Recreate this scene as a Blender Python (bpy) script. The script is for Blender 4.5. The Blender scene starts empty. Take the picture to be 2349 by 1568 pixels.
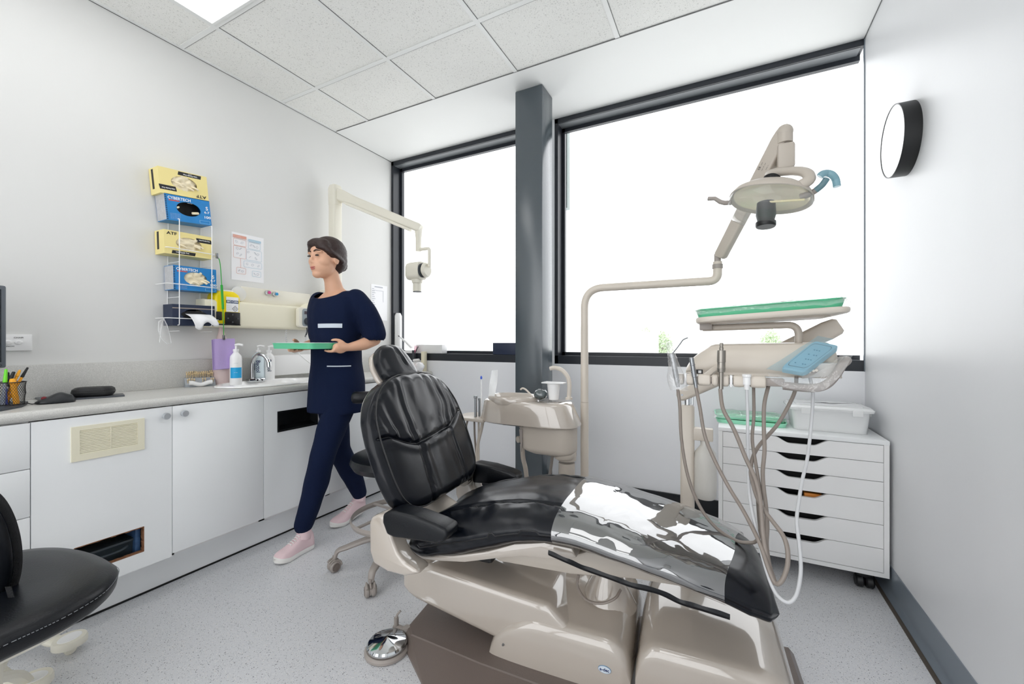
import bpy, bmesh, math, random
from mathutils import Vector, Matrix, noise
R = math.radians
PI = math.pi
rnd = random.Random(7)
SC = bpy.context.scene
COL = SC.collection

# ------------------------------------------------------------ camera, sky, lamps, exposure
F_PX, YAW, EYE = 956.0, R(27.24), 1.12           # focal length in px of a 2349 px wide frame, heading, eye height
SN, CS = math.sin(YAW), math.cos(YAW)
cam_d = bpy.data.cameras.new('camera')
cam_d.sensor_width = 36.0
cam_d.lens = 36.0 * F_PX / 2349.0
cam_d.clip_start = 0.02
cam = bpy.data.objects.new('camera', cam_d)
COL.objects.link(cam)
cam.location = (0, 0, EYE)
cam.rotation_euler = (R(90), 0, YAW)
SC.camera = cam

world = bpy.data.worlds.new('overcast sky')
SC.world = world
world.use_nodes = True
_bg = world.node_tree.nodes['Background']
_bg.inputs['Color'].default_value = (0.965, 0.982, 1.0, 1)
_bg.inputs['Strength'].default_value = 2.6
PANEL_EMIT = 2.2                                 # ceiling troffers
SC.view_settings.view_transform = 'Standard'
SC.view_settings.look = 'None'
SC.view_settings.gamma = 1.0
SC.view_settings.use_curve_mapping = False
SC.view_settings.exposure = 0.12
SC.cycles.max_bounces = 10
SC.cycles.diffuse_bounces = 6
SC.cycles.transparent_max_bounces = 24
SC.cycles.caustics_reflective = False
SC.cycles.caustics_refractive = False

# ------------------------------------------------------------ room dimensions (metres, camera above the origin)
XL, XR, YW, ZC, YB = -2.648, 0.647, 2.80, 2.72, -1.6
CTZ, CTX = 0.875, -2.187                          # worktop height, worktop front edge
DOORX = -2.2

# ------------------------------------------------------------ measuring helpers: a sight line of the survey photo met with a plane of the room
def ray(px, py):
    u = (px - 1174.5) / F_PX; v = (py - 784.0) / F_PX
    return Vector((-SN + CS * u, CS + SN * u, -v))
def on_x(px, py, x):
    r = ray(px, py); return Vector((0, 0, EYE)) + r * (x / r.x)
def on_y(px, py, y):
    r = ray(px, py); return Vector((0, 0, EYE)) + r * (y / r.y)
def on_z(px, py, z):
    r = ray(px, py); return Vector((0, 0, EYE)) + r * ((z - EYE) / r.z)
def at_d(px, py, d):
    return Vector((0, 0, EYE)) + ray(px, py) * d

# ------------------------------------------------------------ materials
def lin(c):
    if isinstance(c, str):
        c = [int(c[i:i + 2], 16) / 255 for i in (0, 2, 4)]
    return tuple((x / 12.92 if x <= 0.04045 else ((x + 0.055) / 1.055) ** 2.4) for x in c)
def mat(name, col, rough=0.5, metal=0.0, var=0.04, vscale=6.0, bump=0.0, bscale=40.0, coat=0.0, spec=0.5, emit=0.0, trans=0.0, sheen=0.0):
    m = bpy.data.materials.new(name); m.use_nodes = True
    nt = m.node_tree; N = nt.nodes; L = nt.links
    b = N['Principled BSDF']
    c = lin(col)
    tc = N.new('ShaderNodeTexCoord')
    nz = N.new('ShaderNodeTexNoise'); nz.inputs['Scale'].default_value = vscale; nz.inputs['Detail'].default_value = 4
    L.new(tc.outputs['Object'], nz.inputs['Vector'])
    mx = N.new('ShaderNodeMix'); mx.data_type = 'RGBA'
    mx.inputs['A'].default_value = (*[max(0, x * (1 - var)) for x in c], 1)
    mx.inputs['B'].default_value = (*[min(1, x * (1 + var)) for x in c], 1)
    L.new(nz.outputs['Fac'], mx.inputs['Factor'])
    L.new(mx.outputs['Result'], b.inputs['Base Color'])
    b.inputs['Roughness'].default_value = rough
    b.inputs['Metallic'].default_value = metal
    b.inputs['Specular IOR Level'].default_value = spec
    if coat:
        b.inputs['Coat Weight'].default_value = coat; b.inputs['Coat Roughness'].default_value = 0.05; b.inputs['Coat IOR'].default_value = 1.85
    if sheen: b.inputs['Sheen Weight'].default_value = sheen
    if emit:
        b.inputs['Emission Color'].default_value = (*c, 1); b.inputs['Emission Strength'].default_value = emit
    if trans:
        b.inputs['Transmission Weight'].default_value = trans
    if bump:
        n2 = N.new('ShaderNodeTexNoise'); n2.inputs['Scale'].default_value = bscale; n2.inputs['Detail'].default_value = 5
        L.new(tc.outputs['Object'], n2.inputs['Vector'])
        bp = N.new('ShaderNodeBump'); bp.inputs['Strength'].default_value = bump; bp.inputs['Distance'].default_value = 0.004
        L.new(n2.outputs['Fac'], bp.inputs['Height']); L.new(bp.outputs['Normal'], b.inputs['Normal'])
    return m
def film(name, tint='ffffff', opacity=0.12, gloss=0.10, rough=0.05, bump=0.0, bscale=12.0, dist=0.01, fres=True, transl=False):
    """thin clear sheet: mostly see-through, a little milky, with reflections"""
    m = bpy.data.materials.new(name); m.use_nodes = True
    nt = m.node_tree; N = nt.nodes; L = nt.links
    for n in list(N): N.remove(n)
    out = N.new('ShaderNodeOutputMaterial')
    tr = N.new('ShaderNodeBsdfTransparent'); df = N.new('ShaderNodeBsdfTranslucent' if transl else 'ShaderNodeBsdfDiffuse'); gl = N.new('ShaderNodeBsdfGlossy')
    df.inputs['Color'].default_value = (*lin(tint), 1)
    t = lin(tint); tr.inputs['Color'].default_value = (*[0.55 + 0.45 * x for x in t], 1)
    gl.inputs['Roughness'].default_value = rough
    m1 = N.new('ShaderNodeMixShader'); m1.inputs[0].default_value = opacity
    body = df.outputs[0]
    if transl:
        d2 = N.new('ShaderNodeBsdfDiffuse'); d2.inputs['Color'].default_value = (*lin(tint), 1)
        m0 = N.new('ShaderNodeMixShader'); m0.inputs[0].default_value = 0.5
        L.new(df.outputs[0], m0.inputs[1]); L.new(d2.outputs[0], m0.inputs[2]); body = m0.outputs[0]
    L.new(tr.outputs[0], m1.inputs[1]); L.new(body, m1.inputs[2])
    m2 = N.new('ShaderNodeMixShader')
    if fres:
        fr = N.new('ShaderNodeLayerWeight'); fr.inputs['Blend'].default_value = 0.5
        pw = N.new('ShaderNodeMath'); pw.operation = 'POWER'; pw.inputs[1].default_value = 4.0
        L.new(fr.outputs['Facing'], pw.inputs[0])
        mul = N.new('ShaderNodeMath'); mul.operation = 'MULTIPLY_ADD'; mul.inputs[1].default_value = 0.75; mul.inputs[2].default_value = gloss; mul.use_clamp = True
        L.new(pw.outputs[0], mul.inputs[0]); L.new(mul.outputs[0], m2.inputs[0])
    else:
        m2.inputs[0].default_value = gloss
    L.new(m1.outputs[0], m2.inputs[1]); L.new(gl.outputs[0], m2.inputs[2])
    if bump:
        tc = N.new('ShaderNodeTexCoord'); nz = N.new('ShaderNodeTexNoise'); nz.inputs['Scale'].default_value = bscale
        nz.inputs['Detail'].default_value = 2.5; nz.inputs['Distortion'].default_value = 1.2
        L.new(tc.outputs['Object'], nz.inputs['Vector'])
        bp = N.new('ShaderNodeBump'); bp.inputs['Strength'].default_value = bump; bp.inputs['Distance'].default_value = dist
        L.new(nz.outputs['Fac'], bp.inputs['Height']); L.new(bp.outputs['Normal'], gl.inputs['Normal'])
        if fres: L.new(bp.outputs['Normal'], fr.inputs['Normal'])
    L.new(m2.outputs[0], out.inputs[0])
    return m
def speckle(name, base, specks, rough=0.4, bump=0.0, spec=0.4):
    """specks: list of (colour, voronoi scale, radius threshold)"""
    m = bpy.data.materials.new(name); m.use_nodes = True
    nt = m.node_tree; N = nt.nodes; L = nt.links
    b = N['Principled BSDF']; b.inputs['Roughness'].default_value = rough; b.inputs['Specular IOR Level'].default_value = spec
    tc = N.new('ShaderNodeTexCoord')
    nz = N.new('ShaderNodeTexNoise'); nz.inputs['Scale'].default_value = 3; nz.inputs['Detail'].default_value = 6
    L.new(tc.outputs['Object'], nz.inputs['Vector'])
    c = lin(base)
    mx = N.new('ShaderNodeMix'); mx.data_type = 'RGBA'
    mx.inputs['A'].default_value = (*[x * 0.94 for x in c], 1); mx.inputs['B'].default_value = (*[min(1, x * 1.06) for x in c], 1)
    L.new(nz.outputs['Fac'], mx.inputs['Factor'])
    cur = mx.outputs['Result']; h = None
    for col, sc, th in specks:
        v = N.new('ShaderNodeTexVoronoi'); v.inputs['Scale'].default_value = sc
        L.new(tc.outputs['Object'], v.inputs['Vector'])
        # random size per cell from the cell colour
        sp = N.new('ShaderNodeSeparateColor'); L.new(v.outputs['Color'], sp.inputs[0])
        mu = N.new('ShaderNodeMath'); mu.operation = 'MULTIPLY'; mu.inputs[1].default_value = th; L.new(sp.outputs[0], mu.inputs[0])
        lt = N.new('ShaderNodeMath'); lt.operation = 'LESS_THAN'; L.new(v.outputs['Distance'], lt.inputs[0]); L.new(mu.outputs[0], lt.inputs[1])
        m2 = N.new('ShaderNodeMix'); m2.data_type = 'RGBA'; m2.inputs['B'].default_value = (*lin(col), 1)
        L.new(lt.outputs[0], m2.inputs['Factor']); L.new(cur, m2.inputs['A']); cur = m2.outputs['Result']
        h = lt.outputs[0]
    L.new(cur, b.inputs['Base Color'])
    if bump and h:
        bp = N.new('ShaderNodeBump'); bp.inputs['Strength'].default_value = bump; bp.inputs['Distance'].default_value = 0.002; bp.invert = True
        L.new(h, bp.inputs['Height']); L.new(bp.outputs['Normal'], b.inputs['Normal'])
    return m

# ------------------------------------------------------------ mesh builder
class MB:
    def __init__(s): s.bm = bmesh.new()
    def _take(s, tmp, M=None):
        if M is not None: bmesh.ops.transform(tmp, matrix=M, verts=tmp.verts)
        me = bpy.data.meshes.new('t'); tmp.to_mesh(me); tmp.free()
        s.bm.from_mesh(me); bpy.data.meshes.remove(me); return s
    def box(s, x0, x1, y0, y1, z0, z1, r=0.0, seg=2, M=None):
        t = bmesh.new()
        bmesh.ops.create_cube(t, size=1.0)
        bmesh.ops.transform(t, matrix=Matrix.Translation(((x0 + x1) / 2, (y0 + y1) / 2, (z0 + z1) / 2)) @ Matrix.Diagonal((abs(x1 - x0), abs(y1 - y0), abs(z1 - z0), 1)), verts=t.verts)
        if r > 0: bmesh.ops.bevel(t, geom=t.edges[:], offset=r, segments=seg, affect='EDGES', profile=0.5)
        return s._take(t, M)
    def prism(s, pts, axis, a, b, r=0.0, seg=2, M=None):
        """polygon pts in the plane normal to axis ('x': (y,z), 'y': (x,z), 'z': (x,y)), from a to b"""
        t = bmesh.new()
        def mk(p, h):
            return {'x': (h, p[0], p[1]), 'y': (p[0], h, p[1]), 'z': (p[0], p[1], h)}[axis]
        A = [t.verts.new(mk(p, a)) for p in pts]; B = [t.verts.new(mk(p, b)) for p in pts]
        n = len(pts)
        t.faces.new(A); t.faces.new(B[::-1])
        for i in range(n): t.faces.new((A[i], B[i], B[(i + 1) % n], A[(i + 1) % n]))
        bmesh.ops.recalc_face_normals(t, faces=t.faces)
        if r > 0:
            bmesh.ops.bevel(t, geom=t.edges[:], offset=r, segments=seg, affect='EDGES', profile=0.5, clamp_overlap=True)
        return s._take(t, M)
    def loft(s, rings, cap=True, closed=True, M=None):
        t = bmesh.new()
        V = [[t.verts.new(p) for p in rg] for rg in rings]
        n = len(rings[0])
        for i in range(len(V) - 1):
            for j in range(n if closed else n - 1):
                k = (j + 1) % n
                try: t.faces.new((V[i][j], V[i][k], V[i + 1][k], V[i + 1][j]))
                except ValueError: pass
        if cap and closed:
            for rg in (V[0], V[-1]):
                try: t.faces.new(rg)
                except ValueError: pass
        bmesh.ops.remove_doubles(t, verts=t.verts, dist=1e-6)
        bmesh.ops.recalc_face_normals(t, faces=t.faces)
        return s._take(t, M)
    def tube(s, pts, r, seg=10, smooth=0, cap=True, closed=False, M=None, flat=1.0):
        pts = [Vector(p) for p in pts]
        if smooth: 
            rr = r if callable(r) else None
            pts = spline(pts, smooth, closed)
        n = len(pts); rings = []
        up = None
        for i, p in enumerate(pts):
            if closed: d = pts[(i + 1) % n] - pts[i - 1]
            else: d = (pts[min(i + 1, n - 1)] - pts[max(i - 1, 0)])
            d.normalize()
            if up is None:
                up = Vector((0, 0, 1)) if abs(d.z) < 0.9 else Vector((1, 0, 0))
            a = d.cross(up); 
            if a.length < 1e-6: a = d.orthogonal()
            a.normalize(); b = a.cross(d).normalized(); up = b
            q = r(i / (n - 1)) if callable(r) else (r[i] if isinstance(r, (list, tuple)) else r)
            rings.append([p + a * (math.cos(2 * PI * k / seg) * q) + b * (math.sin(2 * PI * k / seg) * q * flat) for k in range(seg)])
        if closed: rings.append(rings[0])
        return s.loft(rings, cap=cap and not closed, M=M)
    def lathe(s, prof, c=(0, 0, 0), seg=32, axis=(0, 0, 1), M=None, sx=1, sy=1):
        """prof: list of (radius, height) about axis through c"""
        q = Vector((0, 0, 1)).rotation_difference(Vector(axis).normalized()).to_matrix().to_4x4()
        T = Matrix.Translation(c) @ q
        if M is not None: T = M @ T
        rings = [[(max(r, 1e-5) * math.cos(2 * PI * k / seg) * sx, max(r, 1e-5) * math.sin(2 * PI * k / seg) * sy, h) for k in range(seg)] for r, h in prof]
        return s.loft(rings, cap=True, M=T)
    def cyl(s, a, b, r, r2=None, seg=20, bev=0.0):
        a = Vector(a); b = Vector(b); L = (b - a).length; r2 = r if r2 is None else r2
        if bev > 0: prof = [(r - bev, 0), (r, bev), (r2, L - bev), (r2 - bev, L)]
        else: prof = [(r, 0), (r2, L)]
        return s.lathe(prof, c=a, seg=seg, axis=b - a)
    def ball(s, c, rx, ry=None, rz=None, seg=20, M=None):
        t = bmesh.new(); bmesh.ops.create_uvsphere(t, u_segments=seg, v_segments=max(6, seg // 2), radius=1.0)
        bmesh.ops.transform(t, matrix=Matrix.Translation(c) @ Matrix.Diagonal((rx, ry or rx, rz or rx, 1)), verts=t.verts)
        return s._take(t, M)
    def quad(s, a, b, c, d):
        vs = [s.bm.verts.new(p) for p in (a, b, c, d)]; s.bm.faces.new(vs); return s
    def poly(s, pts):
        s.bm.faces.new([s.bm.verts.new(p) for p in pts]); return s
    def sheet(s, grid, thick=0.0):
        """grid[i][j] of points"""
        t = bmesh.new()
        V = [[t.verts.new(p) for p in row] for row in grid]
        for i in range(len(V) - 1):
            for j in range(len(V[0]) - 1):
                t.faces.new((V[i][j], V[i + 1][j], V[i + 1][j + 1], V[i][j + 1]))
        t.normal_update()
        if thick: bmesh.ops.solidify(t, geom=t.faces[:], thickness=thick)
        return s._take(t)
    def xf(s, M): bmesh.ops.transform(s.bm, matrix=M, verts=s.bm.verts); return s
    def deform(s, fn):
        for v in s.bm.verts: v.co = Vector(fn(v.co))
        return s

def spline(pts, n, closed=False):
    pts = [Vector(p) for p in pts]; out = []; m = len(pts)
    for i in range(m if closed else m - 1):
        if closed: p0, p1, p2, p3 = pts[i - 1], pts[i], pts[(i + 1) % m], pts[(i + 2) % m]
        else:
            p1, p2 = pts[i], pts[i + 1]
            p0 = pts[i - 1] if i else p1 * 2 - p2
            p3 = pts[i + 2] if i + 2 < m else p2 * 2 - p1
        for k in range(n):
            t = k / n
            out.append(0.5 * ((2 * p1) + (p2 - p0) * t + (2 * p0 - 5 * p1 + 4 * p2 - p3) * t * t + (3 * p1 - p0 - 3 * p2 + p3) * t ** 3))
    if not closed: out.append(pts[-1])
    return out
def arc_bend(pts, rad, n=8):
    """polyline with rounded corners"""
    pts = [Vector(p) for p in pts]; out = [pts[0]]
    for i in range(1, len(pts) - 1):
        a, b, c = pts[i - 1], pts[i], pts[i + 1]
        u = (a - b); v = (c - b); r = min(rad, u.length * 0.49, v.length * 0.49)
        p = b + u.normalized() * r; q = b + v.normalized() * r
        for k in range(n + 1):
            t = k / n
            out.append((1 - t) ** 2 * p + 2 * t * (1 - t) * b + t * t * q)
    out.append(pts[-1]); return out
def lerp(a, b, t): return a + (b - a) * t
def interp(x, xs, ys):
    if x <= xs[0]: return ys[0]
    for i in range(len(xs) - 1):
        if x <= xs[i + 1]:
            t = (x - xs[i]) / (xs[i + 1] - xs[i]); return lerp(ys[i], ys[i + 1], t)
    return ys[-1]
def sinterp(x, xs, ys):
    if x <= xs[0]: return ys[0]
    for i in range(len(xs) - 1):
        if x <= xs[i + 1]:
            t = (x - xs[i]) / (xs[i + 1] - xs[i]); t = t * t * (3 - 2 * t); return lerp(ys[i], ys[i + 1], t)
    return ys[-1]
def cinterp(x, xs, ys):
    """smooth curve through the knots (monotone cubic)"""
    n = len(xs)
    if x <= xs[0]: return ys[0]
    if x >= xs[-1]: return ys[-1]
    i = 0
    while x > xs[i + 1]: i += 1
    d = [(ys[k + 1] - ys[k]) / (xs[k + 1] - xs[k]) for k in range(n - 1)]
    def m(k):
        if k == 0: return d[0]
        if k == n - 1: return d[-1]
        if d[k - 1] * d[k] <= 0: return 0.0
        return 2 * d[k - 1] * d[k] / (d[k - 1] + d[k])
    h = xs[i + 1] - xs[i]; t = (x - xs[i]) / h
    return (2 * t ** 3 - 3 * t * t + 1) * ys[i] + (t ** 3 - 2 * t * t + t) * h * m(i) + (-2 * t ** 3 + 3 * t * t) * ys[i + 1] + (t ** 3 - t * t) * h * m(i + 1)
def superell(a, b, n, seg, off=0.0):
    out = []
    for k in range(seg):
        th = 2 * PI * k / seg + off; c, s_ = math.cos(th), math.sin(th)
        out.append((a * math.copysign(abs(c) ** (2 / n), c), b * math.copysign(abs(s_) ** (2 / n), s_)))
    return out
def rrect(w, h, r, n=5):
    """rounded rectangle outline centred on 0"""
    out = []
    for cx, cy, a0 in ((w / 2 - r, h / 2 - r, 0), (-w / 2 + r, h / 2 - r, 90), (-w / 2 + r, -h / 2 + r, 180), (w / 2 - r, -h / 2 + r, 270)):
        for k in range(n + 1):
            a = R(a0 + 90 * k / n); out.append((cx + r * math.cos(a), cy + r * math.sin(a)))
    return out

# ------------------------------------------------------------ scene objects
def wloc(o):
    v = Vector((0, 0, 0))
    while o is not None: v += o.location; o = o.parent
    return v
def thing(name, label, cat, loc=(0, 0, 0), rz=0.0, group=None):
    o = bpy.data.objects.new(name, None); o.empty_display_size = 0.05
    COL.objects.link(o); o.location = loc; o.rotation_euler = (0, 0, rz)
    o['label'] = label; o['category'] = cat
    if group: o['group'] = group
    return o
def obj(name, mb, m, parent=None, local=False, sharp=38, smooth=True, sub=0, label=None, mods=None):
    bmesh.ops.remove_doubles(mb.bm, verts=mb.bm.verts, dist=1e-6) if False else None
    me = bpy.data.meshes.new(name)
    if parent is not None and not local:
        bmesh.ops.translate(mb.bm, verts=mb.bm.verts, vec=-wloc(parent))
    mb.bm.to_mesh(me); mb.bm.free()
    for mm in (m if isinstance(m, (list, tuple)) else [m]): me.materials.append(mm)
    if smooth:
        me.polygons.foreach_set('use_smooth', [True] * len(me.polygons))
        if sharp: me.set_sharp_from_angle(angle=R(sharp))
    o = bpy.data.objects.new(name, me); COL.objects.link(o)
    if parent is not None: o.parent = parent
    if sub:
        md = o.modifiers.new('sub', 'SUBSURF'); md.levels = sub; md.render_levels = sub
    if label: o['label'] = label
    return o
def single(name, mb, m, label, cat, origin=None, group=None, **k):
    """a thing that is one mesh"""
    if origin is not None: bmesh.ops.translate(mb.bm, verts=mb.bm.verts, vec=-Vector(origin))
    o = obj(name, mb, m, None, **k)
    if origin is not None: o.location = origin
    o['label'] = label; o['category'] = cat
    if group: o['group'] = group
    return o
def struct(name, mb, m, parent=None, **k):
    o = obj(name, mb, m, parent, **k)
    if parent is None: o['kind'] = 'structure'
    return o
def copy_tree(o, parent=None):
    c = o.copy(); COL.objects.link(c); c.parent = parent
    for ch in o.children: copy_tree(ch, c)
    return c
def text_mb(body, size, M, align='CENTER', extrude=0.0003, bold=False, shear=0.0, sx=1.0):
    """lettering as mesh; M places the text plane (x right, y up, z out)"""
    cu = bpy.data.curves.new('t', 'FONT'); cu.body = body; cu.size = size; cu.align_x = align; cu.align_y = 'CENTER'
    cu.extrude = extrude; cu.shear = shear; cu.resolution_u = 3
    if bold: cu.offset = size * 0.018
    o = bpy.data.objects.new('t', cu); COL.objects.link(o)
    bpy.context.view_layer.update()
    me = bpy.data.meshes.new_from_object(o.evaluated_get(bpy.context.evaluated_depsgraph_get()))
    bpy.data.objects.remove(o); bpy.data.curves.remove(cu)
    mb = MB(); mb.bm.from_mesh(me); bpy.data.meshes.remove(me)
    mb.xf(M @ Matrix.Diagonal((sx, 1, 1, 1)))
    return mb
def frame(o, x, y):
    """matrix from origin and two axes"""
    x = Vector(x).normalized(); y = Vector(y).normalized(); z = x.cross(y).normalized(); y = z.cross(x)
    return Matrix(((x.x, y.x, z.x, o[0]), (x.y, y.y, z.y, o[1]), (x.z, y.z, z.z, o[2]), (0, 0, 0, 1)))
def remeshed(mb, voxel, smooth_it=4):
    """fuse overlapping shapes into one continuous skin"""
    me = bpy.data.meshes.new('t'); mb.bm.to_mesh(me); mb.bm.free()
    o = bpy.data.objects.new('t', me); COL.objects.link(o)
    rm = o.modifiers.new('r', 'REMESH'); rm.mode = 'VOXEL'; rm.voxel_size = voxel
    sm = o.modifiers.new('s', 'SMOOTH'); sm.iterations = smooth_it; sm.factor = 0.5
    bpy.context.view_layer.update()
    m2 = bpy.data.meshes.new_from_object(o.evaluated_get(bpy.context.evaluated_depsgraph_get()))
    bpy.data.objects.remove(o); bpy.data.meshes.remove(me)
    out = MB(); out.bm.from_mesh(m2); bpy.data.meshes.remove(m2)
    return out

# ------------------------------------------------------------ palette
M = {}
M['wallf'] = mat('wall_paint_lightened', 'f1f2f5', 0.5, bump=0.03, bscale=160, var=0.01)  # same paint as the side walls, lightened to stand for light below the windows
M['wall'] = mat('wall_paint', 'dcdcda', 0.55, bump=0.03, bscale=160, var=0.01)
M['wallr'] = mat('wall_paint_satin', 'dbdcde', 0.38, bump=0.03, bscale=90, var=0.01)
M['plaster'] = mat('plasterboard', 'e9eae9', 0.6, var=0.01)
M['tile'] = speckle('ceiling_tile', 'e6e6e3', [('b9b9b6', 170, 0.30), ('d2d2cf', 75, 0.34), ('f4f4f2', 120, 0.25)], 0.8, bump=0.3)
M['tbar'] = mat('grid_white', 'e2e3e2', 0.5, var=0.01)
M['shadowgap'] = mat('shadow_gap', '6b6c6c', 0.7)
M['floor'] = speckle('vinyl_floor', 'cfd0d3', [('e6e6e7', 250, 0.36), ('9fa0a5', 200, 0.34), ('6f7076', 125, 0.25), ('dcd8d4', 160, 0.28)], 0.36, spec=0.45)
M['bluegrey'] = mat('vinyl_skirting', '747d86', 0.35, var=0.03)
M['blackskirt'] = mat('black_skirting', '14171d', 0.4)
M['brownseal'] = mat('brown_sealant', '4d453d', 0.7)
M['alum'] = mat('charcoal_aluminium', '23272e', 0.38, metal=0.0, spec=0.5)
M['alum_lit'] = mat('daylit_soffit', '6f7377', 0.4)  # underside of the charcoal frame, painted paler for the daylight falling on it
M['column'] = mat('column_paint', '475056', 0.24, var=0.03, spec=0.9)
M['white'] = mat('white_laminate', 'f4f6f7', 0.32, var=0.01)
M['white2'] = mat('white_melamine', 'f4f4f4', 0.4, var=0.01)
M['gloss_white'] = mat('white_enamel', 'f4f4f3', 0.12, coat=0.5, var=0.01)
M['plastic_white'] = mat('white_plastic', 'f0f0f0', 0.35, var=0.01)
M['cream'] = mat('cream_plastic', 'ebe6cf', 0.4, var=0.02)
M['ivory'] = mat('ivory_plastic', 'e6e2d4', 0.38, var=0.02)
M['beige'] = mat('beige_enamel', 'b8aea3', 0.2, coat=1.0, var=0.02)
M['beige2'] = mat('beige_satin', 'bdb4a9', 0.35, var=0.02)
M['beigem'] = mat('beige_moulding', 'd2c9bd', 0.3, var=0.02)
M['taupe'] = mat('taupe_plastic', '6e635d', 0.32, bump=0.15, bscale=320, var=0.03)
M['taupe2'] = mat('taupe_metal', '9d958f', 0.35, var=0.03)
M['hose'] = mat('taupe_hose', '8d837b', 0.4)
M['hosew'] = mat('grey_hose', 'c9cacc', 0.4)
M['black'] = mat('black_plastic', '121315', 0.4)
M['matblack'] = mat('black_matte', '0d0d0f', 0.7)
M['darkgrey'] = mat('dark_grey_plastic', '3a3f45', 0.45)
M['leather'] = mat('black_upholstery', '080c14', 0.27, bump=0.07, bscale=60, var=0.08, spec=0.36)
M['leather2'] = mat('black_vinyl', '090c12', 0.34, bump=0.12, bscale=220, spec=0.36)
M['seam'] = mat('black_piping', '0c0d10', 0.5)
M['mesh'] = mat('black_knit', '131417', 0.9, bump=1.0, bscale=300)
M['chrome'] = mat('chrome', 'd4d7da', 0.07, metal=1.0, var=0.02)
M['steel'] = mat('brushed_steel', '9a9da0', 0.3, metal=1.0, var=0.06, vscale=60)
M['knob'] = mat('satin_knob', 'b9bdc2', 0.35, metal=0.4)
M['steeld'] = mat('dark_steel', '9a958e', 0.32, metal=1.0, var=0.06)
M['wire'] = mat('white_wire', 'f1f1f1', 0.35)
M['green'] = mat('mint_plastic', '63c89b', 0.35, var=0.04)
M['green2'] = mat('pale_mint', '9fe6c6', 0.35, var=0.04)
M['lam'] = speckle('grey_laminate', 'c9c8c4', [('aeada9', 420, 0.42), ('dddcd8', 380, 0.40)], 0.35)
M['navy'] = mat('navy_cloth', '0a1733', 0.9, bump=0.3, bscale=220, var=0.08, spec=0.2)
M['navybox'] = mat('navy_card', '1e2a44', 0.5)
M['skin'] = mat('skin', 'd9a98c', 0.5, var=0.05)
M['hair'] = mat('brown_hair', '2b1813', 0.5, bump=0.6, bscale=90, var=0.25, vscale=40)
M['pink'] = mat('pink_knit', 'e6ccd0', 0.8, bump=0.3, bscale=260)
M['sole'] = mat('white_sole', 'eceae6', 0.6)
M['paper'] = mat('paper', 'f2f2f4', 0.6, var=0.01)
M['yellowbox'] = mat('pale_yellow_card', 'ecdc96', 0.5, var=0.02)
M['bluebox'] = mat('blue_card', '1a7ec2', 0.4, var=0.18, vscale=22)
M['greybox'] = mat('grey_printed_card', 'b9babd', 0.5, var=0.22, vscale=90)
M['ink'] = mat('black_ink', '17181b', 0.5)
M['whiteink'] = mat('white_ink', 'f4f5f6', 0.5)
M['latex'] = mat('cream_latex', 'efe3c4', 0.5, var=0.05)
M['yellow'] = mat('yellow_plastic', 'f2d800', 0.3, var=0.02)
M['lilac'] = mat('lilac_tissue', 'b9a3d6', 0.85, bump=0.25, bscale=120)
M['brightgreen'] = mat('green_cord', '16a02c', 0.4)
M['clear'] = film('clear_plastic', 'ffffff', 0.10, 0.03, 0.06)
M['milky'] = film('milky_plastic', 'fdfefe', 0.66, 0.02, 0.15)
M['wrap'] = film('cling_wrap', 'ffffff', 0.15, 0.10, 0.06, bump=0.8, bscale=30)
M['glass'] = film('window_glass', 'ffffff', 0.0, 0.03, 0.01)
M['bluefilm'] = film('blue_barrier_film', 'c4e4f1', 0.26, 0.05, 0.12, transl=True)
M['gripfilm'] = film('blue_grip_film', '93bcc8', 0.78, 0.04, 0.2, transl=True)
M['legfilm'] = film('clear_leg_cover', 'ffffff', 0.03, 0.33, 0.025, bump=0.12, bscale=5, dist=0.02)
# ============================================================ the room
struct('floor', MB().box(XL - .1, XR + .1, YB, YW + .15, -.05, 0), M['floor'])
struct('wall_left', MB().box(XL - .12, XL, YB, YW + .15, 0, ZC + .1), M['wall'])
struct('wall_right', MB().box(XR, XR + .12, YB, YW + .03, 0, ZC + .1), M['wallr'])
BX0, BX1, BZ0, BZ1 = -2.56, .58, .08, 2.64       # unseen glazing behind the camera, added and sized for front fill light
wb = MB().box(XL - .12, XR + .12, YB - .12, YB, 0, BZ0).box(XL - .12, XR + .12, YB - .12, YB, BZ1, ZC + .1).box(XL - .12, BX0, YB - .12, YB, BZ0, BZ1).box(BX1, XR + .12, YB - .12, YB, BZ0, BZ1)
struct('wall_back', wb, M['wall'])
fb_ = MB()
for a in ((BX0, BX0 + .04, BZ0, BZ1), (BX1 - .04, BX1, BZ0, BZ1), (BX0, BX1, BZ0, BZ0 + .04), (BX0, BX1, BZ1 - .04, BZ1), (-1.02, -.98, BZ0, BZ1)):
    fb_.box(a[0], a[1], YB - .09, YB - .03, a[2], a[3])
w3 = struct('fill_window', fb_, M['alum'])
obj('pane', MB().box(BX0 + .02, BX1 - .02, YB - .062, YB - .058, BZ0 + .02, BZ1 - .02), M['glass'], w3)
WX1, WX2 = -1.235, -1.098                        # pier between the windows
SILL = 0.965
wf = MB().box(XL, XR, YW, YW + .15, 0, SILL).box(WX1, WX2, YW, YW + .15, SILL, ZC)
struct('wall_front', wf, M['wallf'])
BULK = 2.205
struct('ceiling', MB().box(XL - .1, XR + .1, YB, BULK, ZC, ZC + .08), M['tile'])
struct('trim_1', MB().box(XL - .1, XR + .1, BULK, YW + .15, ZC - .003, ZC + .08), M['plaster'])
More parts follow.
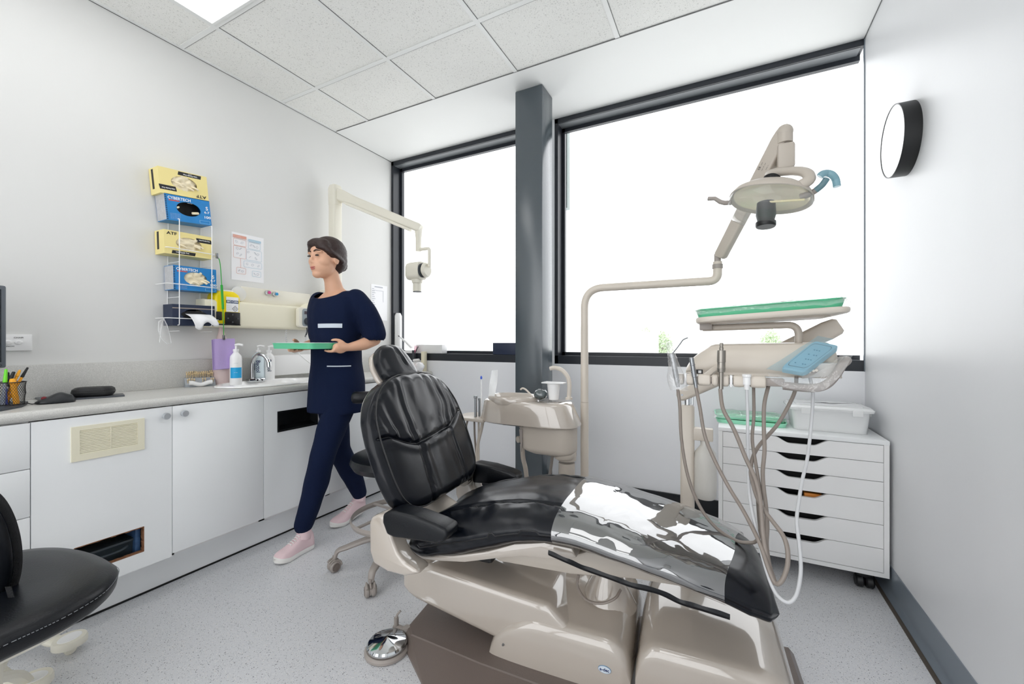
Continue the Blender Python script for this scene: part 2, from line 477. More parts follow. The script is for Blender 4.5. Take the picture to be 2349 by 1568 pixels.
# ceiling grid: T bars 24 mm wide with a fine shadow line painted dark along one side
gx = [-2.31 + .6 * k for k in range(5)]
gy = [1.77] + [1.19 - .6 * k for k in range(6)]
g = MB(); gd = MB()
for x in gx:
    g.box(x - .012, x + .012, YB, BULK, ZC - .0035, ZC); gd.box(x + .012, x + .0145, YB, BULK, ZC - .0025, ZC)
for y in gy:
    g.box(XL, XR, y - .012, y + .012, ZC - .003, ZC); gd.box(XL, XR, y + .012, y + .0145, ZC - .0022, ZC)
g.box(XL, XL + .018, YB, BULK, ZC - .004, ZC); g.box(XR - .018, XR, YB, BULK, ZC - .004, ZC)
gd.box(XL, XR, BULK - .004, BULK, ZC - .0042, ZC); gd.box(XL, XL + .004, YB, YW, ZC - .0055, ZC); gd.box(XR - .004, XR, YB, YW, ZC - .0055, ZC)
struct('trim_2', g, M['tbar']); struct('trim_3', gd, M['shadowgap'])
# skirtings
struct('baseboard_front', MB().box(CTX + .1, XR, YW - .010, YW, 0, .160).box(CTX + .1, XR, YW - .013, YW, .160, .166), M['blackskirt'])
struct('baseboard_right', MB().prism([(XR, 0), (XR - .022, 0), (XR - .008, .014), (XR - .004, .03), (XR - .004, .13), (XR, .13)], 'y', YB, YW - .014), M['bluegrey'])
struct('trim_4', MB().box(XR - .036, XR - .022, YB, YW - .014, 0, .004), M['brownseal'])
struct('column', MB().box(-1.2, -1.012, 2.374, 2.545, 0, ZC - .004, r=.006), M['column'])
# the strip of bright trim where the right wall meets the glazing
struct('trim_5', MB().box(XR - .004, XR, YW - .006, YW + .006, SILL, ZC - .003), M['bluegrey'])

def window(name, x0, x1, right=True):
    fr = MB(); t = .034; z0, z1 = SILL, ZC - .003; ya, yb = YW, YW + .088; fb = .07
    fr.box(x0, x1, ya, yb, z0, z0 + fb - .012); fr.box(x0, x1, ya, yb, z1 - t, z1)
    fr.box(x0, x0 + t * .75, ya, yb, z0, z1)
    if right: fr.box(x1 - t * .4, x1, ya, yb, z0, z1)
    w = struct(name, fr, M['alum'])
    sa = MB(); s0 = .028; yc = yb; yd = yb + .03
    sa.box(x0, x1, yc, yd, z0 + fb - .012, z0 + fb + .012); sa.box(x0, x1, yc, yd, z1 - t - s0, z1 - t)
    sa.box(x0, x0 + t + .012, yc, yd, z0, z1)
    if right: sa.box(x1 - .02, x1, yc, yd, z0, z1)
    obj('sash', sa, M['alum'], w)
    obj('soffit', MB().box(x0 + t * .75, x1 - t * .4, ya + .012, yb, z1 - t - .0015, z1 - t), M['alum_lit'], w)
    obj('pane', MB().box(x0 + .01, x1 - .01, yc + .012, yc + .016, z0 + .05, z1 - .05), M['glass'], w)
    return w
window('window_1', XL, WX1)
window('window_2', WX2, XR, False)

# ceiling lights (600 x 1200 troffers); the far one shows, three unseen ones are added for fill light
def troffer(x0, y0, label, w=.576, h=1.176):
    t = thing('ceiling_light', label, 'ceiling light', (x0 + w / 2, y0 + h / 2, ZC), group='troffers in the ceiling grid')
    f = MB(); b = .012
    for a in ((x0, x0 + b, y0, y0 + h), (x0 + w - b, x0 + w, y0, y0 + h), (x0 + b, x0 + w - b, y0, y0 + b), (x0 + b, x0 + w - b, y0 + h - b, y0 + h)):
        f.box(*a, ZC - .010, ZC - .0045)
    obj('frame', f, M['tbar'], t)
    obj('diffuser', MB().box(x0 + b, x0 + w - b, y0 + b, y0 + h - b, ZC - .008, ZC - .0045), M['panel'], t)
M['panel'] = mat('light_diffuser', 'ffffff', 0.6, emit=PANEL_EMIT)
troffer(-2.298, .59 - .588, 'glowing white ceiling panel set in the tile grid near the left wall')
troffer(-.498, .59 - .588, 'unseen glowing ceiling panel added above the camera near the right wall')
troffer(-2.298, .59 - 2.388, 'unseen glowing ceiling panel added at the back of the room by the left wall')
troffer(-.498, .59 - 2.388, 'unseen glowing ceiling panel added at the back of the room by the right wall')
# ============================================================ bench along the left wall
def plate_hole_x(mb, x0, x1, y0, y1, z0, z1, hy0, hy1, hz0, hz1):
    for (a, b, c, d) in ((y0, y1, z0, hz0), (y0, y1, hz1, z1), (y0, hy0, hz0, hz1), (hy1, y1, hz0, hz1)):
        mb.box(x0, x1, a, b, c, d)
    return mb
# worktop with a rolled front edge and an oval cut-out for the basin
BASIN = (-2.40, 1.535, .155, .250)               # centre x, y and half axes of the cut-out
bt = MB()
CTB = CTZ - .038
XW = XL + .002
prof = [(XW, CTZ), (CTX - .019, CTZ)] + [(CTX - .019 + .019 * math.sin(a), CTZ - .019 + .019 * math.cos(a)) for a in [PI * k / 8 for k in range(9)]] + [(XW, CTB)]
def strip(y0, y1): bt.prism([(p[0], p[1]) for p in prof], 'y', y0, y1)
by0, by1 = BASIN[1] - .36, BASIN[1] + .36
strip(-.35, by0); strip(by1, YW - .002)
xin = CTX + .0
rim = []; box_ = []
bx0, bx1 = XW, CTX - .0195
NB = 64
for k in range(NB):
    a = 2 * PI * k / NB
    rim.append((BASIN[0] + BASIN[2] * math.cos(a), BASIN[1] + BASIN[3] * math.sin(a)))
    c, s_ = math.cos(a), math.sin(a)
    tx = ((bx1 - BASIN[0]) if c > 0 else (BASIN[0] - bx0)) / max(abs(c), 1e-6)
    ty = .36 / max(abs(s_), 1e-6)
    t_ = min(tx, ty); box_.append((BASIN[0] + c * t_, BASIN[1] + s_ * t_))
for k in range(NB):
    j = (k + 1) % NB
    bt.quad((*box_[k], CTZ), (*box_[j], CTZ), (*rim[j], CTZ), (*rim[k], CTZ))
    bt.quad((*rim[k], CTZ), (*rim[j], CTZ), (*rim[j], CTB), (*rim[k], CTB))
nose = [p for p in prof if p[0] > CTX - .003]
bt.prism([(CTX - .02, CTZ)] + [p for p in prof[2:-1]] + [(CTX - .02, CTB)], 'y', by0, by1)
rx = CTX
wt = thing('worktop', 'grey speckled laminate worktop running along the left wall under the glove rack', 'worktop', (XL, 1.2, CTZ))
obj('top', bt, M['lam'], wt)
obj('upstand', MB().box(XW, XL + .016, -.35, YW, CTZ, 1.022, r=.002), M['lam'], wt)

# basin: oval white rim and bowl
bs = thing('basin', 'oval white basin set into the grey worktop', 'basin', (BASIN[0], BASIN[1], CTZ))
pr = [(1.16, .0015), (1.15, .008), (1.10, .013), (1.02, .010), (.97, -.004), (.93, -.05), (.80, -.11), (.5, -.135), (.08, -.140), (0, -.140)]
mb = MB(); rg = [[(BASIN[0] + BASIN[2] * q * math.cos(2 * PI * k / 64), BASIN[1] + BASIN[3] * q * math.sin(2 * PI * k / 64), CTZ + h) for k in range(64)] for q, h in pr]
mb.loft(rg[:-1], cap=False); mb.poly(rg[-2])
obj('bowl', mb, M['gloss_white'], bs)
obj('plughole', MB().cyl((BASIN[0], BASIN[1], CTZ - .1395), (BASIN[0], BASIN[1], CTZ - .136), .022), M['chrome'], bs)

# sensor tap: chrome gooseneck on an oblong base
tp = thing('basin_tap', 'chrome gooseneck tap curving over the basin', 'tap', on_x(586, 868, -2.555))
tp.location.z = CTZ
tb = tp.location.copy()
obj('base', MB().box(tb.x - .02, tb.x + .02, tb.y - .05, tb.y + .05, CTZ, CTZ + .024, r=.006), M['chrome'], tp)
pth = [tb + Vector((0, -.02, .02)), tb + Vector((0, -.02, .11)), tb + Vector((.012, -.015, .145)), tb + Vector((.035, -.005, .17)), tb + Vector((.065, .008, .165)), tb + Vector((.088, .018, .14)), tb + Vector((.096, .022, .112))]
obj('spout', MB().tube(pth, .0105, 14, smooth=6), M['chrome'], tp)
obj('nozzle', MB().cyl(pth[-1] + Vector((0, 0, .012)), pth[-1] + Vector((.004, 0, -.018)), .0125), M['chrome'], tp)
for dy in (-.0, .03):
    obj('sensor', MB().cyl(tb + Vector((.0195, dy, .013)), tb + Vector((.0215, dy, .013)), .005, seg=12), M['black'], tp)

# kickboard and the carcasses
KX = -2.308
struct('trim_6', MB().box(KX - .016, KX, -.35, YW - .02, .004, .20).box(KX, KX + .003, -.35, YW - .02, 0, .006, ), M['white'])
struct('trim_7', MB().box(KX, KX + .005, -.35, YW - .02, 0, .0075), M['matblack'])
DB, DT = .176, .8335                               # door bottom and top
G = .0013
def cupboard(name, y0, y1, label, cat='cupboard'):
    t = thing(name, label, cat, (XL, (y0 + y1) / 2, 0), group='base cupboards under the worktop')
    c = MB(); w = .016; xb = XL + .02; xf = DOORX - .0205
    c.box(xb, xf, y0, y0 + w, .16, .725).box(xb, xf, y1 - w, y1, .16, CTB - .001).box(xb, xb + .006, y0, y1, .16, .725)
    c.box(xb, xf, y0, y1, .16, .176)
    obj('carcass', c, M['white2'], t)
    return t
def knob(y, z, par):
    m = MB().lathe([(.007, 0), (.007, .010), (.0135, .013), (.0145, .020), (.0145, .028), (.0125, .031), (0, .031)], c=(DOORX, y, z), axis=(1, 0, 0), seg=24)
    obj('knob', m, M['knob'], par)
y1_, y2_, y3_, y4_, y5_ = .534, .960, 1.374, 1.79, 2.215
# drawer stack at the near end
t = cupboard('drawer_unit', .10, y1_, 'white three-drawer base unit at the near end of the bench', 'drawer unit')
zs = [DB, .412, .636, DT]
zs = [DB, on_x(70, 1185, DOORX).z, on_x(70, 1075, DOORX).z, DT]
for k in range(3):
    obj('drawer', MB().box(DOORX - .018, DOORX, .10 + G, y1_ - G, zs[k] + G, zs[k + 1] - G, r=.0012), M['white'], t)
# vented door with a rough cut-out
t = cupboard('cupboard', y1_, y2_, 'white cupboard with a cream vent and a ragged cut-out low in its door')
hy0, hy1, hz0, hz1 = .645, .858, .232, .337
vy0, vy1, vz0, vz1 = .6355, .858, .666, .798
dm = MB(); plate_hole_x(dm, DOORX - .018, DOORX, y1_ + G, y2_ - G, DB - .012, .60, hy0, hy1, hz0, hz1)
dm.box(DOORX - .018, DOORX, y1_ + G, y2_ - G, .60, DT)
d = obj('door', dm, M['white'], t)
knob(on_x(376, 953, DOORX).y, on_x(376, 953, DOORX).z, d)
rw = MB(); rr = random.Random(3)
def ragged(pts, dn):
    pass
ed = []
for (a, b) in (((hy0, hz1), (hy1, hz1)), ((hy1, hz1), (hy1, hz0)), ((hy1, hz0), (hy0, hz0)), ((hy0, hz0), (hy0, hz1))):
    for k in range(14):
        q = k / 14
        ed.append((lerp(a[0], b[0], q), lerp(a[1], b[1], q)))
for k in range(len(ed)):
    a, b = ed[k], ed[(k + 1) % len(ed)]
    e1 = rr.uniform(.001, .004)
    cy, cz = (hy0 + hy1) / 2, (hz0 + hz1) / 2
    rw.box(DOORX - .018, DOORX - .0004, min(a[0], b[0]) - (.001 if a[0] == b[0] else 0), max(a[0], b[0]) + (.001 if a[0] == b[0] else 0), min(a[1], b[1]) - (e1 if a[1] == b[1] and a[1] < cz else 0.0005), max(a[1], b[1]) + 0.0005) if False else None
    if abs(a[1] - b[1]) < 1e-6:
        s_ = 1 if a[1] < cz else -1
        rw.box(DOORX - .018, DOORX + .0006, min(a[0], b[0]), max(a[0], b[0]), a[1] - s_ * .0005 * 2, a[1] + s_ * e1)
    else:
        s_ = 1 if a[0] < cy else -1
        rw.box(DOORX - .018, DOORX + .0006, a[0] - s_ * .001, a[0] + s_ * e1, min(a[1], b[1]), max(a[1], b[1]))
M['chip'] = mat('raw_chipboard', '8a5f43', 0.9, bump=0.8, bscale=200, var=0.3, vscale=120)
obj('cut_edge', rw, M['chip'], d, smooth=False)
vf = MB(); fw = .0235
plate_hole_x(vf, DOORX, DOORX + .007, vy0, vy1, vz0, vz1, vy0 + fw, vy1 - fw, vz0 + fw, vz1 - fw * .7)
vf.box(DOORX + .001, DOORX + .0065, (vy0 + vy1) / 2 + .001, (vy0 + vy1) / 2 + .004, vz0 + fw, vz1 - fw * .7)
nl = 15; zz0 = vz0 + fw; zz1 = vz1 - fw * .7
for k in range(nl):
    z = lerp(zz0, zz1, (k + .5) / nl)
    vf.prism([(DOORX + .0005, z + .0035), (DOORX + .006, z - .003), (DOORX + .0065, z - .0015), (DOORX + .0012, z + .0045)], 'y', vy0 + fw, vy1 - fw)
v = obj('vent', vf, M['cream'], d, sharp=20)
# tub seen through the cut-out
tub = thing('storage_tub', 'dark translucent storage tub inside the cupboard, seen through the ragged cut-out', 'tub', (-2.42, .755, .1765))
M['smoke'] = mat('smoky_plastic', '3c454b', 0.25, var=0.05)
mb = MB(); mb.loft([[(-2.42 + x, .755 + y, z) for x, y in rrect(w, l, .02)] for w, l, z in ((.30, .20, .177), (.33, .22, .275), (.345, .235, .276), (.345, .235, .284), (.32, .21, .286))])
obj('body', mb, M['smoke'], tub)
obj('handle', MB().tube([(-2.245, .69, .262), (-2.236, .72, .255), (-2.236, .79, .255), (-2.245, .82, .262)], .006, 8, smooth=4), M['smoke'], tub)
mb = MB().ball((-2.228, .805, .208), .012, .026, .018, 18)
single('sponge', mb, mat('lime_sponge', 'b6c83a', 0.8), 'lime green sponge beside the dark tub behind the ragged cut-out', 'sponge', origin=(-2.228, .805, .19))
single('carton', MB().box(-2.40, -2.235, .842, .86, .1765, .33, r=.002), mat('bottle_label', '41628c', 0.5, var=.4, vscale=80), 'narrow blue carton standing beside the dark tub behind the ragged cut-out', 'carton', origin=(-2.3, .85, .1765))
# plain door with a knob
t = cupboard('cupboard', y2_, y3_, 'plain white cupboard with one knob beside the vented door')
d = obj('door', MB().box(DOORX - .018, DOORX, y2_ + G, y3_ - G, DB, DT, r=.0012), M['white'], t)
knob(on_x(418, 947, DOORX).y, on_x(418, 947, DOORX).z, d)
# sink cupboard with a black recessed slot
t = cupboard('sink_cupboard', y3_, y4_, 'white cupboard with a black slot in its door below the basin')
sy0, sy1, sz0, sz1 = 1.453, 1.70, .626, .733
dm = MB(); plate_hole_x(dm, DOORX - .018, DOORX, y3_ + G, y4_ - G, DB, DT, sy0, sy1, sz0, sz1)
d = obj('door', dm, M['white'], t)
sl = MB()
plate_hole_x(sl, DOORX - .001, DOORX + .003, sy0 - .004, sy1 + .004, sz0 - .004, sz1 + .004, sy0 + .006, sy1 - .006, sz0 + .006, sz1 - .004)
sl.prism([(DOORX - .002, sz0 + .003), (DOORX - .06, sz0 + .02), (DOORX - .06, sz1), (DOORX - .064, sz1), (DOORX - .064, sz0 + .014), (DOORX - .002, sz0 - .001)], 'y', sy0 + .002, sy1 - .002)
sl.box(DOORX - .062, DOORX, sy0 + .001, sy0 + .004, sz0, sz1); sl.box(DOORX - .062, DOORX, sy1 - .004, sy1 - .001, sz0, sz1); sl.box(DOORX - .062, DOORX, sy0, sy1, sz1 - .003, sz1 - .0005)
obj('slot', sl, M['black'], d)
t = cupboard('cupboard', y4_, y5_, 'plain white cupboard behind the walking person')
obj('door', MB().box(DOORX - .018, DOORX, y4_ + G, y5_ - G, DB, DT, r=.0012), M['white'], t)
# end unit below the return
t = thing('cupboard', 'white end cupboard under the window beyond the walking person', 'cupboard', (-2.1, 2.6, 0), group='base cupboards under the worktop')
obj('carcass', MB().box(-2.60, DOORX - .0205, y5_, y5_ + .016, .16, .82).box(-2.60, DOORX - .0205, 2.76, 2.776, .16, .82).box(-2.6, DOORX - .0205, y5_, 2.776, .16, .176), M['white2'], t)
obj('door', MB().box(DOORX - .018, DOORX, y5_ + G, 2.64, DB, DT, r=.0012), M['white'], t)
obj('filler_panel', MB().box(DOORX - .018, DOORX - .001, 2.643, 2.782, .01, CTB - .001, r=.001), M['white'], t)

# ============================================================ chest of shallow drawers under the window
CX0, CX1, CY0, CY1 = -.037, .635, 2.38, 2.782
CZ0, CZ1 = .082, .685
ch = thing('drawer_chest', 'white six-drawer chest on castors in the corner under the window', 'chest of drawers', ((CX0 + CX1) / 2, (CY0 + CY1) / 2, 0))
c = MB(); w = .019
c.box(CX0, CX0 + w, CY0, CY1, CZ0, CZ1 - w).box(CX1 - w, CX1, CY0, CY1, CZ0, CZ1 - w).box(CX0 + w, CX1 - w, CY0 + .0, CY1, CZ0, CZ0 + w).box(CX0 + w, CX1 - w, CY1 - .008, CY1, CZ0 + w, CZ1 - w)
obj('carcass', c, M['white2'], ch)
obj('top', MB().box(CX0 - .001, CX1 + .001, CY0 - .001, CY1, CZ1 - w, CZ1, r=.0015), M['white'], ch)
zt = CZ1 - w - .001; bounds = [.103, .208, .313, .418, .503, .588, zt]
xc0, xc1 = .205, .425
for k in range(6):
    z0, z1 = bounds[k] + .001, bounds[k + 1] - .0015
    dpt = .028 if k > 0 else .028
    sc = []
    for q in range(13):
        a = q / 12; sc.append((lerp(xc0, xc0 + .065, a), z1 - dpt * (a * a * (3 - 2 * a))))
    sc2 = [(xc0 + xc1 - p[0], p[1]) for p in sc[::-1]]
    poly = [(CX0 + w + .0015, z0), (CX1 - w - .0015, z0), (CX1 - w - .0015, z1)] + [p for p in sc2[::-1]][0:0] + list(reversed(sc2)) + list(reversed(sc)) + [(CX0 + w + .0015, z1)]
    poly = [(CX0 + w + .0015, z0), (CX1 - w - .0015, z0), (CX1 - w - .0015, z1)] + sc2[::-1] + sc[::-1] + [(CX0 + w + .0015, z1)]
    d = obj('drawer', MB().prism(poly, 'y', CY0 + .001, CY0 + .018), M['white2'], ch, sharp=25)
    bk = .05 if k == 2 else .012
    obj('finger_recess', MB().box(xc0 - .06, xc1 + .06, CY0 + .019, CY0 + .0195 + .002, z0 + .002, z1 - .03) .box(xc0 - .05, xc1 + .05, CY0 + .06 + bk, CY0 + .063 + bk, z1 - .045, z1).box(xc0 - .05, xc1 + .05, CY0 + .0215, CY0 + .06 + bk, z1 - .045, z1 - .042).box(xc0 - .05, xc1 + .05, CY0 + .019, CY0 + .06 + bk, z1 - .001, z1), M['matblack'], d)
for (x, y) in ((CX1 - .075, CY0 + .055), (CX0 + .075, CY0 + .055), (CX1 - .075, CY1 - .06), (CX0 + .075, CY1 - .06)):
    cs = obj('castor', MB().box(x - .03, x + .03, y - .015, y + .03, .045, CZ0, r=.008), M['black'], ch)
    obj('wheel', MB().cyl((x - .034, y, .029), (x - .003, y, .029), .029, bev=.006).cyl((x + .003, y, .029), (x + .034, y, .029), .029, bev=.006), M['black'], cs)
ob = MB().box(.33, .40, CY0 + .026, CY0 + .066, .376, .402, r=.002)
single('orange_box', ob, mat('orange_card', 'd9862c', 0.5), 'small orange box glimpsed in the handle slot of the third drawer up', 'box', origin=(.365, CY0 + .045, .376))
# ============================================================ the dental chair; local X runs towards the toes, local Y towards the window
CO, CA = Vector((-.5, 1.40, 0)), R(4.5)
chair = thing('dental_chair', 'reclined black upholstered dental chair on a glossy beige base, clear cover on its legrest', 'dental chair', CO, CA)
def gs(x, w): return math.exp(-(x / w) ** 2)
def nz3(x, y, z): return noise.noise(Vector((x, y, z)))

# ---- seat and legrest cushion
SX = [-.50, -.46, -.38, -.26, -.14, -.04, .06, .20, .42, .54, .59, .618]
STOP = [.478, .497, .535, .568, .596, .606, .602, .578, .530, .494, .468, .43]
SBOT = [.362, .358, .374, .414, .462, .492, .500, .482, .436, .395, .368, .345]
SW = [.235, .245, .25, .25, .25, .25, .248, .245, .236, .215, .185, .125]
def sec(w, h, c, s_):
    if s_ > 0:
        y = w * math.copysign(abs(c) ** .62, c); z = h * abs(s_) ** .72
        y *= 1 - .14 * z / h
    else:
        y = w * math.copysign(abs(c) ** .34, c); z = -h * abs(s_) ** .55
        y *= 1 - .07 * (-z / h) ** 2
    return y, z
def cush_ring(X, n=224):
    top = cinterp(X, SX, STOP); bot = cinterp(X, SX, SBOT); w = interp(X, SX, SW)
    e = 1.0
    if X < -.47: e = math.sqrt(max(0, 1 - ((-.47 - X) / .034) ** 2)) * .35 + .65
    if X > .57: e = math.sqrt(max(.02, 1 - ((X - .57) / .0495) ** 2))
    mid = (top + bot) / 2; h = (top - bot) / 2 * e
    out = []
    for k in range(n):
        th = 2 * PI * k / n
        c, s_ = math.cos(th), math.sin(th)
        y, z = sec(w, h, c, s_)
        # flat crown
        p = [X, y, mid + z]
        up = max(0, s_)
        if up > 0:
            d = 0
            if X < .1:
                d -= .0085 * gs(abs(y) - .145, .007) * min(1, up * 2)
                d += .004 * gs(y, .07) * up * math.sin(PI * min(1, max(0, (X + .5) / .6)))
            # rear hollow between the side bolsters
            d -= .022 * gs(y, .11) * gs(X + .50, .11)
            d += .0035 * nz3(X * 9, y * 16, 3) * up
            d += .004 * nz3(X * 30 + y * 8, y * 26, 1.7) * gs(abs(y) - .16, .05) * (1 if X < .05 else .4)
            p[2] += d
        else:
            p[2] += .003 * nz3(X * 14, y * 10, 9)
        # side seam
        sd = gs(s_ + .15, .10) * (1 if abs(c) > .5 else 0)
        p[1] -= math.copysign(.004, c) * sd
        p[1] += .0018 * nz3(X * 22 + p[2] * 30, c * 3, 5.5) * abs(c)
        out.append(tuple(p))
    return out
xs = [lerp(-.503, .6192, (i / 240)) for i in range(241)]
mb = MB(); mb.loft([cush_ring(x) for x in xs])
seat = obj('seat_cushion', mb, M['leather'], chair, local=True, sharp=0)
def top_at(X, y):
    rg = cush_ring(X, 192); best = None
    for p in rg[:97]:
        d = abs(p[1] - y)
        if best is None or d < best[0]: best = (d, p)
    return best[1]
for sgn in (-1, 1):
    mb = MB()
    pts = []
    for i in range(60):
        X = lerp(-.45, .03, i / 59); p = top_at(X, sgn * .145)
        pts.append((p[0], p[1], p[2] - .0005 + .0012 * math.sin(i * 2.3)))
    mb.tube(pts, .0022, 6)
    obj('piping', mb, M['seam'], seat, local=True)
def side_at(X, sgn):
    rg = cush_ring(X, 192); z_ = lerp(cinterp(X, SX, SBOT), cinterp(X, SX, STOP), .46)
    return min((p for p in rg if p[1] * sgn > .1), key=lambda p: abs(p[2] - z_))
for sgn in (-1, 1):
    mb = MB(); mb.tube([side_at(lerp(-.47, .02, i / 50), sgn) for i in range(51)], .0026, 6)
    obj('side_seam', mb, M['seam'], seat, local=True)
# clear sleeve over the legrest
CX_A, CX_B = .028, .525
mb = MB(); grid = []
for i in range(70):
    t = i / 69; 
    row = []
    for j in range(61):
        th = lerp(-.62, PI + .62, j / 60)
        X0_ = lerp(CX_A, CX_B, t); X = X0_ + t * .036 * math.cos(th)
        rg = None
        k = th % (2 * PI)
        top = cinterp(X, SX, STOP); bot = cinterp(X, SX, SBOT); w = interp(X, SX, SW)
        mid = (top + bot) / 2; h = (top - bot) / 2
        c, s_ = math.cos(th), math.sin(th)
        y, z = sec(w, h, c, s_)
        o_ = .0045 + .005 * max(0, nz3(X * 9, th * 2.0, 2)) + .0012 * nz3(X * 22 + th * 3, th * 4, 7)
        if s_ > 0 and t > .3: o_ += .006 * max(0, nz3(X * 7 + 3, y * 9, 4))
        row.append((X + .01 * c, y + c * o_, mid + z + (s_ * .6 + .4) * o_))
    grid.append(row)
mb.sheet(grid)
obj('leg_cover', mb, M['legfilm'], chair, local=True, sharp=0, label='clear glossy plastic cover over the legrest')

# ---- backrest
BB, BT_ = Vector((-.515, 0, .510)), Vector((-.712, 0, .985))
bax = (BT_ - BB); BL = bax.length; bax.normalize()
bnx = Vector((bax.z, 0, -bax.x))                  # faces the toes and up
BS = [0, .012, .035, .08, .16, .25, .34, .40, .44, .475, .497, .507]
BWd = [.15, .215, .258, .288, .302, .305, .296, .270, .236, .182, .120, .055]
def back_pt(s_, y, d): return BB + bax * s_ + Vector((0, y, 0)) + bnx * d
mb = MB(); rings = []
for i in range(211):
    q = i / 210; s_ = .507 * q
    w = cinterp(s_, BS, BWd)
    e = min(1, math.sqrt(max(0, 1 - ((.04 - s_) / .045) ** 2)) if s_ < .04 else 1, math.sqrt(max(0, 1 - ((s_ - .45) / .06) ** 2)) if s_ > .45 else 1)
    h = .052 * (.25 + .75 * e); ring = []
    n = 272
    for k in range(n):
        th = 2 * PI * k / n; c, sn = math.cos(th), math.sin(th)
        y = w * math.copysign(abs(c) ** .55, c); d = h * math.copysign(abs(sn) ** .62, sn)
        if sn > 0:
            a = abs(y)
            d += .012 * (1 - (a / .28) ** 2) * e
            # hollowed for the back
            # seams: the crosswise one dips in the middle, two run down from it
            sc = .235 + .055 * min(1, max(0, (a - .12) / .12)) ** 1.3 + .012 * math.sin(y * 9)
            f = min(1, sn * 3) * min(1, max(0, (.295 - a) / .02))
            d -= .0115 * gs(s_ - sc, .006) * f; d += .004 * gs(abs(s_ - sc) - .022, .016) * f
            if s_ < sc:
                vs = .115 + .05 * (sc - s_) 
                d -= .0105 * gs(a - vs, .0055) * f
            # gathers fanning from the crosswise seam
            if s_ > sc:
                env = math.exp(-(s_ - sc) / .16) * min(1, (s_ - sc) / .015)
                d += .0068 * env * math.sin(y * 105 + 2.2 * nz3(y * 14, s_ * 7, 1) * 2) * f * (1 if a < .2 else max(0, 1 - (a - .2) / .07))
            else:
                env = math.exp(-(sc - s_) / .13) * min(1, (sc - s_) / .015)
                if a < .11: d += .0055 * env * math.sin(y * 120 + 3 * nz3(y * 12, s_ * 6, 4)) * f
            d += .002 * nz3(y * 10, s_ * 10, 8) * f
            d += .004 * gs(s_ - .42, .05) * math.sin(y * 90) * f * .6
        # the boxing strip: a groove each side
        y -= math.copysign(.004, c) * gs(abs(sn) - .42, .09) * (1 if abs(c) > .6 else 0)
        if abs(c) > .8: y += .0012 * nz3(s_ * 26, d * 40, 3)
        ring.append(tuple(back_pt(s_, y, d)))
    rings.append(ring)
mb.loft(rings)
back = obj('backrest', mb, M['leather'], chair, local=True, sharp=0)
# piping round the front edge of the back
pts = []
N_ = 120
edge = []
for i in range(61):
    s_ = .507 * i / 60 * .985 + .004
    edge.append((s_, cinterp(s_, BS, BWd)))
loop = [(s_, -w) for s_, w in edge] + [(s_, w) for s_, w in edge[::-1]]
mb = MB(); mb.tube([back_pt(s_, y * .925, .0365) for s_, y in loop], .0032, 6, closed=True)
obj('piping', mb, M['seam'], back, local=True)
# shell behind the back
mb = MB(); rings = []
for i in range(41):
    s_ = lerp(.0, .50, i / 40); w = cinterp(s_, BS, BWd) * .84
    rings.append([tuple(back_pt(s_, y, d - .058)) for y, d in superell(w, .022, 3.2, 40)])
mb.loft(rings)
obj('back_shell', mb, M['beige'], chair, local=True)
# ---- headrest
HB, HT = Vector((-.700, 0, .948)), Vector((-.812, 0, 1.098))
hax = (HT - HB); HL = hax.length; hax.normalize(); hnx = Vector((hax.z, 0, -hax.x))
HS = [0, .010, .03, .06, .10, .14, .165, .18, .1872]
HW = [.045, .074, .094, .103, .099, .082, .062, .040, .012]
mb = MB(); rings = []
for i in range(121):
    s_ = .1872 * i / 120; w = cinterp(s_, HS, HW)
    e = min(math.sqrt(max(.03, 1 - ((.03 - s_) / .031) ** 2)) if s_ < .03 else 1, math.sqrt(max(.03, 1 - ((s_ - .14) / .0475) ** 2)) if s_ > .14 else 1)
    ring = []
    for k in range(150):
        th = 2 * PI * k / 150; c, sn = math.cos(th), math.sin(th)
        y = w * math.copysign(abs(c) ** .7, c); d = .040 * e * math.copysign(abs(sn) ** .75, sn)
        if sn > 0:
            d += .010 * e * (1 - (y / .105) ** 2)
            d -= .014 * gs(y - .004 + .16 * (s_ - .09), .005) * gs(s_ - .095, .040); d += .003 * gs(abs(y - .004 + .16 * (s_ - .09)) - .014, .010) * gs(s_ - .095, .05)
            d += .003 * math.sin(y * 140) * gs(s_ - .10, .05) * gs(y, .03)
            d -= .004 * gs(s_ - .165, .012) * gs(y + .02, .03)
        ring.append(tuple(HB + hax * s_ + Vector((0, y, 0)) + hnx * d))
    rings.append(ring)
mb.loft(rings)
head = obj('headrest', mb, M['leather'], chair, local=True, sharp=0)
mb = MB(); rings = []
for i in range(25):
    s_ = .178 * i / 24 + .004; w = cinterp(s_, HS, HW) * .90
    rings.append([tuple(HB + hax * s_ + Vector((0, y, 0)) + hnx * (d - .046)) for y, d in superell(w, .022, 2.6, 32)])
mb.loft(rings)
obj('headrest_shell', mb, M['beige'], head, local=True)
mb = MB().box(-.03, .03, -.018, .018, -.16, .06, r=.008)
mb.xf(Matrix.Translation(HB - hnx * .05 + hax * .02) @ frame((0, 0, 0), (0, 1, 0), hnx).to_3x3().to_4x4() @ Matrix(((1, 0, 0, 0), (0, 1, 0, 0), (0, 0, 1, 0), (0, 0, 0, 1))))
obj('headrest_mount', MB().tube([HB - hnx * .062 - hax * .10, HB - hnx * .062 + hax * .09], .022, 12), M['beige2'], head, local=True)
